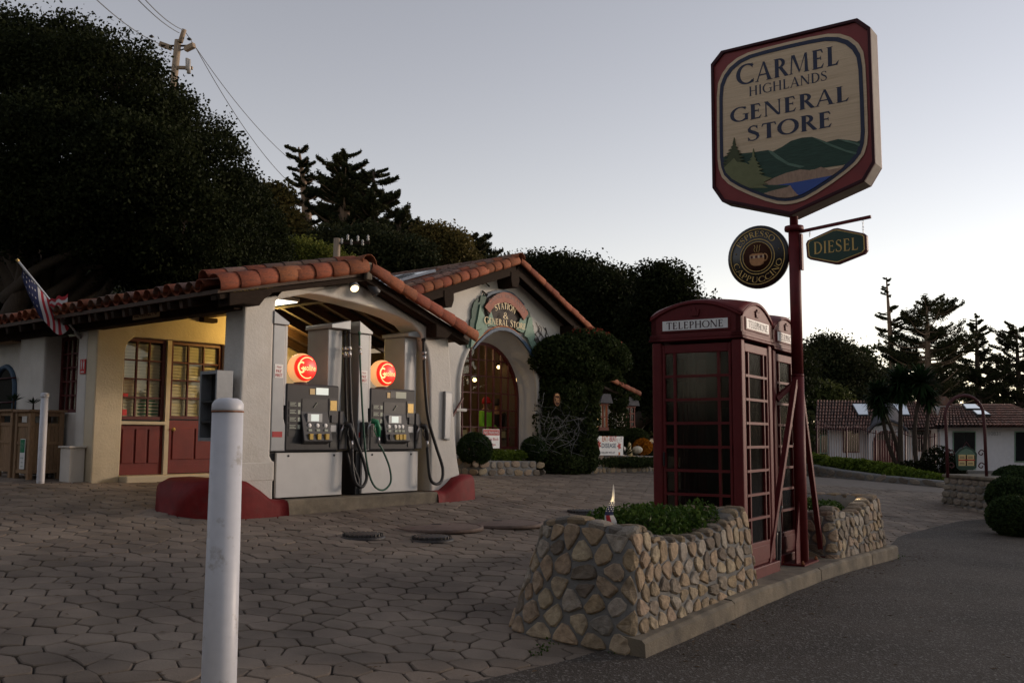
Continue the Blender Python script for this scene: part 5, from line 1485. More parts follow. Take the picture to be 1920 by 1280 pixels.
def pump(du, label, second):
    P = thing('fuel_pump', label, 'fuel pump', (du + .62, .25, .68), FB, 'fuel pumps on the island')
    X = lambda a: a + du
    z0 = .68
    # lower cabinet
    mb = MB(); mb.box(X(.02), X(1.20), .03, .62, z0, 1.27); mb.build('cabinet', 'pump_dark', P, bev=.01)
    mb = MB(); mb.box(X(.10), X(1.16), -.012, .028, z0 + .015, 1.255); pn = mb.build('door_panel', 'pump_white', P, bev=.006)
    for a in (.28, 1.02):
        mb = MB(); mb.lathe([(.014, 0), (.014, .008), (0, .009)], (X(a), -.012, 1.215), 10, axis='y'); mb.build('lock', 'pump_black', pn)
    # upper head
    mb = MB(); mb.prism([(X(.19), 1.275), (X(1.05), 1.275), (X(1.05), 2.13), (X(.19), 2.13)], -.055, .45, 0); hd = mb.build('pump_head', 'pump_dark', P, bev=.02)
    y = -.058
    def plate(name, a0, a1, b0, b1, m, d=.006, parent=hd, bev=0):
        mb = MB(); mb.box(X(a0), X(a1), y - d, y + .004, b0, b1); return mb.build(name, m, parent, bev=bev)
    plate('price_display', .66, .86, 2.00, 2.09, 'lcd_on' if not second else 'lcd', .006)
    if second: plate('display_mask', .56, .655, 2.00, 2.09, 'pump_black')
    plate('top_decal', .56 if not second else .50, .64 if not second else .555, 2.0, 2.075, 'gold_light', .003)
    pl = plate('recess_panel', .44, .84, 1.78, 1.94, 'pump_black', .004)
    mb = MB(); mb.bar((X(.62), y - .012, 1.83), (X(.68), y - .012, 1.90), .012, .004); mb.build('swipe_arrow', 'lcd', pl)
    # sloping key console
    mb = MB()
    mb.add([(X(.42), y, 1.79), (X(.86), y, 1.79), (X(.89), y - .085, 1.40), (X(.42), y - .085, 1.40), (X(.46), y, 1.36), (X(.86), y, 1.36)], [(0, 3, 2, 1), (3, 4, 5, 2), (0, 4, 3), (1, 2, 5)])
    con = mb.build('key_console', 'pump_mid', hd, bev=.012)
    def onc(b): t = (1.79 - b) / .39; return y - .085 * t - .004
    def cbox(name, a0, a1, b0, b1, m, d=.01):
        mb = MB(); mb.box(X(a0), X(a1), min(onc(b0), onc(b1)) - d, onc(b1) + .01, b0, b1); return mb.build(name, m, con, bev=.003)
    cbox('screen_frame', .50, .74, 1.645, 1.755, 'pump_grey', .006); cbox('screen', .555, .685, 1.655, 1.745, 'lcd_on', .009)
    cols = (.53, .66, .79) if not second else (.50, .62, .69, .76)
    wv = .055 if not second else .052
    for i, a in enumerate(cols):
        cbox('grade_button', a - wv / 2, a + wv / 2, 1.42, 1.495, 'yellow' if not (second and i == 0) else 'pump_dark', .012)
        cbox('grade_label', a - wv / 2, a + wv / 2, 1.525, 1.555, 'lcd', .005)
        mb = MB(); mb.lathe([(.030, 0), (.030, .006), (0, .008)], (X(a), onc(1.60) + .002, 1.60), 12, axis='y'); mb.build('grade_badge', 'white_sign', con)
    # left column of instructions, right column of card reader
    for k in range(4): 
        o = plate('instruction_plate', .235, .42, 1.83 - k * .095, 1.905 - k * .095, 'pump_black', .003)
        mb = MB()
        for j in range(3): mb.box(X(.25), X(.25 + (.10, .075, .09)[j]), y - .0045, y - .0035, 1.845 + j * .018 - k * .095, 1.852 + j * .018 - k * .095)
        mb.build('print', 'lcd', o)
        plate('pictogram', .375, .41, 1.84 - k * .095, 1.89 - k * .095, 'lcd', .005)
    plate('alarm_plate', .235, .42, 1.46, 1.53, 'pump_black', .003)
    cr = plate('card_column', .88, 1.02, 1.50, 1.96, 'pump_black', .005)
    plate('receipt_label', .895, 1.005, 1.80, 1.93, 'gold', .009, cr); plate('card_reader', .91, .995, 1.64, 1.74, 'pump_mid', .022, cr, .004); plate('receipt_slot', .90, 1.0, 1.52, 1.61, 'pump_grey', .014, cr, .004)
    plate('printer_door', .91, 1.01, 1.32, 1.44, 'pump_black', .006)
    # masts with sloping caps
    mb = MB()
    mb.prism([(X(-.02), 1.275), (X(.225), 1.275), (X(.225), 1.42), (X(.215), 1.55), (X(.17), 1.68), (X(.165), 1.78), (X(.165), 2.86), (X(-.02), 2.86)], -.045, .40, 0)
    lm = mb.build('hose_mast', 'pump_grey', P, bev=.012)
    mb = MB(); mb.prism([(X(-.04), 2.862), (X(.20), 2.862), (X(.20), 2.90), (X(-.04), 3.03)], -.075, .42, 0); mb.build('mast_cap', 'pump_grey', lm, bev=.008)
    mb = MB(); mb.box(X(.167), X(.20), -.04, .38, 1.85, 2.855); mb.build('mast_edge', 'pump_white', lm)
    mb = MB(); mb.box(X(.955), X(1.20), .08, .52, 1.275, 2.90); rm_ = mb.build('hose_mast', 'pump_grey', P, bev=.012)
    mb = MB(); mb.prism([(X(.93), 2.902), (X(1.26), 2.902), (X(1.26), 3.03), (X(.93), 2.955)], -.02, .54, 0); mb.build('mast_cap', 'pump_grey', rm_, bev=.008)
    # pay first notice
    mb = MB(); mb.box(X(.01), X(.135), -.049, -.0455, 2.19, 2.36); nt_ = mb.build('notice', 'white_sign', lm)
    mb = MB(); plain_text(mb, 'PAY', lambda a, b, l: (X(.073) + a, -.0505, 2.255 + b), .040, width=.085, bold=.02); plain_text(mb, 'FIRST', lambda a, b, l: (X(.073) + a, -.0505, 2.205 + b), .038, width=.105, bold=.02)
    plain_text(mb, 'Please', lambda a, b, l: (X(.073) + a, -.0505, 2.315 + b), .026, width=.07, shear=.3); mb.build('lettering', 'red_ink', nt_)
    mb = MB(); mb.box(X(.0), X(.15), -.049, -.0455, 1.45, 1.52); mb.build('red_decal', 'red_ink', lm)
    # nozzle boots on both sides
    for side, a in (('r', 1.07), ('l', .02)):
        if side == 'l' and not second: continue
        mb = MB(); mb.prism([(X(a), 1.29), (X(a + .14), 1.29), (X(a + .14), 1.62), (X(a + .07), 1.80), (X(a), 1.80)] if side == 'r' else [(X(a), 1.29), (X(a + .14), 1.29), (X(a + .14), 1.66), (X(a), 1.66)], -.05 if side == 'r' else -.085, .10 if side == 'r' else -.047, 0)
        b = mb.build('nozzle_boot', 'pump_mid', P, bev=.012)
        mb = MB(); mb.box(X(a + .02), X(a + .12), (-.054 if side == 'r' else -.089), -.04, 1.36, 1.62); mb.build('boot_recess', 'pump_black', b)
    return P
P1 = pump(0.0, 'left grey fuel pump with three yellow grade buttons and a lit price display', False)
P2 = pump(1.41, 'right grey fuel pump with four grade buttons and a green nozzle on its left', True)

def nozzle(P, u_, y_, z_, m_body, flip=1, name='nozzle'):
    """hangs in its boot: grip up, spout into the boot, hose end down"""
    mb = MB()
    mb.tube([(u_ - .03 * flip, y_, z_ + .16), (u_ + .03 * flip, y_ - .03, z_ + .14), (u_ + .065 * flip, y_ - .04, z_ + .06), (u_ + .07 * flip, y_ - .04, z_ - .06)], [.035, .042, .036, .024], 10)
    n = mb.build(name, m_body, P)
    mb = MB(); mb.tube([(u_ - .02 * flip, y_ + .01, z_ + .15), (u_ - .06 * flip, y_ + .03, z_ + .06), (u_ - .07 * flip, y_ + .04, z_ - .05)], [.018, .014, .013], 8); mb.build('spout', 'steel', n)
    mb = MB(); mb.tube([(u_ + .07 * flip, y_ - .04, z_ - .05), (u_ + .075 * flip, y_ - .04, z_ - .16)], [.02, .018], 8); mb.build('swivel', 'steel', n)
    mb = MB(); mb.tube([(u_ + .0, y_ - .055, z_ + .11), (u_ - .03 * flip, y_ - .06, z_ + .03), (u_ + .03 * flip, y_ - .055, z_ - .06)], .008, 6); mb.build('trigger_guard', m_body, n)
    return Vector((u_ + .075 * flip, y_ - .04, z_ - .16))
def smooth(pts, n=8):
    pts = [Vector(p) for p in pts]; out = []
    P = [pts[0] * 2 - pts[1]] + pts + [pts[-1] * 2 - pts[-2]]
    for i in range(1, len(P) - 2):
        for k in range(n):
            t = k / n
            out.append(0.5 * ((2 * P[i]) + (P[i + 1] - P[i - 1]) * t + (2 * P[i - 1] - 5 * P[i] + 4 * P[i + 1] - P[i + 2]) * t * t + (3 * P[i] - P[i - 1] - 3 * P[i + 1] + P[i + 2]) * t ** 3))
    return out + [pts[-1]]
def hose(P, pts, r, m, joint=True):
    s_ = smooth(pts, 9)
    mb = MB(); mb.tube(s_, r, 9); h = mb.build('hose', m, P)
    if joint:
        a = Vector(pts[0]); b = Vector(pts[1]); d = (b - a).normalized()
        for t0, t1, k in ((.0, .05, 1.4), (.22, .27, 1.5), (.28, .36, 1.35)):
            mb = MB(); L = (b - a).length; mb.tube([a + d * L * t0 * 1.5, a + d * L * t1 * 1.5], r * k, 9); mb.build('hose_joint', 'steel' if t0 else m, h)
    return h
# pump 1, right side: two black hoses, one looping to the nozzle
e = nozzle(P1, 1.14, -.10, 1.47, 'rubber')
hose(P1, [(1.215, -.03, 2.90), (1.225, -.06, 2.2), (1.25, -.10, 1.6), (1.40, -.16, 1.15), (1.45, -.18, .92), (1.36, -.2, .80), (1.26, -.18, .85), (1.225, -.15, 1.05), tuple(e)], .022, 'rubber')
hose(P1, [(1.245, .10, 2.90), (1.25, .06, 2.2), (1.27, .02, 1.5), (1.33, -.03, 1.1), (1.39, -.08, .88), (1.34, -.10, .82), (1.30, -.06, .95), (1.25, .0, 1.25)], .020, 'rubber')
# pump 2, left side: green diesel hose and nozzle
e = nozzle(P2, 1.58, -.14, 1.52, 'green_plastic')
hose(P2, [(1.375, -.06, 2.88), (1.38, -.10, 2.3), (1.40, -.14, 1.7), (1.44, -.18, 1.15), (1.53, -.21, .84), (1.70, -.22, .74), (1.85, -.22, .84), (1.84, -.2, 1.05), (1.72, -.19, 1.28), tuple(e)], .014, 'green_hose')
# pump 2, right side: black hose
e = nozzle(P2, 2.555, -.10, 1.47, 'rubber')
hose(P2, [(2.635, -.03, 2.90), (2.64, -.06, 2.3), (2.68, -.10, 1.75), (2.80, -.14, 1.35), (2.92, -.17, 1.02), (2.88, -.19, .83), (2.75, -.19, .79), (2.66, -.17, .90), tuple(e)], .024, 'rubber')

# lit gasoline globes standing on the pump heads
def globe(u_, label):
    z_ = 2.345
    G = thing('globe_lamp', label, 'globe lamp', (u_, .12, 2.13), FB, 'lit gasoline globes on the pumps')
    mb = MB(); mb.lathe([(.10, 0), (.095, .02), (.06, .035)], (u_, .12, 2.13), 20); mb.build('collar', 'pump_mid', G)
    mb = MB(); R = .195
    prof = [(R * math.cos(a) if False else R * (1 - abs(s_) ** 2.6) ** (1 / 2.6), s_ * .115) for s_ in np.linspace(-.93, .93, 14) for a in (0,)]
    mb.lathe([(0, prof[0][1])] + prof + [(0, prof[-1][1])], (u_, .12, z_), 30, axis='y'); mb.build('glass_body', 'globe_glow', G)
    fy = .12 - .118
    mb = MB(); mb.lathe([(.170, -.035), (.166, 0), (.158, .007), (0, .014)], (u_, fy + .012, z_), 34, axis='y'); f = mb.build('red_lens', 'globe_red', G)
    y2 = fy - .0045
    mb = MB()
    for a0, a1 in ((50, 145), (205, 300)):                    # pale arcs
        o_ = [(u_ + .142 * math.cos(rad(a)), z_ + .142 * math.sin(rad(a))) for a in np.linspace(a0, a1, 16)]; i_ = [(u_ + .128 * math.cos(rad(a)), z_ + .128 * math.sin(rad(a))) for a in np.linspace(a0, a1, 16)]
        mb.add([(x, y2, z) for x, z in o_ + i_[::-1]], [list(range(32))[::-1]])
    plain_text(mb, 'asoline', lambda a, b, l: (u_ + .032 + a, y2, z_ - .034 + b), .078, width=.215, bold=.014)
    G_ = _arc(0, 0, .052, .066, 50, 320, .026, .022, 18)
    mb.add([(u_ - .088 + x, y2 - .001, z_ + .004 + y) for x, y in G_], [list(range(len(G_)))[::-1]])
    mb.box(u_ - .10, u_ - .035, y2 - .003, y2 - .002, z_ - .020, z_ - .002)
    mb.build('lettering', 'globe_text', f)
globe(.55, 'glowing red gasoline globe on the left fuel pump')
globe(1.965, 'glowing red gasoline globe on the right fuel pump')
for u_ in (.55, 1.965):
    lp = bpy.data.lights.new('globe_light', 'POINT'); lp.energy = 1.2 * LK; lp.color = (1.0, .42, .16); lp.shadow_soft_size = .2
    lo = bpy.data.objects.new('globe_light', lp); COL.objects.link(lo); lo.matrix_world = FB @ Matrix.Translation((u_, -.28, 2.34)); lo['kind'] = 'helper'

# steel cabinets on the piers
CBN = thing('steel_cabinet', 'grey steel towel cabinet with dark shelves on the left pier behind the bollard', 'cabinet', (-.62, .12, 1.4), FB)
mb = MB()
for b in ((-.80, -.58, -.03, .0, 1.40, 2.24), (-.80, -.58, .30, .33, 1.40, 2.24), (-.80, -.58, .0, .30, 2.20, 2.24), (-.80, -.58, .0, .30, 1.40, 1.44), (-.60, -.58, .0, .30, 1.44, 2.20)): mb.box(*b)
mb.build('shell', 'steel_box', CBN)
for z in (1.62, 1.86): mb = MB(); mb.box(-.79, -.60, 0, .30, z, z + .02); mb.build('shelf', 'pump_black', CBN)
mb = MB(); mb.box(-.66, -.60, .01, .29, 1.45, 2.19); mb.build('back', 'pump_black', CBN)
mb = MB(); mb.bar((-.58, .15, 1.9), (-.48, .15, 1.9), .12, .3); mb.build('mount', 'steel_box', CBN)
BX = thing('steel_cabinet', 'slim tilted grey steel box on the right pier of the canopy', 'cabinet', (3.4, .1, 1.8), FB)
ua, za = onB(834, 733, -.10); ub_, zb_ = onB(848, 735, -.10); uc, zc = onB(843, 825, -.10); ud, zd = onB(832, 822, -.10)
mb = MB(); mb.prism([(ua, za), (ub_, zb_), (uc, zc), (ud, zd)], -.11, -.065, 0); b = mb.build('case', 'steel_box', BX, bev=.006)
mb = MB(); k = .8; cx, cz = (ua + uc) / 2, (za + zc) / 2; mb.prism([(cx + (x - cx) * k, cz + (z - cz) * .93) for x, z in ((ua, za), (ub_, zb_), (uc, zc), (ud, zd))], -.114, -.11, 0); mb.build('door', 'pump_grey', b)
hk = MB(); ux, zx = onB(768, 612, .05); hk.tube(smooth([(2.62, .05, 2.86), (2.68, .03, 2.93), (2.72, .01, 3.02), (2.71, .0, 3.08)], 5), .012, 6); hk.solo('cable_loop', 'rubber', 'short black cable sticking out at the right end of the canopy arch', 'cable', (2.65, .05, 2.9), FB)

# ================================================================ BOLLARDS, BINS, FLAG
def bollard(x, y, zt, r0, r1, label, cap=True):
    zb = gz(x, y)
    B = thing('bollard', label, 'bollard', (x, y, zb), FW, 'white steel bollards')
    ch = .075 if r0 > .07 else .06
    mb = MB(); mb.lathe([(r1, -.12), (r1, 0), (r0, zt - zb - ch - .006)], (x, y, zb), 36); mb.build('post', 'bollard', B)
    t = zt - ch
    if r0 > .07:
        mb = MB(); mb.lathe([(r0 + .003, -.006), (r0 + .0045, -.002), (r0 + .003, .002)], (x, y, t), 36); mb.build('rust_ring', 'rust', B)
        mb = MB(); mb.lathe([(r0 + .002, .001), (r0 + .003, .012), (r0 + .001, .040), (r0 - .012, .060), (r0 * .6, .071), (0, .075)], (x, y, t), 36); mb.build('cap', 'bollard', B)
    else:
        mb = MB(); mb.lathe([(r0 + .006, -.01), (r0 + .008, 0), (r0 + .008, .045), (r0 * .8, .058), (0, .06)], (x, y, t), 24); mb.build('cap', 'bollard', B)
bollard(-1.575, 5.42, 1.672, .0845, .094, 'big white bollard with a rusty line under its cap, nearest the camera')
bollard(-6.58, 13.75, 2.06, .050, .053, 'thin white bollard in front of the wooden bins')

def bin_(u0, v0, label, label_board):
    z0 = gB(u0 + .2, v0) - .01
    B = thing('wooden_bin', label, 'litter bin', (u0 + .25, v0 + .25, z0), FB, 'wooden litter bins by the side wall')
    w, d, H = .50, .50, 1.02
    mb = MB()
    for a in (u0, u0 + w - .07):
        for b in (v0, v0 + d - .07):
            m1 = MB(); m1.box(a, a + .07, b, b + .07, z0, z0 + H - .03); m1.build('post', 'bin_wood', B, bev=.006)
    m1 = MB(); m1.box(u0 - .03, u0 + w + .03, v0 - .03, v0 + d + .03, z0 + H - .03, z0 + H + .005); m1.build('lid', 'bin_wood', B, bev=.008)
    def face(fx):
        for z_a, z_b, nm in ((.10, .15, 'rail'), (.52, .56, 'rail'), (.78, .83, 'rail'), (.93, .99, 'rail')):
            m1 = MB(); fx(m1, .07, .43, .012, z0 + z_a, z0 + z_b); m1.build(nm, 'bin_wood', B)
        for k in range(6):
            a0 = .072 + k * .06
            m1 = MB(); fx(m1, a0, a0 + .056, .024, z0 + .15, z0 + .78, .018); m1.build('plank', 'bin_wood', B)
    face(lambda m, a, b, dd, c, e, th=.03: m.box(u0 + a, u0 + b, v0 + dd, v0 + dd + th, c, e))
    face(lambda m, a, b, dd, c, e, th=.03: m.box(u0 + dd, u0 + dd + th, v0 + d - b, v0 + d - a, c, e))
    m1 = MB(); m1.box(u0 + .08, u0 + .42, v0 + .10, v0 + .42, z0 + .08, z0 + .80); m1.build('liner', 'pump_black', B)
    if label_board:
        m1 = MB(); m1.box(u0 + .005, u0 + .011, v0 + .14, v0 + .30, z0 + .16, z0 + .60); nb_ = m1.build('recycling_notice', 'white_sign', B)
        m1 = MB(); m1.box(u0 + .002, u0 + .0045, v0 + .15, v0 + .29, z0 + .40, z0 + .59); m1.build('green_field', 'green_plastic', nb_)
        m1 = MB()
        for k in range(3):
            a = 90 + 120 * k; c_ = (v0 + .22, z0 + .50)
            m1.add([(u0 + .001 - k * .0002, c_[0] - .045 * math.cos(rad(a + t)) * r_, c_[1] + .045 * math.sin(rad(a + t)) * r_) for t, r_ in ((-45, 1), (35, 1), (45, 1.2), (55, .85), (35, .62), (-45, .62))], [[0, 1, 2, 3, 4, 5]])
        plain_text(m1, 'bottles', lambda a, b, l: (u0 + .003, v0 + .22 - a, z0 + .31 + b), .03, width=.10); plain_text(m1, 'cans', lambda a, b, l: (u0 + .003, v0 + .22 - a, z0 + .25 + b), .03, width=.06); plain_text(m1, 'only', lambda a, b, l: (u0 + .003, v0 + .22 - a, z0 + .19 + b), .03, width=.08)
        m1.build('print', 'mint', nb_)
    return B
bin_(-1.02, 4.33, 'wooden slatted litter bin with a green recycling notice, behind the thin bollard', True)
bin_(-1.02, 4.93, 'wooden slatted litter bin at the left edge, beside the one with the notice', False)
mb = MB(); mb.box(-.74, -.52, 3.66, 3.95, .60, 1.28); mb.box(-.765, -.505, 3.63, 3.98, 1.281, 1.31)
mb.solo('utility_box', 'stucco', 'plain off white utility box with a flat lid between the bins and the pier', 'utility box', (-.65, 3.75, .7), FB, bev=.008)
def small_plant(label, u_, v_, z_, h, n, m='leaf_yucca', name='potted_plant'):
    R = thing(name, label, 'plant', (u_, v_, z_), FB)
    mb = MB()
    for k in range(n):
        a = random.uniform(0, 6.28); e = random.uniform(.25, 1.2); L = h * random.uniform(.6, 1.0)
        d = Vector((math.cos(a) * math.sin(e), math.sin(a) * math.sin(e), math.cos(e))); s_ = d.cross(Vector((0, 0, 1))).normalized() * L * .07
        b = Vector((u_, v_, z_)); mid = b + d * L * .55; tip = b + d * L - Vector((0, 0, L * .12))
        mb.add([b, mid + s_, tip, mid - s_], [(0, 1, 2, 3)])
    mb.build('leaves', m, R)
    mb = MB(); mb.tube([(u_, v_, z_ - .15), (u_, v_, z_ + h * .3)], [.02, .008], 6); mb.build('stem', 'bark', R)
small_plant('small spiky plant rising behind the bin lids, left of the other', -.72, 5.62, 1.98, .20, 22)
small_plant('small spiky plant rising behind the bin lids beside the window', -.70, 4.98, 1.93, .17, 18)

FLG = thing('flag', 'stars and stripes on a white pole leaning out from the left pier', 'flag', (-.5, 4.02, 2.93), FB)
pb = Vector((-.50, 4.0, 2.90))
du_ = -1.05
d_ = ray(33, 488); nx = Vector((FB[0][0], FB[1][0], 0)); o_ = Vector((FB[0][3], FB[1][3], 0)) + nx * (-.5 + du_); t_ = o_.dot(nx) / d_.dot(nx)
pt_ = FB.inverted() @ Vector((d_.x * t_, d_.y * t_, d_.z * t_ + EYE))
mb = MB(); mb.tube([pb, pt_], .016, 10); fp_ = mb.build('pole', 'alu', FLG)
mb = MB(); mb.lathe([(0, -.03), (.028, 0), (.0, .03)], pt_, 12); mb.build('finial', 'gold', fp_)
mb = MB(); mb.bar(pb, pb + (pt_ - pb).normalized() * .12, .05, .05); mb.build('bracket', 'steel', FLG)
NS, NT = 26, 14
H0 = pb.lerp(pt_, .955); H1 = pb.lerp(pt_, .36)
mb = MB(); vs = []
for i in range(NS + 1):
    s_ = i / NS                                  # 0 at the top of the hoist (canton) .. 1
    p = H0.lerp(H1, s_)
    for k in range(NT + 1):
        t = k / NT
        ln = .46 * (1 - .55 * (2 * s_ - 1.0) ** 4) * (0.55 + .45 * min(1, s_ * 3)) 
        w = math.sin(t * 5 + s_ * 7) * .035 * t
        vs.append(p + Vector((.10 * t + w, .12 * t * (1 - s_) - .16 * t * s_ + w * .6, -ln * t - .05 * t * t)))
fs, ms = [], []
for i in range(NS):
    for k in range(NT):
        fs.append((i * (NT + 1) + k, (i + 1) * (NT + 1) + k, (i + 1) * (NT + 1) + k + 1, i * (NT + 1) + k + 1)); ms.append(2 if i < 11 else (0 if ((i - 11) // 2) % 2 else 1))
mb.add(vs, fs, 0, True)
mb.m = ms
cl_ = mb.build('cloth', ['flag_red', 'flag_white', 'flag_blue'], FLG)
mb = MB()
for i in range(1, 10, 2):
    for k in range(1 + (i // 2) % 2, NT - 1, 3):
        q = Vector(vs[i * (NT + 1) + k]); a_ = (Vector(vs[(i + 1) * (NT + 1) + k]) - q).normalized(); b_ = (Vector(vs[i * (NT + 1) + k + 1]) - q).normalized(); n_ = a_.cross(b_).normalized()
        for sg in (-1, 1):
            mb.add([q + n_ * .004 * sg + (a_ * math.cos(x) + b_ * math.sin(x)) * (.020 if j % 2 == 0 else .009) for j, x in enumerate(np.linspace(0, 6.283, 11)[:-1])], [list(range(10)) if sg > 0 else list(range(10))[::-1]])
mb.build('star', 'flag_white', cl_)
mb = MB(); q0 = pb.lerp(pt_, .52) 
tail = [[q0 + Vector((.06 * i / 8 + .015 * math.sin(i), -.42 * i / 8, -.02 + .05 * i / 8 + .02 * math.sin(i * 1.7) - (.035 + .003 * i) * j)) for j in range(4)] for i in range(9)]
mb.add([p for r_ in tail for p in r_], [(i * 4 + j, i * 4 + j + 1, (i + 1) * 4 + j + 1, (i + 1) * 4 + j) for i in range(8) for j in range(3)], 0, True)
mb.m = [1 if j == 1 else 0 for i in range(8) for j in range(3)]
mb.build('loose_fold', ['flag_red', 'flag_white'], FLG)

# little lit flag cone in the near planter
pl0 = FP.inverted() @ at(1143, 985, 7.62)
LF = thing('planter_flag', 'little furled stars and stripes glowing over a hidden light in the near planter', 'flag', tuple(pl0), FP)
def fpx(px, py): return FP.inverted() @ at(px, py, 7.62)
sp = [(1150, 908, .0035), (1150, 925, .010), (1149, 937, .013), (1145, 950, .022), (1142, 965, .034), (1145, 978, .046), (1145, 992, .056)]
mb = MB(); pts = [fpx(x, y) for x, y, _ in sp]
sm_ = smooth(pts, 4); rr = list(np.interp(np.linspace(0, 1, len(sm_)), np.linspace(0, 1, len(sp)), [r for *_, r in sp]))
mb.tube(sm_, rr, 14, caps=False)
rows = (len(sm_) - 1)
for i in range(rows):
    for k in range(14):
        f = i / rows; mb.m[i * 14 + k] = 1 if f < .36 else (2 if f < .66 else (0 if (k // 2) % 2 else 1))
lf_ = mb.build('cloth', ['flag_red', 'flag_white', 'flag_blue'], LF)
mb = MB()
for i in range(int(rows * .40), int(rows * .66)):
    for k in range(i % 2, 14, 2):
        c_ = sm_[i]; v_ = Vector(mb.v[0]) if False else None
        a_ = 2 * math.pi * k / 14
        mb.lathe([(0, -.006), (.006, 0), (0, .006)], c_ + Vector((math.cos(a_), math.sin(a_), 0)) * rr[i], 6)
mb.build('star', 'flag_white', lf_)
M['flag_lamp'] = emit('flag_lamp', (1.0, .78, .42), 20.0)
mb = MB(); c_ = fpx(1150, 984) + Vector((.0, .07, 0)); mb.tube([fpx(1149, 998) + Vector((0, .07, 0)), c_], [.012, .010], 8); mb.lathe([(0, -.02), (.012, 0), (0, .02)], c_, 8, m=1); mb.build('lamp_spike', ['pump_black', 'flag_lamp'], LF)
lp = bpy.data.lights.new('flag_light', 'POINT'); lp.energy = 0.22 * LK; lp.color = (1.0, .76, .40); lp.shadow_soft_size = .02
lo = bpy.data.objects.new('flag_light', lp); COL.objects.link(lo); lo.matrix_world = FP @ Matrix.Translation(fpx(1146, 940) + Vector((-.05, -.03, .02))); lo['kind'] = 'helper'
# spotlight hidden in the far planter
lpw = FP.inverted() @ at(1607, 942, 12.0)
SPK = thing('garden_light', 'small lit garden spotlight at the end of the green hedge in the far planter', 'lamp', tuple(lpw), FP)
mb = MB(); mb.tube([lpw + Vector((0, .03, -.14)), lpw + Vector((0, .02, 0))], [.012, .03], 8); mb.build('housing', 'pump_black', SPK)
mb = MB(); mb.lathe([(0, -.035), (.030, -.012), (.034, .008), (0, .035)], lpw, 12); mb.build('lens', 'spot_lens', SPK)
lp = bpy.data.lights.new('garden_lamp', 'POINT'); lp.energy = 0.8 * LK; lp.color = (1.0, .80, .5); lp.shadow_soft_size = .03
lo = bpy.data.objects.new('garden_lamp', lp); COL.objects.link(lo); lo.matrix_world = FP @ Matrix.Translation(lpw + Vector((-.09, -.03, .06))); lo['kind'] = 'helper'

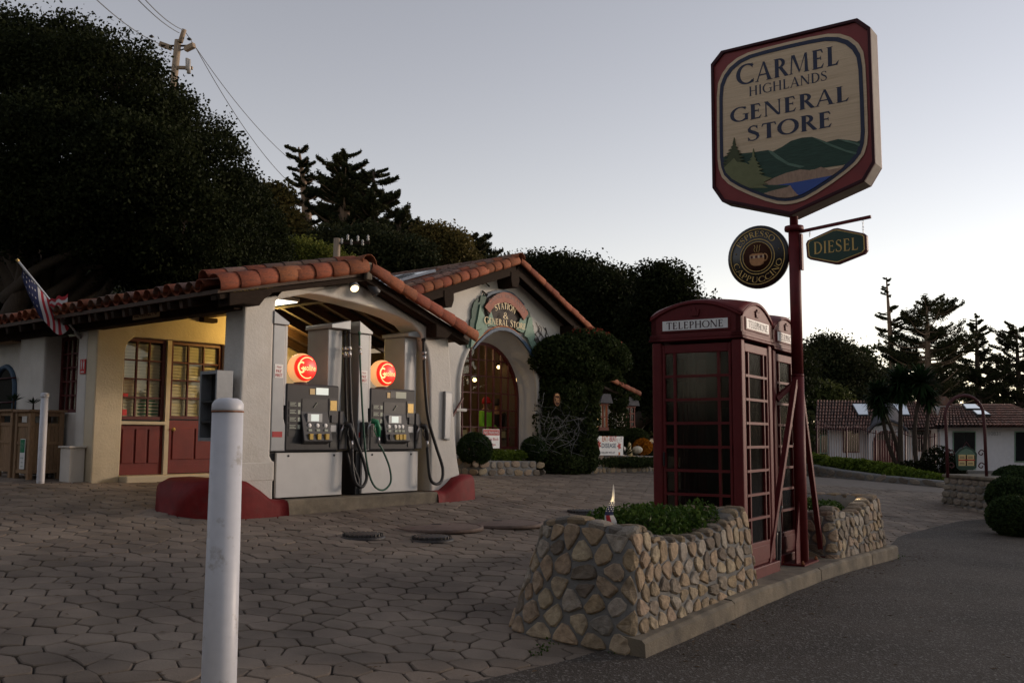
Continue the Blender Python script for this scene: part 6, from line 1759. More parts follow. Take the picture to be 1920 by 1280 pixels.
# ================================================================ TELEPHONE KIOSKS
def kiosk(x0, y0, zb, zt_shift, label):
    S = .88
    K = thing('telephone_kiosk', label, 'phone box', (x0 + S / 2, y0 + S / 2, zb), FK, 'red telephone kiosks')
    Z = lambda z: z - .20 + zb
    FACES = [('door', lambda a, d, z: (x0 - d, y0 + S - a, z)), ('side_panel', lambda a, d, z: (x0 + a, y0 - d, z)),
             ('side_panel', lambda a, d, z: (x0 + S + d, y0 + a, z)), ('back_panel', lambda a, d, z: (x0 + S - a, y0 + S + d, z))]
    def fbox(mb, fn, a0, a1, d0, d1, z0, z1, m=0):
        vs = [fn(a, d, Z(z)) for z in (z0, z1) for a, d in ((a0, d1), (a1, d1), (a1, d0), (a0, d0))]
        mb.add(vs, [(3, 2, 1, 0), (4, 5, 6, 7), (0, 1, 5, 4), (1, 2, 6, 5), (2, 3, 7, 6), (3, 0, 4, 7)], m)
    mb = MB(); mb.box(x0 - .03, x0 + S + .03, y0 - .03, y0 + S + .03, Z(.15), Z(.30)); mb.build('plinth', 'kiosk_red', K, bev=.01)
    for (a, b) in ((0, 0), (S - .10, 0), (0, S - .10), (S - .10, S - .10)):
        mb = MB(); mb.box(x0 + a, x0 + a + .10, y0 + b, y0 + b + .10, Z(.302), Z(2.36)); mb.build('corner_post', 'kiosk_red', K, bev=.022, seg=3)
    A0, A1 = .13, .75                                            # glazed width inside the stiles
    zr = [.51 + k * .2175 for k in range(9)]
    xc = [A0, A0 + .095, A1 - .095, A1]
    for nm, fn in FACES:
        mb = MB()
        fbox(mb, fn, .103, A0, -.055, -.012, .302, 2.33); fbox(mb, fn, A1, .777, -.055, -.012, .302, 2.33)
        fbox(mb, fn, A0, A1, -.055, -.012, .302, .51); fbox(mb, fn, A0, A1, -.055, -.012, 2.25, 2.33)
        fo = mb.build(nm, 'kiosk_red', K, bev=.006)
        mb = MB(); fbox(mb, fn, .17, .71, -.012, -.004, .335, .47); mb.build('kick_panel', 'kiosk_red', fo, bev=.006)
        mb = MB()
        for x in xc[1:-1]: 
            m1 = MB(); fbox(m1, fn, x - .012, x + .012, -.045, -.012, .51, 2.25); m1.build('glazing_bar', 'kiosk_red', fo)
        for z in zr[1:-1]:
            m1 = MB(); fbox(m1, fn, A0, A1, -.043, -.009, z - .012, z + .012); m1.build('glazing_bar', 'kiosk_red', fo)
        for k in range(8):
            for i in range(3):
                m1 = MB(); fbox(m1, fn, xc[i] + (.012 if i else 0), xc[i + 1] - (.012 if i < 2 else 0), -.036, -.031, zr[k] + (.012 if k else 0), zr[k + 1] - (.012 if k < 7 else 0)); m1.build('pane', 'kiosk_glass', fo)
        if nm == 'door':
            m1 = MB(); fbox(m1, fn, .108, .122, -.012, .012, 1.20, 1.33); m1.build('handle', 'pump_black', fo, bev=.004)
            for z in (.75, 1.3, 2.05):
                m1 = MB(); fbox(m1, fn, .758, .776, -.012, .003, z, z + .10); m1.build('hinge', 'kiosk_red', fo)
        # cornice, fascia with the lit letter panel, pediment with crown
        m1 = MB(); fbox(m1, fn, -.022, S + .022, -.10, .022, 2.362, 2.385); fbox(m1, fn, -.014, S + .014, -.10, .014, 2.3855, 2.425); m1.build('cornice', 'kiosk_red', K, bev=.006)
        m1 = MB(); n = 18
        pts = [(0, 2.426), (S, 2.426), (S, 2.585)] + [(S * (1 - k / n), 2.585 + .14 * (1 - (2 * k / n - 1) ** 2)) for k in range(1, n)] + [(0, 2.585)]
        vs = [fn(a, 0, Z(z)) for a, z in pts] + [fn(a, -.05, Z(z)) for a, z in pts]; L = len(pts)
        m1.add(vs, [list(range(L)), list(range(L, 2 * L))[::-1]] + [(i, L + i, L + (i + 1) % L, (i + 1) % L) for i in range(L)])
        ped = m1.build('pediment', 'kiosk_red', K)
        m1 = MB()
        for i in range(n):                                       # roll moulding round the pediment
            pass
        pp = [(a, z) for a, z in pts[2:]]
        m1.tube([fn(a, .004, Z(z - .012)) for a, z in pp], .014, 6); m1.build('pediment_moulding', 'kiosk_red', ped)
        m1 = MB(); fbox(m1, fn, .10, S - .10, 0, .010, 2.445, 2.570); m1.build('letter_frame', 'kiosk_red', ped, bev=.004)
        m1 = MB(); fbox(m1, fn, .12, S - .12, .010, .013, 2.462, 2.553); lpn = m1.build('letter_panel', 'white_sign', ped)
        m1 = MB(); serif_text(m1, 'TELEPHONE', lambda a, b, l: fn(S / 2 + a, .0142 + l, Z(2.474 + b)), .066, width=.56, glyphs=GL_C); m1.build('lettering', 'sign_rim', lpn)
        cr = [(-.036, 0), (.036, 0), (.050, .052), (.022, .034), (0, .070), (-.022, .034), (-.050, .052)]
        vs = [fn(S / 2 + a, .014, Z(2.590 + b * 1.15)) for a, b in cr] + [fn(S / 2 + a, 0, Z(2.590 + b * 1.15)) for a, b in cr]; L = len(cr)
        m1 = MB(); m1.add(vs, [list(range(L))] + [(i, L + i, L + (i + 1) % L, (i + 1) % L) for i in range(L)]); m1.build('crown', 'kiosk_red', ped)
    # domed roof
    mb = MB(); n = 16; o = .012; vs = []
    for i in range(n + 1):
        for j in range(n + 1):
            a, b = 2 * i / n - 1, 2 * j / n - 1
            ea, eb = 1 - a * a, 1 - b * b
            vs.append((x0 + S / 2 + a * (S / 2 + o), y0 + S / 2 + b * (S / 2 + o), Z(2.592 + .14 * ea + .14 * eb - .085 * ea * eb)))
    mb.add(vs, [(i * (n + 1) + j, (i + 1) * (n + 1) + j, (i + 1) * (n + 1) + j + 1, i * (n + 1) + j + 1) for i in range(n) for j in range(n)], 0, True)
    r = mb.build('roof', 'kiosk_red', K); s_ = r.modifiers.new('thick', 'SOLIDIFY'); s_.thickness = .018; s_.offset = -1
    # inside: back board with the telephone, ceiling and floor
    mb = MB(); mb.box(x0 + S - .16, x0 + S - .10, y0 + .12, y0 + .62, Z(.45), Z(2.30)); bbd = mb.build('back_board', 'interior_dark', K)
    mb = MB(); mb.box(x0 + S - .26, x0 + S - .161, y0 + .30, y0 + .55, Z(1.15), Z(1.75)); mb.build('telephone', 'pump_black', bbd, bev=.01)
    mb = MB(); mb.box(x0 + .06, x0 + S - .06, y0 + .06, y0 + S - .06, Z(2.37), Z(2.40)); mb.build('ceiling', 'interior_dark', K)
    mb = MB(); mb.box(x0 + .06, x0 + S - .06, y0 + .06, y0 + S - .06, Z(.301), Z(.32)); mb.build('floor', 'concrete', K)
kiosk(0.0, 0.0, .20, 0, 'red telephone kiosk standing nearest, door side towards the pumps')
kiosk(1.24, 0.10, .20, 0, 'red telephone kiosk half hidden behind the sign pole and the other kiosk')
# small black pump and conduit between the kiosks and the pole
JB = thing('conduit_box', 'black electrical conduit box behind the foot of the sign pole', 'electrical box', (1.10, .04, .2), FK)
mb = MB(); mb.box(1.03, 1.15, .03, .14, .55, .74); mb.build('box', 'pump_black', JB, bev=.01)
mb = MB(); mb.tube(smooth([(1.06, .07, .20), (1.05, .06, .40), (1.07, .06, .56)], 4), .022, 8); mb.build('conduit', 'pump_black', JB)
mb = MB(); mb.tube(smooth([(1.12, .05, .20), (1.13, .04, .5), (1.12, .04, .72), (1.14, .02, .80)], 4), .018, 8); mb.build('conduit', 'pump_mid', JB)

# ================================================================ SIGN POLE
SPn = thing('sign_pole', 'dark red steel sign pole with base gussets and two leaning struts at the kerb', 'sign pole', (0, 0, .2), FS)
wI = FS.inverted()
mb = MB(); mb.tube([(0, 0, .21), (0, 0, 2.10)], .0625, 24); mb.tube([(0, 0, 2.10), (0, 0, 2.12)], .064, 24); mb.tube([(0, 0, 2.12), (0, 0, 3.66)], .059, 24); mb.build('pole', 'pole_red', SPn)
mb = MB(); mb.tube([(0, 0, 3.60), (0, 0, 4.2)], .043, 16); mb.build('pole_top', 'pole_red', SPn)
mb = MB(); mb.lathe([(.06, -.03), (.095, -.025), (.10, 0), (.095, .025), (.06, .03)], (0, 0, 3.645), 24); mb.build('collar', 'pole_red', SPn)
kx = (wI.to_3x3() @ (FK.to_3x3() @ Vector((1, 0, 0)))).normalized(); ky = (wI.to_3x3() @ (FK.to_3x3() @ Vector((0, 1, 0)))).normalized()
mb = MB()
c4 = [kx * a + ky * b for a, b in ((-.26, -.10), (.26, -.10), (.26, .16), (-.26, .16))]
mb.add([c + Vector((0, 0, .205)) for c in c4] + [c + Vector((0, 0, .222)) for c in c4], [(3, 2, 1, 0), (4, 5, 6, 7), (0, 1, 5, 4), (1, 2, 6, 5), (2, 3, 7, 6), (3, 0, 4, 7)]); mb.build('base_plate', 'pole_red', SPn)
for sg in (-1, 1):
    mb = MB(); g = [kx * (sg * .058) + Vector((0, 0, .222)), kx * (sg * .215) + Vector((0, 0, .222)), kx * (sg * .215) + Vector((0, 0, .40)), kx * (sg * .058) + Vector((0, 0, .84))]
    if sg < 0: g = g[::-1]
    mb.add([p - ky * .008 for p in g] + [p + ky * .008 for p in g], [(0, 1, 2, 3), (7, 6, 5, 4), (0, 4, 5, 1), (1, 5, 6, 2), (2, 6, 7, 3), (3, 7, 4, 0)]); mb.build('gusset', 'pole_red', SPn)
    for t in (-.075, .13):
        mb = MB(); mb.lathe([(.018, 0), (.018, .016), (.010, .018), (.010, .035), (0, .036)], kx * (sg * .235) + ky * t + Vector((0, 0, .222)), 8); mb.build('bolt', 'rust', SPn)
b1 = wI @ ptz(1438, 1073, .205); b2 = wI @ ptz(1541, 1043, .205)
for b in (b1, b2):
    top = Vector((0, 0, 2.06)) + (b - Vector((0, 0, b.z))).normalized() * .062
    mb = MB(); mb.bar(b, top, .05, .05); mb.build('strut', 'pole_red', SPn, bev=.004)
    mb = MB(); mb.box(b.x - .05, b.x + .05, b.y - .05, b.y + .05, b.z - .002, b.z + .012); mb.build('strut_foot', 'pole_red', SPn)
mb = MB(); q = wI @ (FK @ Vector((1.30, .10, 1.86))); mb.bar(q, (0, 0, 2.06), .05, .045); mb.build('wall_tie', 'pole_red', SPn)

def onS(px, py, off):
    d = ray(px, py); nx = Vector((FS[0][1], FS[1][1], 0)); o = Vector((FS[0][3], FS[1][3], 0)) + nx * off
    t = o.dot(nx) / d.dot(nx); p = wI @ Vector((d.x * t, d.y * t, d.z * t + EYE)); return p.x, p.z
# --- the big store sign
BS = thing('store_sign', 'large painted wooden general store sign with a landscape on top of the red pole', 'sign', (0.01, 0, 3.75), FS)
cx = .012
so = [(cx - .735, 5.70), (cx - .86, 5.575), (cx - .865, 4.18), (cx - .755, 4.01), (cx, 3.765), (cx + .755, 4.01), (cx + .865, 4.18), (cx + .86, 5.575), (cx + .735, 5.70)][::-1]
def shrink(poly, k, kc=None):
    c_ = (cx, 4.78)
    return [(c_[0] + (x - c_[0]) * k, c_[1] + (z - c_[1]) * (kc or k)) for x, z in poly]
mb = MB(); mb.prism(so, -.105, .105, 0, ms=1); mb.build('sign_body', ['sign_red', 'sign_edge'], BS)
mb = MB(); mb.ring(so[::-1], shrink(so, .965)[::-1], -.130, -.106); mb.build('front_frame', 'sign_rim', BS, bev=.004)
mb = MB(); mb.ring(so[::-1], shrink(so, .965)[::-1], .106, .130); mb.build('rear_frame', 'sign_maroon', BS, bev=.004)
half = [(.0, 5.625), (.25, 5.622), (.42, 5.612), (.54, 5.58), (.64, 5.52), (.71, 5.44), (.755, 5.34), (.77, 5.20), (.775, 4.85), (.775, 4.50), (.762, 4.38), (.73, 4.285), (.66, 4.20), (.56, 4.125), (.42, 4.04), (.26, 3.955), (.14, 3.905), (.06, 3.888)]
half = [(x * 1.035, z) for x, z in half]
pan = [(cx + x, z) for x, z in half] + [(cx, 3.884)] + [(cx - x, z) for x, z in half[:0:-1]]
Yf = -.1055
mb = MB(); mb.prism(pan, Yf - .012, Yf, 0); mb.build('cream_panel', 'sign_cream', BS)
r1, r2 = shrink(pan, .962), shrink(pan, .915)
mb = MB(); mb.ring(r1, r2, Yf - .017, Yf - .012); mb.build('blue_line', 'navy', BS)
_ly = [0]
def ps(x, y, y0): return (1320 + x / 5.333, y0 + y / 5.333)
lim = shrink(pan, .925)
lim_ccw = lim if sum(lim[i][0] * lim[(i + 1) % len(lim)][1] - lim[(i + 1) % len(lim)][0] * lim[i][1] for i in range(len(lim))) > 0 else lim[::-1]
def paint(name, pts, m, y0=240, th=.003, pieces=None):
    _ly[0] += 1
    yb = Yf - .012 - .0 - _ly[0] * .0016
    pg = [onS(*ps(x, y, y0), yb) for x, y in pts]
    if sum(pg[i][0] * pg[(i + 1) % len(pg)][1] - pg[(i + 1) % len(pg)][0] * pg[i][1] for i in range(len(pg))) < 0: pg = pg[::-1]
    pg = clip_poly(pg, lim_ccw)
    mb = MB(); mb.prism(pg, yb - .0016, Yf - .0125, 0); return mb.build(name, m, BS)
paint('far_hill', [(1230, 140), (1340, 112), (1450, 122), (1530, 138), (1570, 118), (1620, 110), (1640, 330), (1300, 300)], 'hill_green')
paint('hill', [(150, 300), (150, 500), (300, 640), (700, 600), (1000, 430), (1640, 330), (1590, 300), (1480, 250), (1380, 205), (1250, 150), (1150, 112), (1080, 90), (980, 98), (870, 130), (780, 190), (690, 235), (640, 222), (520, 240), (380, 255)], 'hill_green')
paint('ridge_light', [(640, 224), (690, 238), (760, 290), (850, 350), (1010, 385), (960, 400), (840, 372), (730, 310), (670, 262)], 'hill_light')
paint('ridge_light', [(1085, 95), (1160, 118), (1280, 165), (1420, 220), (1590, 262), (1590, 285), (1420, 240), (1270, 185), (1180, 140)], 'hill_light')
paint('ridge_light', [(1340, 118), (1440, 125), (1560, 160), (1610, 190), (1600, 205), (1500, 160), (1400, 135)], 'hill_light')
paint('shore_rock', [(540, 565), (700, 500), (820, 450), (960, 415), (1080, 425), (1170, 390), (1250, 420), (1340, 400), (1450, 370), (1540, 325), (1640, 330), (1600, 420), (1450, 460), (1200, 505), (900, 560), (720, 585)], 'rock_tan')
paint('bay_water', [(700, 575), (900, 545), (1200, 490), (1470, 440), (1640, 430), (1380, 560), (1100, 720), (960, 720), (860, 600)], 'water_blue')
paint('near_shore', [(300, 640), (480, 590), (600, 568), (720, 570), (870, 573), (700, 640), (520, 720), (380, 680)], 'hill_green')
paint('shore_rock', [(480, 690), (700, 622), (830, 592), (862, 573), (885, 610), (930, 660), (985, 700), (900, 780), (700, 780)], 'rock_tan')
def fir(apex, base_y, hw, n, m, lean=0):
    L_, R_ = [], []
    for k in range(n):
        t = (k + .5) / n; y = lerp(apex[1] + 40, base_y, t); w = hw * (t ** .85) * random.uniform(.85, 1.1)
        L_ += [(apex[0] - w, y + 12 + random.uniform(-6, 6)), (apex[0] - w * .55, y + 22)]
        R_ += [(apex[0] + w, y + 12 + random.uniform(-6, 6)), (apex[0] + w * .55, y + 22)]
    paint('painted_fir', [apex] + R_ + [(apex[0] + hw * .9, base_y + 40), (apex[0] - hw * .9, base_y + 40)] + L_[::-1], m)
fir((300, 95), 420, 165, 9, 'tree_dark'); fir((492, 205), 560, 165, 9, 'tree_sage')
paint('painted_fir', [(270, 330), (300, 300), (330, 340), (420, 350), (520, 420), (560, 470), (680, 500), (560, 560), (470, 590), (330, 620), (240, 560), (180, 480), (180, 420)], 'tree_sage')
yt = Yf - .0135
def st(text, s0, s1, z, h, m='navy', gl=GL, bf=1.0, lay=0):
    mb = MB(); serif_text(mb, text, lambda a, b, l: ((s0 + s1) / 2 + a, yt - l, z + b), h, width=s1 - s0, glyphs=gl, big_first=bf); mb.build('lettering', m, BS)
st('CARMEL', -.555, .555, 5.262, .205, bf=1.12)
st('HIGHLANDS', -.42, .43, 5.122, .105, gl=GL_C)
st('GENERAL', -.632, .645, 4.862, .165)
st('STORE', -.448, .470, 4.626, .168)

# --- espresso roundel
ES = thing('espresso_sign', 'round black espresso and cappuccino sign with gold rings hanging off the pole', 'sign', (-.39, 0, 3.04), FS)
ex, ez, R = -.392, 3.385, .338
mb = MB(); mb.lathe([(R - .012, -.035), (R, -.025), (R, .02), (R - .012, .032), (0, .034)], (ex, 0, ez), 48, axis='y'); disc = mb.build('disc', 'sign_black', ES)
def gring(r_, w, m='gold', y=-.0355):
    mb = MB(); n = 48
    o_ = [(ex + r_ * math.cos(2 * math.pi * k / n), ez + r_ * math.sin(2 * math.pi * k / n)) for k in range(n)]; i_ = [(ex + (r_ - w) * math.cos(2 * math.pi * k / n), ez + (r_ - w) * math.sin(2 * math.pi * k / n)) for k in range(n)]
    mb.ring(o_, i_, y - .004, y); mb.build('gold_ring', m, disc)
gring(.302, .008); gring(.192, .008); gring(.162, .006)
mb = MB(); mb.lathe([(.155, .0), (.155, .002), (0, .0025)], (ex, -.035, ez), 40, axis='y'); mb.build('brown_field', 'coffee_brown', disc)
def arc_text(text, r_, a0, a1, h, top=True):
    L = rad(abs(a1 - a0)) * r_
    def fn(a, b, l):
        t = a / L + .5
        th = rad(lerp(a0, a1, t)); rr_ = r_ + b if top else r_ - b
        return (ex + rr_ * math.cos(th), -.0365 - l, ez + rr_ * math.sin(th))
    mb = MB(); serif_text(mb, text, fn, h, width=L, glyphs=GL_C); mb.build('lettering', 'gold', disc)
arc_text('ESPRESSO', .215, 150, 40, .062); arc_text('CAPPUCCINO', .279, 192, 350, .062, top=False)
for a in (168, 14):
    mb = MB(); mb.lathe([(.008, 0), (0, .006)], (ex + .245 * math.cos(rad(a)), -.035, ez + .245 * math.sin(rad(a))), 8, axis='y'); mb.build('gold_dot', 'gold', disc)
mb = MB(); mb.prism([(ex - .082, ez + .022), (ex - .083, ez - .05), (ex - .065, ez - .085), (ex - .03, ez - .10), (ex + .03, ez - .10), (ex + .065, ez - .085), (ex + .080, ez - .05), (ex + .078, ez + .022), (ex + .05, ez + .034), (ex - .055, ez + .034)], -.046, -.0375, 0); cup = mb.build('cup', 'cup', disc, bev=.002)
mb = MB(); mb.tube([(ex + .078 + .035 * math.sin(rad(a)), -.042, ez - .015 + .038 * math.cos(rad(a))) for a in range(0, 181, 20)], .008, 6); mb.build('cup_handle', 'cup', cup)
mb = MB(); mb.box(ex - .08, ex + .077, -.0475, -.0462, ez - .018, ez + .012); mb.build('cup_band', 'cup_light', cup)
mb = MB()
for k in range(3): mb.box(ex - .072 + k * .052, ex - .045 + k * .052, -.0488, -.0477, ez - .016, ez + .010)
mb.build('cup_check', 'sign_maroon', cup)
for k in range(3):
    mb = MB(); mb.tube(smooth([(ex - .02 + k * .018, -.039, ez + .045), (ex - .034 + k * .03, -.039, ez + .075), (ex - .022 + k * .024, -.039, ez + .105), (ex - .034 + k * .036, -.039, ez + .125)], 4), .0035, 5); mb.build('steam', 'gold', disc)
mb = MB(); mb.bar((ex + R - .02, 0, ez + .02), (-.04, 0, ez + .02), .05, .07); mb.build('bracket', 'pole_red', ES, bev=.008)
# --- diesel board on its arm
DS = thing('diesel_sign', 'green hexagonal diesel board hung on chains from a dark arm', 'sign', (.44, 0, 3.22), FS)
mb = MB(); mb.bar((.055, 0, 3.605), (.785, 0, 3.672), .030, .030); arm = mb.build('arm', 'pole_red', DS)
mb = MB(); mb.bar((.075, 0, 3.20), (.075, 0, 3.58), .02, .05); mb.build('arm_plate', 'pole_red', DS)
dx, dz = .437, 3.408
hexo = [(dx + a, dz + b) for a, b in ((-.300, -.085), (-.275, -.105), (-.02, -.182), (.02, -.186), (.285, -.105), (.310, -.075), (.308, .075), (.285, .098), (.02, .186), (-.02, .184), (-.29, .092), (-.308, .06))]
mb = MB(); mb.prism(hexo, -.032, .032, 0); bd = mb.build('board', 'sign_maroon', DS, bev=.008)
def sc(p, k, kz): return [(dx + (x - dx) * k, dz + (z - dz) * kz) for x, z in p]
mb = MB(); mb.ring(sc(hexo, .93, .90), sc(hexo, .895, .855), -.0345, -.0325); mb.build('gold_line', 'gold', bd)
mb = MB(); mb.prism(sc(hexo, .895, .855), -.0335, -.0325, 0); mb.build('green_field', 'sign_green', bd)
mb = MB(); serif_text(mb, 'DIESEL', lambda a, b, l: (dx + a, -.0352 - l, dz - .062 + b), .125, width=.455, glyphs=GL_C); mb.build('lettering', 'gold', bd)
for s_ in (.165, .705):
    za, zb_ = 3.605 + (s_ - .055) * .0918 - .015, dz + (.135 if s_ < .3 else .10)
    n = 4
    for k in range(n):
        z0_, z1_ = lerp(za, zb_, k / n) + .004, lerp(za, zb_, (k + 1) / n) - .004
        mb = MB(); zc_ = (z0_ + z1_) / 2; hh = (z0_ - z1_) / 2
        mb.tube([(s_ + (.007 * math.sin(t) if k % 2 == 0 else 0), (0 if k % 2 == 0 else .007 * math.sin(t)), zc_ + hh * math.cos(t)) for t in np.linspace(0, 6.283, 9)], .0022, 4, caps=False); mb.build('chain_link', 'steel', DS)
# ================================================================ PLANTS AND THINGS ROUND THE STORE
def Bw(u, v, z): return FB @ Vector((u, v, z))
def toW(P, fr): return P @ np.array(fr.to_3x3()).T + np.array(fr.translation)
# low rubble wall in front of the store (frame FB)
def low_wall(name, label, path, z0f, h, th, fr, n_rows, wst, stones=STONES, cat='garden wall', group=None, mort='mortar', cap=False):
    a0 = path[0]
    z0 = z0f(*a0)
    R = thing(name, label, cat, (a0[0], a0[1], z0), fr, group)
    mb = MB(); P = [Vector(p) for p in path]
    L = [0]
    for a, b in zip(P, P[1:]): L.append(L[-1] + (b - a).length)
    def pos(s_):
        k = max(j for j in range(len(L) - 1) if L[j] <= s_ + 1e-9); t = (s_ - L[k]) / (L[k + 1] - L[k])
        p = P[k].lerp(P[k + 1], t); d = (P[k + 1] - P[k]).normalized(); return p, d, Vector((d.y, -d.x))
    n = max(2, int(L[-1] / .4)); vs = []
    hf = h if callable(h) else (lambda s_: h)
    for i in range(n + 1):
        s_ = min(L[-1] * i / n, L[-1] - 1e-6); p, d, nn = pos(s_); zb = z0f(p.x, p.y); hh = hf(s_)
        for o, z in ((0, -.15), (0, hh - .03), (-.03, hh), (-th, hh), (-th, -.15)):
            q = p + nn * o; vs.append((q.x, q.y, zb + z))
    fs = [(i * 5 + k, (i + 1) * 5 + k, (i + 1) * 5 + k + 1, i * 5 + k + 1) for i in range(n) for k in range(4)]
    fs += [(4, 3, 2, 1, 0), tuple(n * 5 + k for k in range(5))]
    mb.add(vs, fs, 0, False); mb.build('mortar_core', mort, R)
    for r_ in range(n_rows):
        s_ = random.uniform(0, wst * .4)
        while s_ < L[-1] - .02:
            w = wst * random.uniform(.7, 1.35); c = min(s_ + w / 2, L[-1] - 1e-4)
            p, d, nn = pos(c); hh = hf(c) / n_rows; z = z0f(p.x, p.y) + (r_ + .5) * hh + random.uniform(-.1, .1) * hh
            a = random.gauss(0, .12); tx = Vector((d.x * math.cos(a), d.y * math.cos(a), math.sin(a))); up = Vector((nn.x, nn.y, 0)).cross(tx)
            ww, hx, pr = w * .92, hh * random.uniform(.82, 1.0), random.uniform(.035, .06)
            mtx = Matrix(((tx.x * ww, up.x * hx, nn.x * pr, p.x), (tx.y * ww, up.y * hx, nn.y * pr, p.y), (tx.z * ww, up.z * hx, 0, z), (0, 0, 0, 1)))
            inst('stone', random.choice(stones), R, mtx); s_ += w
    if cap:
        s_ = 0
        while s_ < L[-1] - .05:
            w = wst * random.uniform(1.0, 1.7); c = min(s_ + w / 2, L[-1] - 1e-4); p, d, nn = pos(c)
            z = z0f(p.x, p.y) + hf(c) + .02; q = p - nn * th / 2
            mtx = Matrix(((d.x * w * .95, nn.x * (th + .10), 0, q.x), (d.y * w * .95, nn.y * (th + .10), 0, q.y), (0, 0, .07, z), (0, 0, 0, 1)))
            inst('stone', random.choice(stones), R, mtx); s_ += w
    return R
low_wall('stone_wall', 'low rubble planter wall under the arched store window', [(6.85, 3.40), (6.9, 2.78), (9.05, 2.78), (9.1, 3.40)], gB, .30, .22, FB, 2, .26)
low_wall('stone_wall', 'low rubble garden wall running right under the painted disease board', [(10.2, 3.0), (12.6, 3.35), (16.5, 3.75)], gB, .42, .3, FB, 3, .24)
def leafy(name, label, cat, lobes, n, size, m, fr, loc, shell=.4, group=None, aspect=.6, zmin=None, extra=None, core=None, stems=True):
    R = thing(name, label, cat, loc, fr, group)
    P, nr = blob_points(lobes, n, shell)
    if zmin is not None: P = P[P[:, 2] > zmin]
    leaf_cloud(toW(P, fr), size, 'foliage', m, R, aspect=aspect, tint=RNG.beta(1.5, 2.4, len(P)))
    if stems:
        mb = MB()
        for l in lobes[:14]:
            c, r = l[0], l[1]
            mb.tube([(loc[0], loc[1], loc[2] - .1), ((loc[0] + c[0]) / 2, (loc[1] + c[1]) / 2, (loc[2] + c[2]) / 2), tuple(c)], [.03 * max(r) + .01, .02 * max(r) + .006, .006], 5)
        mb.build('stem', 'bark', R)
    return R
def webbed_ball(label, u_, v_, z_, r, n):
    R = leafy('clipped_bush', label, 'bush', [((u_, v_, z_), (r, r, r * .95))], n, .045, 'leaf_box', FB, (u_, v_, z_ - r), .25, 'webbed ball bushes by the store window')
    mb = MB()
    for k in range(34):
        a0, b0 = random.uniform(0, 6.28), random.uniform(-.3, 1.4); da, db = random.uniform(-.9, .9), random.uniform(-.6, .6)
        pts = []
        for t in np.linspace(0, 1, 6):
            a, b = a0 + da * t, min(1.5, b0 + db * t); rr_ = r * random.uniform(1.03, 1.09)
            pts.append((u_ + rr_ * math.cos(a) * math.cos(b), v_ + rr_ * math.sin(a) * math.cos(b), z_ + rr_ * .95 * math.sin(b)))
        mb.tube(pts, random.uniform(.0012, .0026), 4)
    mb.build('cobweb', 'web', R, kind='stuff')
uL, zL = onB(890, 842, 2.95); uR, zR = onB(1003, 842, 2.95)
webbed_ball('round clipped bush under fake cobweb, left of the arched window', uL, 2.95, zL, .36, 9000)
webbed_ball('round clipped bush under fake cobweb, right of the arched window', uR, 2.98, zR, .29, 7000)
uM, zM = onB(945, 852, 3.05)
leafy('flower_bed', 'bright green ground plants between the two round bushes', 'plants', [((uM + d, 3.05, zM + random.uniform(-.04, .02)), (.20, .16, .12)) for d in np.linspace(-.55, .5, 8)], 3500, .05, 'leaf_lime', FB, (uM, 3.05, zM - .1), .6)
# NO PARKING notice
u0_, z0_ = onB(905, 804, 3.0); u1_, z1_ = onB(936, 840, 3.0)
NP = thing('no_parking_sign', 'red and white no parking notice in front of the arched window', 'sign', ((u0_ + u1_) / 2, 3.0, z1_), FB)
mb = MB(); mb.box(u0_, u1_, 2.99, 3.0, z1_, z0_); b_ = mb.build('board', 'white_sign', NP)
H = z0_ - z1_; um = (u0_ + u1_) / 2; W_ = u1_ - u0_
mb = MB(); mb.box(u0_ + .008, u1_ - .008, 2.987, 2.9895, z0_ - H * .32, z0_ - .01); hd = mb.build('red_band', 'red_ink', b_)
mb = MB(); plain_text(mb, 'NO PARKING', lambda a, b, l: (um + a, 2.986, z0_ - H * .25 + b), H * .15, width=W_ * .86, bold=.015); mb.build('lettering', 'flag_white', b_)
mb = MB(); plain_text(mb, 'Do Not Block', lambda a, b, l: (um + a, 2.988, z0_ - H * .58 + b), H * .14, width=W_ * .86, bold=.01); plain_text(mb, 'Pumps', lambda a, b, l: (um + a, 2.988, z0_ - H * .86 + b), H * .14, width=W_ * .5, bold=.01); mb.build('lettering', 'red_ink', b_)
mb = MB(); mb.box(um - .02, um + .02, 3.001, 3.03, z1_ - .5, z1_ + .3); mb.build('post', 'steel', NP)
# red rail beside the arch
mb = MB(); a_ = onB(849, 780, 3.44); b__ = onB(868, 746, 3.44); mb.bar((a_[0], 3.44, a_[1]), (b__[0], 3.44, b__[1]), .035, .035); mb.solo('red_rail', 'red_frame', 'short slanting red bar fixed to the wall left of the arched window', 'rail', (a_[0], 3.44, a_[1]), FB)

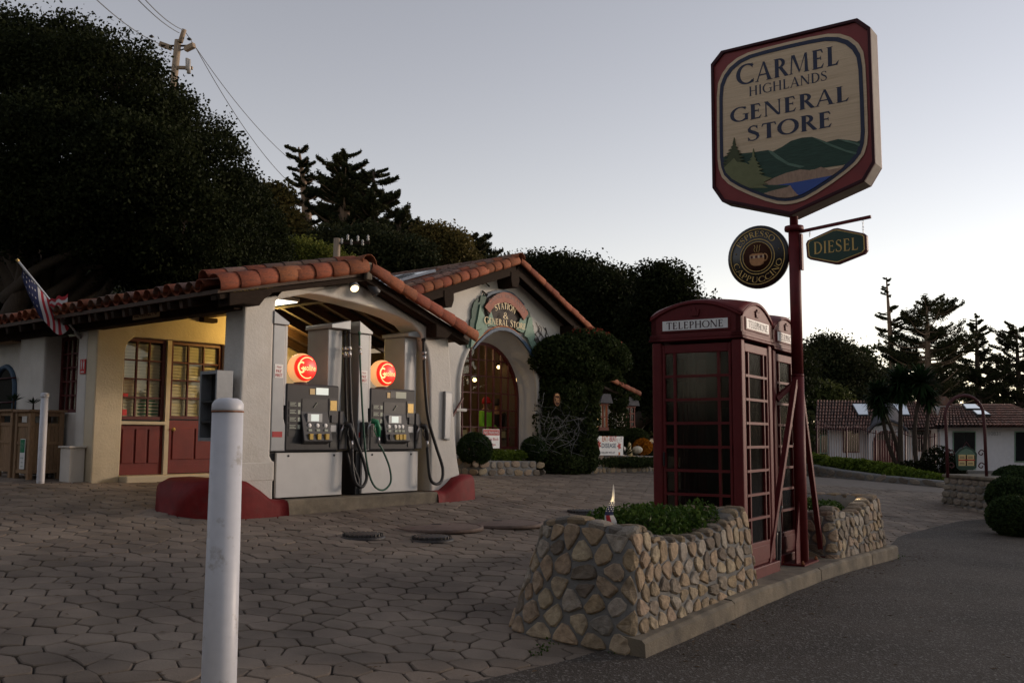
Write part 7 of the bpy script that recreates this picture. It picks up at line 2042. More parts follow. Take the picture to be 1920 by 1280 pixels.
# people inside the store: one continuous body each, clothes as children
def skin_obj(name, verts, edges, radii, m, parent, lvl=2):
    off = OFF[parent.name]
    me = bpy.data.meshes.new(name); me.from_pydata([tuple(Vector(v) - off) for v in verts], edges, [])
    me.materials.append(M[m])
    o = bpy.data.objects.new(name, me); COL.objects.link(o); o.parent = parent
    OFF[o.name] = off; FRM[o.name] = FRM[parent.name]
    bpy.context.view_layer.objects.active = o
    md = o.modifiers.new('skin', 'SKIN'); md.use_smooth_shade = True
    if not me.skin_vertices: 
        me.skin_vertices if False else None
    for i, r in enumerate(radii):
        sv = me.skin_vertices[0].data[i]; rr_ = r if isinstance(r, tuple) else (r, r); sv.radius = rr_; sv.use_root = (i == 0)
    sb = o.modifiers.new('sub', 'SUBSURF'); sb.levels = lvl; sb.render_levels = lvl
    return o
def person(label, u_, v_, z_, face, top, hat, turn=0.0, arm=.35, legs='dark_cloth'):
    R = thing('person', label, 'person', (u_, v_, z_), FB)
    def p(x, y, z):
        c, s_ = math.cos(face), math.sin(face); return (u_ + c * x - s_ * y, v_ + s_ * x + c * y, z_ + z)
    V = [p(0, 0, .95), p(0, 0, 1.12), p(0, .01, 1.30), p(0, .01, 1.45), p(0, 0, 1.53), p(0, -.01, 1.60), p(0, -.015, 1.70),
         p(-.18, .01, 1.42), p(-.23, 0, 1.16), p(-.20, -arm * .6, 1.02), p(-.15, -arm, 1.05), p(.18, .01, 1.42), p(.23, 0, 1.16), p(.20, -arm * .6, 1.02), p(.15, -arm, 1.05),
         p(-.10, 0, .88), p(-.11, -.01, .48), p(-.11, .02, .07), p(-.11, -.14, .03), p(.10, 0, .88), p(.11, -.01, .48), p(.11, .02, .07), p(.11, -.14, .03)]
    E_ = [(0, 1), (1, 2), (2, 3), (3, 4), (4, 5), (5, 6), (3, 7), (7, 8), (8, 9), (9, 10), (3, 11), (11, 12), (12, 13), (13, 14), (0, 15), (15, 16), (16, 17), (17, 18), (0, 19), (19, 20), (20, 21), (21, 22)]
    Rr = [(.15, .11), (.13, .10), (.16, .11), (.13, .09), (.05, .05), (.075, .09), (.075, .085), .06, .045, .038, .035, .06, .045, .038, .035, .085, .06, .045, .035, .085, .06, .045, .035]
    body = skin_obj('body', V, E_, Rr, 'skin', R)
    skin_obj('jacket', [V[i] for i in (0, 1, 2, 3, 7, 8, 9, 11, 12, 13)], [(0, 1), (1, 2), (2, 3), (3, 4), (4, 5), (5, 6), (3, 7), (7, 8), (8, 9)], [(.19, .15), (.175, .14), (.195, .14), (.15, .11), .085, .07, .058, .085, .07, .058], top, R)
    skin_obj('trousers', [V[i] for i in (0, 15, 16, 17, 19, 20, 21)], [(0, 1), (1, 2), (2, 3), (0, 4), (4, 5), (5, 6)], [(.165, .125), .105, .08, .06, .105, .08, .06], legs, R)
    hm = MB(); hc = Vector(p(0, -.015, 1.665))
    hm.lathe([(.0, .145), (.06, .125), (.10, .07), (.108, .01), (.102, -.03)], hc, 16); h = hm.build('hat' if hat != 'dark_cloth' else 'hair', hat, R)
    if hat != 'dark_cloth':
        hm = MB(); fv = Vector((math.cos(face) * 0 - math.sin(face) * -1, math.sin(face) * 0 + math.cos(face) * -1, 0)); q = hc + fv * .09; hm.lathe([(.0, .02), (.07, .014), (.085, .0), (0, -.002)], q, 12); hm.build('brim', hat, h)
    hm = MB()
    fv = Vector((math.sin(face), -math.cos(face), 0)); sd_ = Vector((math.cos(face), math.sin(face), 0))
    nz = hc + fv * .10 + Vector((0, 0, -.03)); hm.lathe([(0, .03), (.012, -.005), (.016, -.015), (0, -.022)], nz, 8)
    for sg in (-1, 1): hm.lathe([(0, -.02), (.012, 0), (0, .025)], hc + sd_ * .082 * sg + Vector((0, 0, -.03)), 8)
    hm.build('face', 'skin', R)
u_, z_ = onB(911, 750, 4.75)
person('person in a bright lime green jacket and red hat behind the arched window', u_, 4.75, z_ - 1.72, .2, 'lime', 'red_cloth')
u_, z_ = onB(932, 755, 5.1)
person('person in dark clothes behind the arched window, right of the lime green jacket', u_, 5.1, z_ - 1.70, -.4, 'dark_cloth', 'dark_cloth')
# shelf and boxes in the store
SHF = thing('shop_counter', 'wooden counter behind the arched store window', 'counter', (8.3, 4.3, .75), FB)
mb = MB(); mb.box(7.3, 9.7, 4.25, 4.75, 1.40, 1.45); mb.build('top', 'brown_wood', SHF)
mb = MB(); mb.box(7.35, 9.65, 4.30, 4.70, .76, 1.398); mb.build('front', 'bin_wood', SHF)
for k in range(9):
    a = 7.45 + k * .25; w, h = random.uniform(.10, .2), random.uniform(.08, .24)
    mb = MB(); mb.box(a, a + w, 4.32, 4.45, 1.451, 1.451 + h)
    mb.solo('carton', ['cardboard', 'slate_blue', 'red_cloth', 'gold_light', 'cardboard'][k % 5], ['brown carton at the left end of the store counter', 'blue carton second from the left end of the store counter', 'red carton left of the middle of the store counter', 'pale gold carton left of the red hat customer', 'brown carton in the middle of the store counter', 'blue carton right of the middle of the store counter', 'red carton on the right part of the store counter', 'pale gold carton near the right end of the store counter', 'brown carton at the right end of the store counter'][k], 'carton', (a, 4.32, 1.45), FB, 'cartons on the store counter')
CK = thing('wall_shelves', 'tall shelves of goods on the back wall inside the store', 'shelves', (8.5, 7.9, .75), FB)
for k in range(5):
    mb = MB(); mb.box(6.4, 10.8, 7.6, 7.95, 1.1 + k * .42, 1.13 + k * .42); sh = mb.build('shelf', 'brown_wood', CK)
    for j in range(14):
        a = 6.5 + j * .3 + random.uniform(0, .08); h = random.uniform(.1, .3)
        mb = MB(); mb.box(a, a + random.uniform(.1, .2), 7.62, 7.8, 1.131 + k * .42, 1.131 + k * .42 + h); mb.build('goods', random.choice(['cardboard', 'slate_blue', 'red_cloth', 'gold_light', 'mint', 'orange_ink', 'white_sign']), sh)

# ivy: the big clipped mass on the store corner
def ipt(px, py, V): u, z = onB(px, py, V); return (u, V, z)
def iv(px, py, V, rx, ry, rz): c = ipt(px, py, V); return (c, (rx, ry, rz))
zg = gB(10.6, 3.2)
cap = [iv(1060, 660, 3.1, .75, .7, .40), iv(1100, 650, 2.95, .75, .75, .42), iv(1130, 668, 2.9, .60, .7, .42), iv(1150, 682, 2.9, .33, .5, .26), iv(1030, 672, 3.25, .5, .55, .40), iv(1085, 690, 3.0, .8, .7, .35), iv(1120, 700, 3.0, .45, .6, .22)]
stemL = [iv(1045, 720, 3.3, .5, .38, .5), iv(1090, 725, 3.15, .55, .5, .5), iv(1045, 780, 3.3, .5, .35, .6), iv(1090, 780, 3.2, .48, .45, .6), iv(1040, 840, 3.3, .5, .35, .55), iv(1085, 845, 3.15, .55, .45, .5), iv(1062, 870, 3.1, .7, .4, .25), iv(1092, 872, 3.1, .4, .3, .2), iv(1020, 800, 3.38, .25, .28, .9), iv(1060, 740, 3.1, .62, .45, .55), iv(1094, 760, 3.1, .36, .4, .6), iv(1090, 820, 3.05, .36, .4, .6), iv(1030, 850, 3.2, .45, .35, .5)]
IV = leafy('ivy_topiary', 'mushroom shaped clipped ivy swallowing the right corner of the store', 'ivy', cap + stemL, 52000, .075, 'leaf_ivy', FB, (10.4, 3.4, zg), .28, aspect=.8, zmin=zg - .02)
P, nr = blob_points([((c[0], c[1], c[2] + r[2] * .55), (r[0] * .8, r[1] * .8, r[2] * .5)) for c, r in cap[1:4]], 420, .2)
leaf_cloud(toW(P, FB), .07, 'red_leaves', 'leaf_ivy_red', IV, aspect=.8)
mb = MB()
for k in range(70):
    px, py = random.uniform(1012, 1118), random.uniform(770, 865); pts = []; a = random.uniform(-1.2, 1.2) + (math.pi / 2)
    for t in range(6):
        c = ipt(px, py, 2.86 - .06 * math.sin(t) ); pts.append(c); a += random.uniform(-.5, .5); px += math.cos(a) * 9; py -= math.sin(a) * 9
        px = min(max(px, 1012), 1122)
    mb.tube(pts, random.uniform(.0015, .004), 4)
mb.build('cobweb', 'web', IV, kind='stuff')
tend = MB()
for k in range(14):
    px, py = random.uniform(1005, 1030), random.uniform(640, 655); pts = []
    for t in range(7): pts.append(ipt(px, py, 3.49)); px += random.uniform(-7, 4); py -= random.uniform(3, 9)
    tend.tube(pts, .006, 4)
tend.build('tendril', 'bark', IV)
ua, za = onB(1042, 749, 2.84)
PL = thing('number_plaque', 'dark crowned plaque with a gold 70 hung on the ivy', 'plaque', (ua, 2.84, za), FB)
mb = MB(); mb.prism([(ua + .115 * math.cos(t), za + .15 * math.sin(t)) for t in np.linspace(0, 6.283, 21)[:-1]], 2.80, 2.83, 0); b_ = mb.build('board', 'coffee_brown', PL, bev=.006)
mb = MB(); plain_text(mb, '70', lambda a, b, l: (ua + a, 2.798, za - .06 + b), .10, bold=.01); mb.ring([(ua + .10 * math.cos(t), za + .135 * math.sin(t)) for t in np.linspace(0, 6.283, 21)[:-1]], [(ua + .095 * math.cos(t), za + .130 * math.sin(t)) for t in np.linspace(0, 6.283, 21)[:-1]], 2.796, 2.799)
mb.prism([(ua - .06, za + .085), (ua + .06, za + .085), (ua + .075, za + .125), (ua + .03, za + .11), (ua, za + .135), (ua - .03, za + .11), (ua - .075, za + .125)], 2.796, 2.799, 0); mb.build('lettering', 'cup', b_)
# wing with bay windows behind the ivy
uw0, zw0 = onB(1143, 712, 4.5); uw1, zw1 = onB(1196, 738, 4.5)
WGs = []
n = 5; dv = Vector((uw1 - uw0, 0, zw1 - zw0)); Lw = dv.length / n; dv.normalize(); nw = Vector((-dv.z, 0, dv.x))
for k in range(n): put_tile(TILE, ST, Vector((uw1, 4.5, zw1)) - dv * (Lw * (k - .1)), -dv, nw * .7 + Vector((0, -.7, 0)), Lw * 1.22, .10)
for k in range(n): put_tile(TILE_OLD, ST, Vector((uw1, 4.62, zw1 + .06)) - dv * (Lw * (k - .2)), -dv, nw, Lw * 1.22, .09)
def bay(px0, px1, pyt, pyb, V, label, lit):
    (a, zt), (b, zb2) = onB(px0, pyt, V), onB(px1, pyb, V)
    R = thing('bay_window', label, 'window', ((a + b) / 2, V, zb2), FB)
    nx_, nz_ = (2, 2) if lit else (2, 3)
    w = b - a
    for (x0, x1) in ((a, a + .04), (b - .04, b)): mb = MB(); mb.box(x0, x1, V, V + .05, zb2, zt); mb.build('frame', 'bay_frame', R)
    for z0, z1 in ((zb2, zb2 + .09), (zt - .05, zt)): mb = MB(); mb.box(a - .02, b + .02, V - .015, V + .4, z0, z1); mb.build('frame', 'bay_frame', R)
    for i in range(1, nx_): x = lerp(a, b, i / nx_); mb = MB(); mb.box(x - .02, x + .02, V + .005, V + .045, zb2 + .09, zt - .05); mb.build('glazing_bar', 'bay_frame', R)
    for k in range(1, nz_): z = lerp(zb2, zt, k / nz_); mb = MB(); mb.box(a + .04, b - .04, V + .008, V + .04, z - .018, z + .018); mb.build('glazing_bar', 'bay_frame', R)
    for i in range(nx_):
        for k in range(nz_):
            mb = MB(); mb.box(lerp(a + .04, b - .04, i / nx_) + .012, lerp(a + .04, b - .04, (i + 1) / nx_) - .012, V + .02, V + .025, lerp(zb2 + .09, zt - .05, k / nz_) + .012, lerp(zb2 + .09, zt - .05, (k + 1) / nz_) - .012); mb.build('pane', 'glass' if lit else 'dark_glass', R)
    mb = MB(); mb.prism([(a - .10, zt + .0), (b + .10, zt), (b - .02, zt + .24), (a + .02, zt + .24)], V - .10, V + .4, 0); mb.build('bay_roof', 'lead', R)
    if lit:
        mb = MB(); mb.box(a + .02, a + .30, V + .20, V + .22, zb2 + .05, zt - .02)
        M['lit_curtain'] = emit('lit_curtain', (1.0, .62, .26), 2.6, base=(.5, .35, .2)); mb.build('lit_curtain', 'lit_curtain', R)
    mb = MB(); mb.box(a + .02, b - .02, V + .34, V + .38, zb2, zt); mb.build('room_back', 'interior_dark', R)
bay(1124, 1140, 755, 807, 4.4, 'small bay window glowing warm beside the clipped ivy', True)
bay(1174, 1191, 760, 805, 4.9, 'dark small bay window under the end of the tiled wing roof', False)
uu, zz = onB(1158, 770, 4.7)
leafy('wall_ivy', 'ivy column on the wing wall between the two bay windows', 'ivy', [iv(1158, 745, 4.75, .35, .3, .45), iv(1160, 790, 4.75, .32, .3, .6), iv(1150, 720, 4.7, .4, .3, .3), iv(1150, 815, 4.6, .6, .4, .15), iv(1180, 745, 5.0, .4, .25, .18)], 9000, .07, 'leaf_ivy', FB, (uu, 4.8, zg), .4, aspect=.8)
uu, zz = onB(1190, 820, 4.3)
leafy('round_bush', 'dark bush below the dark bay window', 'bush', [iv(1190, 822, 4.3, .42, .4, .30)], 4000, .06, 'leaf_ivy', FB, (uu, 4.3, zg), .4)
leafy('ground_ivy', 'straggling ivy trailing over the low garden wall', 'ivy', [iv(px, 866, 3.35, .32, .22, .14) for px in range(1110, 1236, 16)], 7000, .06, 'leaf_ivy', FB, (12.0, 3.4, zg), .6)
# painted board
ua, za = onB(1120, 817, 3.15); ub_, zb_ = onB(1169, 853, 3.3)
EB = thing('painted_board', 'hand painted white board with red flowers leaning by the ivy', 'sign', ((ua + ub_) / 2, 3.2, zb_), FB)
def onE(px, py): u, z = onB(px, py, 3.2); return u, z
q = [onE(1120, 817), onE(1169, 818), onE(1168, 853), onE(1119, 853)]
mb = MB(); mb.prism(q[::-1], 3.2, 3.22, 0); b_ = mb.build('board', 'white_sign', EB)
def elet(text, pxl, pxr, py, h, m, dy=0):
    (a, z0), (b, z1) = onE(pxl, py), onE(pxr, py + dy)
    mb = MB(); plain_text(mb, text, lambda x, y, l: ((a + b) / 2 + x, 3.197, lerp(z0, z1, (x + (b - a) / 2) / (b - a)) + y), h, width=b - a, bold=.015); mb.build('lettering', m, b_)
elet('EAT', 1129, 1140, 827, .13, 'orange_ink'); elet('-BEAT', 1141, 1156, 827, .13, 'red_ink'); elet('DISEASE', 1128, 1155, 839, .11, 'slate_blue'); elet('KILLER WE AT', 1128, 1153, 850, .05, 'navy')
def blossom(px, py, r, m, n=7):
    u, z = onE(px, py); mb = MB()
    mb.add([(u + r * (1 if k % 2 else .55) * math.cos(t), 3.1965, z + r * (1 if k % 2 else .55) * math.sin(t)) for k, t in enumerate(np.linspace(0, 6.283, 2 * n + 1)[:-1])], [list(range(2 * n))[::-1]]); mb.build('painted_flower', m, b_)
blossom(1122, 833, .13, 'red_bright'); blossom(1122, 833, .05, 'orange_ink'); blossom(1161, 836, .10, 'red_bright', 5); blossom(1161, 850, .06, 'orange_ink', 4)
for k in range(16):
    blossom(random.uniform(1155, 1167), random.uniform(819, 829), .012, random.choice(['navy', 'red_bright']), 4)
# halloween group by the board
uu, zz = onB(1195, 843, 3.6)
R = thing('white_pumpkin', 'pale squat pumpkin beside the orange flowers', 'pumpkin', (uu, 3.6, zz - .10), FB)
mb = MB(); n = 24; vs = []
for i in range(9):
    ph = math.pi * i / 8 - math.pi / 2
    for k in range(n):
        t = 2 * math.pi * k / n; r_ = .13 * math.cos(ph) * (1 + .07 * math.cos(8 * t)); vs.append((uu + r_ * math.cos(t), 3.6 + r_ * math.sin(t), zz + .10 * math.sin(ph)))
mb.add(vs, [(i * n + k, i * n + (k + 1) % n, (i + 1) * n + (k + 1) % n, (i + 1) * n + k) for i in range(8) for k in range(n)], 0, True); mb.build('fruit', 'pumpkin', R)
mb = MB(); mb.tube([(uu, 3.6, zz + .09), (uu + .01, 3.6, zz + .15)], [.018, .010], 6); mb.build('stalk', 'bark', R)
uu, zz = onB(1205, 837, 3.9)
leafy('marigolds', 'mound of orange chrysanthemum flowers near the kiosk', 'flowers', [((uu, 3.9, zz), (.28, .26, .22))], 2600, .05, 'leaf_orange', FB, (uu, 3.9, zz - .2), .35)
uu, zz = onB(1180, 843, 3.5)
R = thing('garden_gnome', 'small pale garden figure between the board and the pumpkin', 'figurine', (uu, 3.5, zz - .25), FB)
mb = MB(); mb.lathe([(.06, -.2), (.08, -.12), (.06, .0), (.035, .06), (.05, .10), (.04, .15), (0, .20)], (uu, 3.5, zz), 12); mb.build('figure', 'gold_light', R)
uu, zz = onB(1172, 838, 3.55)
R = small_plant('tall green cactus-like plant leaning behind the painted board', uu, 3.55, zz - .2, .45, 26, 'leaf_box')
# parking plank far right
ua, za = onB(1216, 826, 5.0)
R = thing('plank_sign', 'faint brown plank sign beyond the orange flowers', 'sign', (ua, 5.0, za - .1), FB)
mb = MB(); mb.box(ua - .42, ua + .6, 5.0, 5.04, za - .07, za + .07); mb.build('board', 'brown_wood', R); mb = MB(); plain_text(mb, 'PARKING', lambda a, b, l: (ua + .1 + a, 4.997, za - .045 + b), .09, width=.5); mb.build('lettering', 'gold_light', R)
for d in (-.3, .5): mb = MB(); mb.box(ua + d - .03, ua + d + .03, 5.041, 5.09, za - .7, za + .05); mb.build('post', 'brown_wood', R)

# ================================================================ THE RIGHT SIDE: drive wall, pier, house
def gW(x, y): return gz(x, y)
pw = [at(1505, 889, 36).xy, at(1560, 897, 33.5).xy, at(1640, 905, 31).xy, at(1700, 911, 29.5).xy, at(1764, 914, 28.2).xy]
def zwall(x, y): return float(np.interp(y, [28, 31, 33.5, 36], [(814 - 914) / 1828 * 28.2 + EYE, (815 - 905) / 1828 * 31 + EYE, (816 - 897) / 1828 * 33.5 + EYE, (817 - 889) / 1828 * 36 + EYE]))
LWp = [tuple(p) for p in pw]
low_wall('stone_wall', 'long low rubble retaining wall along the far side of the drive', LWp, zwall, lambda s_: lerp(.50, .30, min(1, s_ / 10)), .4, FW, 2, .55, STONES_G)
lob = []
for px, py, y, r in [(1515, 858, 37, .45), (1540, 862, 36, .4), (1565, 866, 35, .4), (1590, 868, 34.5, .4), (1615, 872, 33.5, .45), (1640, 876, 33, .45), (1665, 882, 32, .5), (1690, 888, 31, .5), (1712, 893, 30.5, .45), (1735, 897, 30, .45), (1755, 899, 29.5, .4)]:
    c = at(px, py + 3, y); lob += [((c.x, c.y, c.z), (r * 1.2, r, r * .62)), ((c.x + .4, c.y + .5, c.z - .1), (r, r, r * .5))]
leafy('bank_planting', 'yellow green ground plants spilling along the top of the long drive wall', 'plants', lob, 26000, .11, 'leaf_lime', FW, (float(lob[4][0][0]), float(lob[4][0][1]), .3), .5, stems=False)
# stone pier with its arched iron frame and hanging board
pA, pB, pC = at(1759, 931, 22.0), at(1863, 965, 19.75), None
PR = thing('stone_pier', 'battered rubble stone pier with a flat cap at the drive entrance', 'pier', (pA.x, pA.y, 0), FW)
d_ = Vector((pB.x - pA.x, pB.y - pA.y, 0)); Lp = d_.length; d_.normalize(); nn = Vector((d_.y, -d_.x, 0))   # nn towards the camera side
if nn.y > 0: nn = -nn
top_z = at(1800, 897, 21).z
def ppt(a, b, z): q = Vector((pA.x, pA.y, 0)) + d_ * a - nn * b; return Vector((q.x, q.y, z))
mb = MB(); W0 = 1.1
vs = [ppt(0, 0, -.35), ppt(Lp, 0, -.35), ppt(Lp, W0, -.35), ppt(0, W0, -.35), ppt(.16, .12, top_z), ppt(Lp - .10, .12, top_z), ppt(Lp - .10, W0 - .1, top_z), ppt(.16, W0 - .1, top_z)]
mb.add(vs, [(3, 2, 1, 0), (4, 5, 6, 7), (0, 1, 5, 4), (1, 2, 6, 5), (2, 3, 7, 6), (3, 0, 4, 7)]); mb.build('mortar_core', 'mortar', PR)
mb = MB(); mb.add([ppt(.10, .05, top_z + .002), ppt(Lp - .04, .05, top_z + .002), ppt(Lp - .04, W0, top_z + .002), ppt(.10, W0, top_z + .002)] + [ppt(.10, .05, top_z + .07), ppt(Lp - .04, .05, top_z + .07), ppt(Lp - .04, W0, top_z + .07), ppt(.10, W0, top_z + .07)], [(3, 2, 1, 0), (4, 5, 6, 7), (0, 1, 5, 4), (1, 2, 6, 5), (2, 3, 7, 6), (3, 0, 4, 7)]); mb.build('cap', 'concrete', PR, bev=.02)
for r_ in range(5):
    for side in (0, 1):
        Ls = Lp if side == 0 else W0; s_ = random.uniform(-.05, .05)
        while s_ < Ls - .06:
            w = random.uniform(.22, .40); c = min(s_ + w / 2, Ls - .08); t = (r_ + .5) / 5; z = lerp(-.10, top_z, t); ins = .12 * t
            if side == 0: p = ppt(lerp(c, lerp(.16, Lp - .1, c / Lp), t), ins, z); tx, no = d_, nn
            else: p = ppt(.16 * t, lerp(c, lerp(.12, W0 - .1, c / W0), t), z); tx, no = nn, -d_
            up = Vector((0, 0, 1)); hh = (top_z + .1) / 5 * random.uniform(.8, 1.02)
            mtx = Matrix(((tx.x * w * .92, 0, no.x * .07, p.x), (tx.y * w * .92, 0, no.y * .07, p.y), (0, hh, 0, p.z), (0, 0, 0, 1)))
            inst('stone', random.choice(STONES_G), PR, mtx); s_ += w
yv = 20.6
AF = thing('arch_frame', 'dark red iron arch on the stone pier holding an oval business board', 'sign frame', tuple(at(1810, 893, yv)), FW)
def ap(px, py): return at(px, py, yv)
pts = [ap(1777, 895), ap(1775, 830), ap(1773, 785)] + [ap(1808 - 36 * math.cos(rad(a)), 780 - 39 * math.sin(rad(a))) for a in range(0, 181, 15)] + [ap(1846, 800), ap(1850, 895)]
mb = MB(); mb.tube(pts, .035, 8); mb.build('arch', 'iron', AF)
for sg, x in ((1, 1776), (-1, 1848)):
    for yb in (848, 872):
        mb = MB(); mb.tube(smooth([ap(x, yb), ap(x + 8 * sg, yb - 5), ap(x + 13 * sg, yb + 1), ap(x + 8 * sg, yb + 5), ap(x + 5 * sg, yb + 1)], 5), .012, 6); mb.build('scroll', 'iron', AF)
HB = thing('hanging_board', 'green and yellow shaped board with four pale panels under the iron arch', 'sign', tuple(ap(1813, 880)), FW)
def hb(name, pts, m, dy, th=.03):
    q = [at(x, y, yv + dy) for x, y in pts]; mb = MB(); mb.prism([(p.x, p.z) for p in q][::-1], yv + dy, yv + dy + th, 0); return mb.build(name, m, HB)
hb('board', [(1794, 876), (1792, 850), (1800, 841), (1812, 836), (1824, 841), (1832, 850), (1831, 876), (1824, 881), (1800, 881)], 'sign_green', 0)
hb('gold_border', [(1797, 874), (1795, 852), (1803, 844), (1812, 840), (1822, 844), (1829, 852), (1828, 874)], 'hill_light', -.004, .003)
hb('inner_field', [(1797.5, 873), (1796, 853), (1828.5, 853), (1828, 873)], 'coffee_brown', -.008, .003)
for x in (1797.5, 1813.5):
    for y in (852, 863.5):
        p_ = hb('pale_panel', [(x, y + 9), (x, y), (x + 13, y), (x + 13, y + 9)], 'gold_light', -.012, .003)
        c_ = at(x + 6.5, y + 7.2, yv - .0135)
        mb = MB(); plain_text(mb, 'LIVE' if False else 'OPEN' if False else '1890', lambda a, b, l: (c_.x + a, c_.y, c_.z + b), .05, width=.10) if False else mb.box(c_.x - .055, c_.x + .055, c_.y - .001, c_.y, c_.z, c_.z + .012)
        mb.box(c_.x - .05, c_.x + .05, c_.y - .001, c_.y, c_.z + .03, c_.z + .045)
        mb.build('print', 'sign_black', p_)
hb('red_band', [(1797, 863), (1797, 861), (1828, 861), (1828, 863)], 'red_ink', -.016, .003)
for x in (1803, 1822):
    mb = MB(); mb.tube([ap(x, 842), ap(1812, 828)], .006, 5); mb.build('hanger', 'iron', HB)

# --- the low house
HY = 48.0
def hx(px, py, dy=0): return at(px, py, HY + dy)
HS = thing('house', 'low white house with red barrel tiles, skylights and a round lead porch roof', 'house', tuple(hx(1640, 880)), FW)
def wallpoly(name, pts, m, dy=0, th=.3, parent=None, fr=None):
    q = [hx(x, y, dy) for x, y in pts]; P2 = [(p.x, p.z) for p in q]
    mb = MB(); mb.prism(P2, HY + dy, HY + dy + th, 0); return mb.build(name, m, parent or HS)
wallpoly('wall', [(1556, 900), (1556, 803), (1640, 803), (1640, 900)], 'stucco_house'); wallpoly('wall', [(1690, 900), (1690, 800), (1762, 800), (1762, 900)], 'stucco_house')
wallpoly('wall', [(1762, 882), (1762, 798), (1925, 798), (1925, 882)], 'stucco_house', -1.0); wallpoly('wall', [(1762, 915), (1762, 882.5), (1925, 882.5), (1925, 915)], 'mortar', -1.0)
wallpoly('wall', [(1925, 915), (1925, 798), (2010, 798), (2010, 915)], 'stucco_house', -1.0)
wallpoly('porch_wall', [(1628, 900), (1628, 815), (1640, 800), (1663, 795), (1688, 800), (1700, 815), (1700, 900)], 'stucco_house', -.6, .5)
o_ = wallpoly('arched_door', [(1638, 895), (1637, 828), (1642, 815), (1652, 808), (1663, 806), (1674, 809), (1683, 818), (1686, 830), (1686, 895)], 'red_frame', -.68, .07)
wallpoly('door_head', [(1640, 824), (1644, 816), (1653, 809.5), (1663, 808), (1673, 810.5), (1681, 819), (1683, 824)], 'interior_dark', -.72, .03, o_)
for x in (1650, 1662, 1674): wallpoly('door_plank', [(x - .6, 895), (x - .6, 826), (x + .6, 826), (x + .6, 895)], 'iron', -.71, .02, o_)
def hwin(x0, x1, y0, y1, dy, frame_m, label=None, nx_=1):
    f = wallpoly('window', [(x0, y1), (x0, y0), (x1, y0), (x1, y1)], frame_m, dy - .06, .05)
    for i in range(nx_):
        a, b = lerp(x0 + 1.5, x1 - 1.5, i / nx_) + .3, lerp(x0 + 1.5, x1 - 1.5, (i + 1) / nx_) - .3
        wallpoly('pane', [(a, y1 - 2), (a, y0 + 2), (b, y0 + 2), (b, y1 - 2)], 'dark_glass', dy - .09, .025, f)
hwin(1581, 1612, 806, 848, 0, 'red_frame'); hwin(1712, 1746, 806, 846, 0, 'iron', nx_=2); hwin(1787, 1830, 808, 880, -1.0, 'mint', nx_=2); hwin(1903, 1925, 808, 866, -1.0, 'mint'); hwin(1538, 1552, 815, 850, .1, 'mint')
c_ = hx(1865, 816, -1.02)
mb = MB(); plain_text(mb, '10831', lambda a, b, l: (c_.x + a, c_.y, c_.z + b), .20, width=.55); mb.build('house_number', 'steel_box', HS)
# roofs: barrel tiles as rows following the slope
def tiled_roof(name, e0, e1, r0, r1, n, wob=0.0):
    """eave corners e0-e1 and ridge corners r0-r1 (world points)"""
    mb = MB(); mb.add([e0, e1, r1, r0], [(0, 1, 2, 3)]); bd_ = mb.build(name, 'tile_stuff', HS)
    mb = MB()
    for k in range(n):
        t = (k + .5) / n; a, b = e0.lerp(e1, t), r0.lerp(r1, t)
        m_ = 9; r_ = (e1 - e0).length / n * .36
        for j in range(m_):
            p, q = a.lerp(b, j / m_), a.lerp(b, (j + 1.08) / m_); l = Vector((0, 0, r_ * .6)); c0 = len(mb.v)
            mb.tube([p + l + Vector((random.uniform(-.02, .02), 0, .04)), q + l], [r_ * 1.08, r_ * .86], 6, caps=False)
            tt = random.uniform(.6, 1.35)
            for z in range(6): mb.tint[-1 - z] = tt
    mb.build('roof_tiles', 'tile_stuff', HS, kind='stuff')
tiled_roof('roof', hx(1528, 806, -.9), hx(1632, 806, -.9), hx(1531, 752, 4.5), hx(1640, 753, 4.5), 19)
tiled_roof('roof', hx(1696, 806, -.9), hx(1770, 803, -1.1), hx(1690, 753, 4.5), hx(1745, 756, 4.5), 14)
tiled_roof('roof', hx(1752, 801, -1.8), hx(1990, 801, -1.8), hx(1765, 760, 4.0), hx(1896, 760, 4.0), 34)
mb = MB()
vs = []; nA_ = 14
for i in range(nA_ + 1):
    t = i / nA_; px = lerp(1624, 1704, t); s_ = math.sin(math.pi * t)
    f_ = hx(px, 812 - 24 * s_ ** .7, -1.0); b_ = hx(lerp(1634, 1694, t), 800 - 46 * s_ ** .6, 2.6); vs += [f_, f_.lerp(b_, .5) + Vector((0, 0, .05 * s_)), b_]
mb.add(vs, [(i * 3 + k, (i + 1) * 3 + k, (i + 1) * 3 + k + 1, i * 3 + k + 1) for i in range(nA_) for k in range(2)], 0, True)
pr_ = mb.build('porch_roof', 'lead', HS)
mb = MB(); mb.tube([vs[i * 3] for i in range(nA_ + 1)], .07, 6); mb.build('porch_gutter', 'lead', pr_)
def skyl(pts):
    q = [hx(x, y, dy) for x, y, dy in pts]
    nrm2 = (q[1] - q[0]).cross(q[2] - q[0]).normalized()
    if nrm2.y > 0: nrm2 = -nrm2
    q = [p + nrm2 * .16 for p in q]; mb = MB(); mb.add(q + [p - nrm2 * .22 for p in q], [(0, 1, 2, 3), (0, 4, 5, 1), (1, 5, 6, 2), (2, 6, 7, 3), (3, 7, 4, 0)]); f = mb.build('skylight', 'pump_black', HS)
    c_ = sum(q, Vector()) / 4; g = [c_ + (p - c_) * .90 + nrm2 * .02 for p in q]; mb = MB(); mb.add(g, [(0, 1, 2, 3)]); mb.build('pane', 'skylight', f)
skyl([(1609, 784, 1.3), (1628, 784, 1.3), (1626, 762, 3.5), (1597, 762, 3.5)]); skyl([(1690, 784, 1.3), (1706, 784, 1.3), (1698, 762, 3.5), (1672, 762, 3.5)])
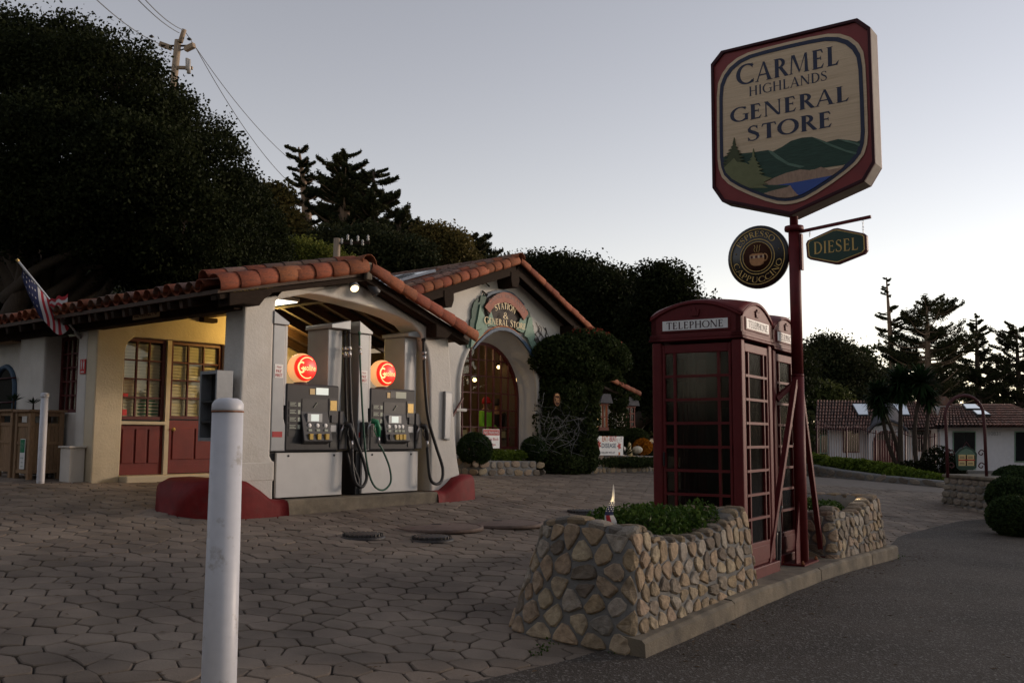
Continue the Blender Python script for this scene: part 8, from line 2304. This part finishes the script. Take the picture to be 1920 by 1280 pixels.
skyl([(1832, 783, .3), (1858, 783, .3), (1846, 775, 1.6), (1823, 775, 1.6)]); skyl([(1811, 772, 2.0), (1840, 772, 2.0), (1829, 763, 3.4), (1804, 763, 3.4)])
mb = MB(); q = hx(1757, 770, 3.5); mb.box(q.x - .55, q.x + .55, q.y - .4, q.y + .5, q.z - 1.0, q.z + .25); mb.build('chimney', 'stucco_house', HS)
mb = MB(); mb.prism([(q.x - .62, q.z + .26), (q.x + .62, q.z + .26), (q.x + .50, q.z + .55), (q.x + .30, q.z + .75), (q.x - .30, q.z + .75), (q.x - .50, q.z + .55)], q.y - .45, q.y + .55, 0); mb.build('chimney_cap', 'tile_old', HS)
# iron railing in front of the house
FN = thing('iron_fence', 'dark red iron bar fence in front of the low white house', 'fence', tuple(hx(1600, 885, -6)), FW)
def fpt(px, py): return at(px, py, lerp(42.5, 39, (px - 1530) / 230))
tops = lambda px: 787 + 8 * abs(math.sin((px - 1530) / 230 * 3.1416 * 3)) + (px - 1530) * .10
for i, px in enumerate(np.arange(1532, 1762, 4.6)):
    mb = MB(); mb.tube([fpt(px, tops(px)), fpt(px, 905)], .013 if i % 12 else .04, 5); mb.build('bar', 'iron', FN)
for yy in (6, 72, 92):
    mb = MB(); mb.tube([fpt(px, tops(px) + yy if yy < 50 else 787 + yy + (px - 1530) * .06) for px in np.arange(1532, 1762, 8)], .016, 5); mb.build('rail', 'iron', FN)
# yuccas with bare trunks
def yucca(label, base, tops_, n=120, L=.95):
    b = at(*base); b.z = gz(b.x, b.y) - .05
    R = thing('yucca_tree', label, 'yucca', tuple(b), FW, 'yuccas in front of the low house')
    for (px, py, y, r) in tops_:
        h = at(px, py, y); mid = b.lerp(h, .5) + Vector((random.uniform(-.2, .2), 0, 0))
        mb = MB(); mb.tube(smooth([b, mid, h], 5), list(np.linspace(.095, .06, 11)), 8); mb.build('trunk', 'bark', R)
        k = n; d = RNG.normal(size=(k, 3)); d /= np.linalg.norm(d, axis=1)[:, None]; d[:, 2] = d[:, 2] * .9 + .25; d /= np.linalg.norm(d, axis=1)[:, None]
        mb = MB()
        for q in d:
            q = Vector(q); s_ = q.cross(Vector((0, 0, 1))).normalized() * .045; ll = r * random.uniform(.8, 1.15); c0 = h + Vector((0, 0, .1)); m_ = c0 + q * ll * .6; t_ = c0 + q * ll - Vector((0, 0, ll * .12))
            mb.add([c0 + s_ * .6, m_ + s_, t_, m_ - s_, c0 - s_ * .6], [(0, 1, 2, 3, 4)])
        mb.build('crown', 'leaf_yucca', R)
yucca('leaning yucca at the left of the group before the round porch', (1695, 905, 36), [(1648, 745, 36, .75), (1652, 765, 36, .6)], 260)
yucca('tall yucca in the middle of the group before the round porch', (1690, 905, 35.5), [(1688, 722, 35.5, .85), (1690, 735, 35.5, .7)], 300)
yucca('yucca at the right of the group, with two heads', (1722, 905, 35), [(1727, 722, 35, .85), (1742, 752, 35, .55)], 300)
for i, (px, py, y, rx, rz, lab) in enumerate([(1716, 892, 33, .8, .55, 'dark reddish shrub at the foot of the yuccas'), (1760, 880, 32, .6, .8, 'dark shrub between the yuccas and the iron arch')]):
    c = at(px, py, y); leafy('shrub', lab, 'shrub', [((c.x, c.y, c.z), (rx, .6, rz)), ((c.x + .5, c.y, c.z - .2), (rx * .7, .5, rz * .7))], 4000, .10, 'leaf_oak', FW, (c.x, c.y, gz(c.x, c.y)), .5)
for i, (px, py, y, rx, rz, lab) in enumerate([(1895, 930, 17.5, .42, .36, 'large clipped round bush right of the stone pier'), (1908, 968, 15.8, .48, .34, 'low clipped bush at the right edge, in front of the other bushes'), (1935, 915, 18.5, .6, .42, 'clipped bush cut by the right edge of the view'), (1905, 900, 21, .5, .32, 'dark clipped bush behind the round ones at the right')]):
    c = at(px, py, y); leafy('clipped_bush', lab, 'bush', [((c.x, c.y, c.z), (rx, rx, rz))], 9000, .055, 'leaf_box', FW, (c.x, c.y, gz(c.x, c.y)), .3, 'clipped bushes right of the pier')
mb = MB(); q = [at(x, y, 24) for x, y in ((1822, 907), (1828, 897), (1840, 891), (1855, 890), (1867, 897), (1872, 907), (1872, 925), (1822, 925))]
mb.prism([(p.x, p.z) for p in q][::-1], 24, 24.5, 0); mb.solo('garden_mound', 'iron', 'dark rounded low cover behind the stone pier', 'cover', tuple(q[0]), FW)
# ================================================================ TREES
def limb(mb, a, b, r0, r1, bend=.12, n=5, sides=7):
    a, b = Vector(a), Vector(b); L = (b - a).length
    pts = [a.lerp(b, t) + Vector((random.gauss(0, bend * L * .25), random.gauss(0, bend * L * .25), math.sin(math.pi * t) * bend * L * .5)) * (1 if 0 < t < 1 else 0) for t in np.linspace(0, 1, n)]
    mb.tube(smooth(pts, 2), list(np.linspace(r0, r1, (n - 1) * 2 + 1)), sides)
def oak(label, base, lobes, n, size, m='leaf_oak', r=.45, clump=.45, shell=.30, per=46, group=None, name='oak_tree', bark='bark', limbs=10, flatten=1.0):
    """lobes: world ellipsoids; leaves gather in clumps on and inside them"""
    R = thing(name, label, 'tree', tuple(base), FW, group)
    nc = max(20, n // per)
    C_, nr = blob_points(lobes, nc, shell)
    k = len(C_)
    sc_ = RNG.uniform(.55, 1.35, k) * clump
    idx = RNG.integers(0, k, n)
    P = C_[idx] + np.clip(RNG.normal(size=(n, 3)), -1.5, 1.5) * (sc_[idx] * .5)[:, None] * np.array([1, 1, .72 * flatten])
    tone = RNG.beta(1.4, 2.2, k)
    t_ = np.clip(tone[idx] + RNG.normal(0, .15, n), 0, 1)
    leaf_cloud(P, size, 'crown', m, R, tint=t_, aspect=.62)
    mb = MB()
    b = Vector(base)
    cen = sum((Vector(l[0]) for l in lobes), Vector()) / len(lobes)
    fork = Vector((lerp(b.x, cen.x, .35), lerp(b.y, cen.y, .35), lerp(b.z, cen.z, .38)))
    limb(mb, b - Vector((0, 0, .3)), fork, r, r * .75, .1)
    for l in sorted(lobes, key=lambda q: -q[1][0])[:limbs]:
        c = Vector(l[0]); limb(mb, fork, c, r * .5, r * .12, .18, sides=6)
        for _ in range(3):
            e = c + Vector([random.uniform(-.7, .7) * x for x in l[1]]); limb(mb, c, e, r * .12, .02, .2, 4, 5)
    mb.build('trunk', bark, R)
    return R
def lobes_px(lst):
    """(px, py, y, radius px x, radius px z, depth ratio)"""
    out = []
    for px, py, y, rx, rz, *dd in lst:
        c = at(px, py, y); k = y / FPX
        out.append(((c.x, c.y, c.z), (rx * k, rx * k * (dd[0] if dd else .9), rz * k)))
    return out
# the great oak behind the left wing
oakL = [(60, 160, 25, 130, 110), (190, 170, 24, 130, 110), (-60, 140, 26, 140, 110), (290, 262, 24, 100, 100), (385, 342, 24, 90, 88), (418, 405, 24.5, 72, 88), (430, 465, 25, 66, 70), (10, 540, 28, 110, 50), (-70, 500, 27, 90, 80), (100, 280, 23, 150, 110), (240, 330, 22.5, 140, 110), (340, 420, 23, 120, 90), (180, 400, 23, 140, 80), (60, 390, 23.5, 130, 90), (-70, 300, 25, 140, 140), (-150, 220, 26, 130, 160), (-120, 400, 26, 130, 110), (395, 262, 25.5, 42, 38), (130, 90, 25.5, 70, 55), (20, 85, 26, 80, 60), (420, 500, 26, 60, 40), (300, 500, 25, 110, 45), (240, 140, 25, 55, 45), (325, 205, 25, 42, 40)]
b = at(60, 600, 26); 
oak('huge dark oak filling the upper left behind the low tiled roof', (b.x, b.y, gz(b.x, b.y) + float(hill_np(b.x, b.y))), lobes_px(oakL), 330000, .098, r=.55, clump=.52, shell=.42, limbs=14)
# its branches low down, seen under the crown
mb = MB()
for (p0, p1, r0) in (((20, 600, 25), (70, 430, 24), .32), ((70, 590, 25), (210, 470, 24), .22), ((180, 570, 25), (260, 480, 24), .15), ((110, 520, 25), (190, 500, 23.5), .14), ((10, 560, 25), (150, 470, 23), .2)):
    limb(mb, at(*p0), at(*p1), r0, r0 * .4, .1)
o = mb.solo('oak_limb', 'bark', 'thick bare oak limbs showing under the crown at the left edge', 'tree limb', tuple(at(20, 600, 25)), FW)
b = at(505, 560, 29)
oak('lighter green oak at the right end of the great dark oak', (b.x, b.y, gz(b.x, b.y) + float(hill_np(b.x, b.y))), lobes_px([(472, 410, 29, 40, 58), (492, 455, 28.5, 38, 55), (455, 365, 29.5, 28, 28), (508, 500, 29, 28, 42), (475, 490, 28, 42, 50)]), 56000, .10, 'leaf_oak', r=.25, clump=.45)
b = at(590, 520, 40)
oak('yellow green bush standing behind the canopy ridge', (b.x, b.y, gz(b.x, b.y) + float(hill_np(b.x, b.y))), lobes_px([(565, 478, 40, 32, 26), (605, 488, 40, 36, 22), (640, 500, 40, 22, 14), (545, 500, 40, 28, 26)]), 24000, .11, 'leaf_yellow', r=.12, clump=.5, name='bush')
# dark trees behind the right half of the store
oakR = [(1060, 560, 38, 85, 75), (1010, 540, 38, 50, 55), (1130, 580, 37, 75, 70), (1090, 640, 37, 90, 70), (1180, 620, 37, 65, 70), (1030, 600, 37, 60, 60), (1180, 690, 37, 70, 60), (1120, 700, 38, 80, 60), (1040, 505, 38, 30, 22), (1100, 515, 38.5, 45, 26), (1160, 540, 38, 38, 28), (1170, 770, 39, 80, 60), (1230, 740, 38, 60, 70)]
b = at(1130, 830, 38)
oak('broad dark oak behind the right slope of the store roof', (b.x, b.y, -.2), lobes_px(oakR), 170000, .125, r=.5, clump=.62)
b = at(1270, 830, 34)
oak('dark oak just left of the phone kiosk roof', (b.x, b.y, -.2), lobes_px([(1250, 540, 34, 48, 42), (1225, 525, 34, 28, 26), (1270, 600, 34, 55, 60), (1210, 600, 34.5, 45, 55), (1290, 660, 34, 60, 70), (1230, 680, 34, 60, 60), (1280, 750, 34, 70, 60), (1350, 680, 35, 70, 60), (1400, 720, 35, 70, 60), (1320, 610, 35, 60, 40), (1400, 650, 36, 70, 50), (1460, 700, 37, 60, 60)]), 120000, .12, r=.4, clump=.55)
mb = MB(); limb(mb, at(1165, 835, 37), at(1260, 755, 33), .40, .2, .1); limb(mb, at(1168, 850, 38), at(1180, 760, 37), .35, .25, .05)
mb.solo('fallen_limb', 'bark', 'leaning bare trunk in the dark beneath the trees left of the kiosk', 'tree limb', tuple(at(1165, 835, 37)), FW)
# trees between the pole and the house
oakM = [(1530, 690, 62, 50, 40), (1570, 680, 62, 42, 38), (1545, 655, 62, 26, 22), (1600, 720, 62, 48, 40), (1520, 740, 62, 60, 40), (1580, 750, 62, 70, 30), (1640, 740, 63, 40, 34), (1625, 700, 63, 22, 18)]
b = at(1560, 815, 62); oak('dark flat topped pine between the sign pole and the low house', (b.x, b.y, -.3), lobes_px(oakM), 80000, .19, 'leaf_cypress', r=.35, clump=.9, name='pine_tree')
b = at(1530, 800, 58); oak('rounded olive green tree behind the left end of the low house', (b.x, b.y, -.3), lobes_px([(1535, 745, 58, 40, 22), (1500, 740, 58, 30, 26), (1560, 752, 58, 26, 16)]), 9000, .25, 'leaf_oak_light', r=.2, clump=.7)
b = at(1612, 800, 75); oak('small open pine standing against the bright sky', (b.x, b.y, -.3), lobes_px([(1597, 660, 75, 14, 5), (1620, 664, 75, 14, 6), (1608, 680, 75, 20, 6), (1632, 690, 75, 14, 7), (1590, 694, 75, 12, 6)]), 1600, .35, 'leaf_oak_light', r=.12, clump=.8, name='pine_tree')

def cypress(label, base, top, halfw, n_br, y, lean=0.0, m='leaf_cypress', bare=.15, up=.25, gaps=.25, spray=170, size=.26, group=None, prof=None, seed=0, thick=1.0, r=.35):
    """Monterey cypress: straight trunk, flat plates of foliage on level, up-tipped branches"""
    random.seed(900 + seed)
    B_, T_ = at(*base, y), at(*top, y)
    B_.z -= .0
    R = thing('cypress_tree', label, 'tree', tuple(B_), FW, group)
    mb = MB(); mb.tube(smooth([B_ - Vector((0, 0, 2.0)), B_.lerp(T_, .5) + Vector((lean, 0, 0)), T_], 5), list(np.linspace(r, .05, 11)), 7)
    H = (T_ - B_).length; W = halfw * y / FPX
    prof = prof or [(0, .75), (.3, 1.0), (.6, .8), (.85, .45), (1, .12)]
    P, tint = [], []
    for k in range(n_br):
        t = bare + (1 - bare) * (k + random.random()) / n_br
        if random.random() < gaps * .5: continue
        a = random.uniform(0, 2 * math.pi)
        L = W * float(np.interp(t, [p[0] for p in prof], [p[1] for p in prof])) * random.uniform(.5, 1.15)
        o_ = B_.lerp(T_, t)
        d = Vector((math.cos(a), math.sin(a) * .8, random.uniform(-.05, up)))
        pts = [o_, o_ + d * L * .5 + Vector((0, 0, -.02 * L)), o_ + d * L + Vector((0, 0, L * random.uniform(.08, .3)))]
        mb.tube(smooth(pts, 3), list(np.linspace(max(.03, r * .3 * (1 - t) + .03), .012, 7)), 5)
        ns = int(1.9 * spray * L / W * random.uniform(.6, 1.2)) + 30
        s_ = RNG.uniform(.18, 1.0, ns) ** .8
        side = RNG.normal(0, 1, ns) * .16 * L * (1.15 - s_ * .9)
        sd = Vector((-d.y, d.x, 0)).normalized()
        tone = random.betavariate(1.5, 2.2)
        for q in range(ns):
            c = o_ + d * L * s_[q] + sd * side[q] + Vector((0, 0, .22 * L * s_[q] ** 2.5 + abs(RNG.normal(0, .055)) * L * thick - .02 * L))
            P.append(c); tint.append(tone + RNG.normal(0, .12))
    mb.build('trunk', 'bark_pale' if m != 'leaf_cypress' or r > .4 else 'bark', R)
    leaf_cloud(np.array([tuple(p) for p in P]), size * .72, 'crown', m, R, tint=np.array(tint), aspect=.34, flat=.35)
    return R
# group on the slope behind the station
cypress('thin ragged cypress at the left of the hillside group', (588, 500), (560, 276), 47, 50, 58, m='leaf_cypress', bare=.30, prof=[(0, .3), (.3, .8), (.6, .95), (.75, .62), (.9, .62), (1, .5)], seed=1, spray=330, r=.5, size=.30)
cypress('broad dense cypress in the middle of the hillside group', (645, 510), (648, 290), 84, 100, 56, bare=.18, prof=[(0, .8), (.35, 1.0), (.7, .8), (.9, .55), (1, .3)], seed=2, spray=420, r=.55, size=.30)
cypress('wind swept cypress on the right side of the hillside group', (705, 520), (700, 322), 85, 86, 55, bare=.12, prof=[(0, 1.05), (.4, 1.05), (.7, .75), (1, .35)], seed=3, spray=400, r=.4, size=.30)
cypress('low cypress sloping down behind the store roof', (775, 540), (740, 400), 92, 70, 52, bare=.10, prof=[(0, 1.2), (.5, .9), (1, .3)], seed=4, spray=420, size=.28)
cypress('small dark cypress poking over the store ridge', (895, 530), (885, 442), 52, 34, 60, bare=.25, prof=[(0, .8), (.5, 1.15), (.8, .8), (1, .4)], seed=5, spray=300, size=.26)
b = at(840, 560, 50)
oak('golden brown eucalyptus behind the solar panels', (b.x, b.y, 6.0), lobes_px([(815, 450, 50, 34, 26), (845, 470, 50, 34, 36), (800, 490, 50, 36, 34), (870, 495, 50, 26, 30), (830, 510, 50, 50, 24), (760, 500, 50, 40, 30)]), 52000, .15, 'leaf_euca', r=.25, clump=.6, name='eucalyptus_tree', bark='bark_pale')
b = at(700, 560, 48)
oak('dark undergrowth trees at the foot of the hillside cypresses', (b.x, b.y, 5.0), lobes_px([(560, 490, 49, 40, 36), (525, 480, 50, 30, 40), (620, 480, 49, 50, 50), (690, 480, 48, 60, 50), (760, 490, 48, 50, 40), (940, 520, 52, 60, 30), (1000, 520, 48, 50, 40)]), 90000, .16, 'leaf_cypress', r=.25, clump=.7)
b = at(530, 470, 54)
oak('reddish brown pine between the lighter oak and the cypresses', (b.x, b.y, 7.0), lobes_px([(518, 370, 54, 22, 24), (525, 410, 54, 24, 18), (545, 430, 54, 22, 12)]), 7000, .25, 'leaf_euca', r=.2, clump=.7, name='pine_tree', bark='bark_pale')
# against the sunset on the right
cypress('tall thin spire cypress at the left of the sunset trees', (1680, 800), (1662, 520), 34, 60, 80, bare=.22, up=.15, prof=[(0, 1.4), (.3, .9), (.55, .6), (.7, 1.0), (.8, .55), (.9, .5), (1, .25)], seed=6, spray=130, size=.30, r=.42, gaps=.4)
cypress('widest of the sunset cypresses, with layered plates', (1742, 810), (1738, 566), 92, 120, 78, bare=.12, prof=[(0, .9), (.35, .85), (.6, 1.0), (.85, .85), (1, .35)], seed=7, spray=300, size=.32, r=.5)
cypress('pointed cypress right of the widest sunset cypress', (1836, 810), (1830, 588), 66, 84, 82, bare=.12, prof=[(0, 1.1), (.4, .95), (.7, .6), (1, .12)], seed=8, spray=210, size=.32, r=.4, gaps=.35)
cypress('cypress cut by the right edge of the view', (1915, 810), (1905, 612), 78, 90, 84, bare=.10, prof=[(0, 1.1), (.5, 1.0), (.8, .8), (1, .4)], seed=9, spray=260, size=.32, r=.4)
cypress('cypress beyond the right edge of the view', (1985, 810), (1990, 570), 84, 80, 86, bare=.10, prof=[(0, 1.1), (.5, 1.0), (.8, .8), (1, .4)], seed=10, spray=220, size=.34, r=.4)
cypress('short cypress between the spire and the widest cypress', (1700, 810), (1700, 660), 58, 64, 88, bare=.10, prof=[(0, 1.1), (.5, 1.0), (1, .4)], seed=11, spray=260, size=.34)
cypress('low cypress behind the chimney of the low house', (1785, 810), (1785, 690), 80, 60, 90, bare=.05, prof=[(0, 1.1), (.5, 1.0), (1, .5)], seed=12, spray=200, size=.34)
cypress('low cypress behind the right roof of the low house', (1870, 810), (1868, 690), 74, 50, 92, bare=.05, prof=[(0, 1.1), (.5, 1.0), (1, .5)], seed=13, spray=170, size=.34, gaps=.45)
random.seed(77)
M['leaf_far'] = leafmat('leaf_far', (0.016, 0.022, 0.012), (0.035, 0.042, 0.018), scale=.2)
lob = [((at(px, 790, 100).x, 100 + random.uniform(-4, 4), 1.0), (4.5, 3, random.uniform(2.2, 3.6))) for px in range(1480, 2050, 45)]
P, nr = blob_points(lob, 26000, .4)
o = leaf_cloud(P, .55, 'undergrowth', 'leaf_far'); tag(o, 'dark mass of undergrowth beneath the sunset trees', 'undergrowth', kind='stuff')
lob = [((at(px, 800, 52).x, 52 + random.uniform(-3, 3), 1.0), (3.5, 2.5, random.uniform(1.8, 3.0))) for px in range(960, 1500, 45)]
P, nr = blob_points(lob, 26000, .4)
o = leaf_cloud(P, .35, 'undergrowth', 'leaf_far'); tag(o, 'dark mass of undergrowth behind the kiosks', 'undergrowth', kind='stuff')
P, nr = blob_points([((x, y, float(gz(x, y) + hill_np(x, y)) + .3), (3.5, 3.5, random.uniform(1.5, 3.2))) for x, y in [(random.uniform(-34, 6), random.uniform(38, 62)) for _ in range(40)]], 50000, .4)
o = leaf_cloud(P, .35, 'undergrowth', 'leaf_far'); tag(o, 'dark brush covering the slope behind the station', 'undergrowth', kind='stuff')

# unseen trees behind the camera and off to the right, added for shade
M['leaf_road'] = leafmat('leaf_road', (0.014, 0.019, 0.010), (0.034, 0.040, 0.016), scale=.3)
def shading(label, x, y, rx, h, n=5200):
    lob = [((x + random.uniform(-.3, .3) * rx, y + random.uniform(-.3, .3) * rx, h * t), (rx * k, rx * k, h * .22)) for t, k in ((.25, .9), (.42, 1.0), (.60, .9), (.80, .6), (.3, .8))]
    oak(label, (x, y, -.3), lob, n, .62, 'leaf_road', r=.4, clump=1.7, per=30, group='roadside trees outside the view', limbs=4)
for i, (x, y, rx, h) in enumerate([(-16, -9, 6, 13), (-8, -15, 6, 14), (1, -18, 6, 13), (9, -17, 5.5, 12), (-20, 1, 5, 12), (16, -13, 5, 9)]):
    shading(['dark roadside tree farthest left behind the camera', 'dark roadside tree behind the left of the camera', 'dark roadside tree straight behind the camera', 'dark roadside tree behind the right of the camera', 'dark roadside tree beside the left of the station forecourt', 'low dark roadside tree across the road at the back right'][i], x, y, rx, h)
for i, (x, y, rx, h) in enumerate([(38, 30, 5, 6), (41, 22, 5, 4.8), (42, 14, 5, 4.4), (43, 6, 5, 4.2), (42, -2, 5, 4.2), (38, 38, 5, 8)]):
    shading(['dark tree beyond the right edge near the low house', 'dark tree across the road, second from the low house', 'dark tree across the road, third from the low house', 'dark tree across the road, level with the kiosks', 'dark tree across the road, level with the camera', 'dark tree beyond the right edge behind the clipped bushes'][i], x, y, rx, h)

# ================================================================ POWER POLES AND WIRES
def upole():
    y = 46
    T_, B_ = at(345, 56, y), at(322, 240, y)
    d = (B_ - T_); B2 = B_ + d * 1.6
    R = thing('utility_pole', 'leaning wooden utility pole above the great dark oak', 'utility pole', tuple(B2), FW)
    mid = at(338, 74, y)
    mb = MB(); mb.tube([B2, at(334, 76, y)], [.22, .165], 12); mb.build('pole', 'pole_wood', R)
    mb = MB(); mb.tube([at(338, 80, y - .12), at(345.5, 56, y - .12)], [.12, .115], 12); mb.build('pole_top_extension', 'pole_wood', R)
    for sg, a, b_ in ((-1, (301, 83), (320, 90)), (1, (364, 85), (348, 93))):
        mb = MB(); mb.bar(at(*a, y - .2 * sg), at(*b_, y), .22, .24); mb.build('crossarm', 'pole_wood', R)
    mb = MB(); mb.bar(at(302, 86, y), at(331, 86.5, y), .06, .08); mb.bar(at(331, 86.5, y), at(362, 86, y), .06, .08); mb.build('crossarm_brace', 'dark_wood', R)
    for a, b_ in (((329, 95), (318, 89)), ((337, 95), (352, 90))): mb = MB(); mb.bar(at(*a, y), at(*b_, y), .05, .05); mb.build('crossarm_brace', 'dark_wood', R)
    mb = MB(); mb.bar(at(330, 127, y), at(361, 128, y), .14, .14); mb.build('crossarm', 'pole_wood', R)
    mb = MB(); mb.tube([at(354, 138, y - .1), at(354, 112, y - .1)], [.10, .10], 8); mb.build('cutout', 'insulator', R)
    mb = MB(); mb.tube([at(350, 132, y - .15), at(351, 110, y - .15)], [.06, .09], 8); mb.build('cutout', 'insulator', R)
    for (a, b_) in ((304, 68), (355, 73)): mb = MB(); mb.lathe([(.05, -.08), (.13, -.03), (.07, .03), (0, .08)], at(a - (20 if a == 304 else 0), b_, y), 8); mb.build('insulator', 'rubber', R)
    return y
yp = upole()
def wire(label, a, b, sag=.5, r=.018):
    a, b = Vector(a), Vector(b)
    pts = [a.lerp(b, t) - Vector((0, 0, sag * 4 * t * (1 - t))) for t in np.linspace(0, 1, 18)]
    mb = MB(); mb.tube(pts, r, 5); mb.solo('power_line', 'wire', label, 'wire', tuple(a), FW, 'power lines of the utility pole')
wire('power line running down from the pole top to the cypress group, upper one', at(346, 58, 46), at(545, 300, 62), .5)
wire('power line running down from the right crossarm to the cypress group', at(364, 84, 46), at(545, 345, 62), .6)
wire('power line climbing left from the pole top out of the view', at(345, 57, 46), at(255, -20, 30), .2)
wire('second power line beside the one climbing left from the pole top', at(336, 62, 46), at(240, -20, 30), .15)
wire('power line climbing left from the left crossarm out of the view', at(303, 84, 46), at(150, -30, 30), .25)
# second, small pole with insulators over the canopy ridge
y2 = 38
R = thing('utility_pole', 'short pole top with a row of pale insulators just above the canopy ridge', 'utility pole', tuple(at(631, 560, y2)), FW)
mb = MB(); mb.tube([at(629, 560, y2), at(632, 447, y2)], [.15, .13], 10); mb.build('pole', 'pole_wood', R)
mb = MB(); mb.bar(at(628, 456, y2), at(693, 455, y2), .09, .10); mb.build('crossarm', 'dark_wood', R)
for px, py in ((641, 452), (659, 454), (680, 455), (690, 446), (671, 447), (652, 445)):
    c = at(px, py, y2 + (.25 if py < 450 else -.1)); mb = MB(); mb.lathe([(.035, -.12), (.055, -.05), (.03, 0), (.055, .05), (.02, .12)], c, 8); mb.build('insulator', 'insulator', R)
# little leaves and litter on the paving
mb = MB()
for k in range(140):
    px, py = random.uniform(0, 1900), random.uniform(905, 1275)
    d = ray(px, py); z = .2; x = y = 0
    for _ in range(6): t = (z - EYE) / d.z; x, y = d.x * t, d.y * t; z = gz(x, y)
    if y > 24: continue
    a = random.uniform(0, 6.28); s_ = random.uniform(.012, .035)
    z += .010
    mb.add([(x + s_ * math.cos(a), y + s_ * math.sin(a), z), (x - s_ * .4 * math.sin(a), y + s_ * .4 * math.cos(a), z + .004), (x - s_ * math.cos(a), y - s_ * math.sin(a), z + .002), (x + s_ * .4 * math.sin(a), y - s_ * .4 * math.cos(a), z + .005)], [(0, 1, 2, 3)])
M['dry_leaf'] = mat('dry_leaf', (.10, .055, .022), .8, var=.4, vscale=3)
for k in range(170):                                           # drifted along the kerb and the planter foot
    q = FP @ Vector((random.uniform(.1, 8.5), -.12 - abs(random.gauss(0, .16)), 0)); x, y, z = q.x, q.y, gz(q.x, q.y) + .013
    a = random.uniform(0, 6.28); s_ = random.uniform(.008, .026)
    mb.add([(x + s_ * math.cos(a), y + s_ * math.sin(a), z), (x - s_ * .4 * math.sin(a), y + s_ * .4 * math.cos(a), z + .004), (x - s_ * math.cos(a), y - s_ * math.sin(a), z + .002), (x + s_ * .4 * math.sin(a), y - s_ * .4 * math.cos(a), z + .005)], [(0, 1, 2, 3)])
mb.solo('leaf_litter', 'dry_leaf', 'scattered dry leaves on the paving and the road', 'leaves', (0, 0, 0), FW, kind='stuff')
# weeds in the joint at the planter foot
P = []
for px, py in ((1010, 1237), (1020, 1230), (1028, 1224), (1160, 1230), (1172, 1231), (1005, 1240), (1690, 1040), (1682, 1046)):
    d = ray(px, py); t = -EYE / d.z; x, y = d.x * t, d.y * t
    P += [(x + random.gauss(0, .03), y + random.gauss(0, .03), gz(x, y) + abs(random.gauss(0, .02))) for _ in range(14)]
o = leaf_cloud(np.array(P), .022, 'weeds', 'leaf_shrub'); tag(o, 'small green weeds in the joint along the planter and kerb', 'weeds', kind='stuff')
# objects that never collide with labels above: give look-alike power pole wires their group only
for o in COL.objects:
    if o.type == 'LIGHT' and 'kind' not in o: o['kind'] = 'helper'
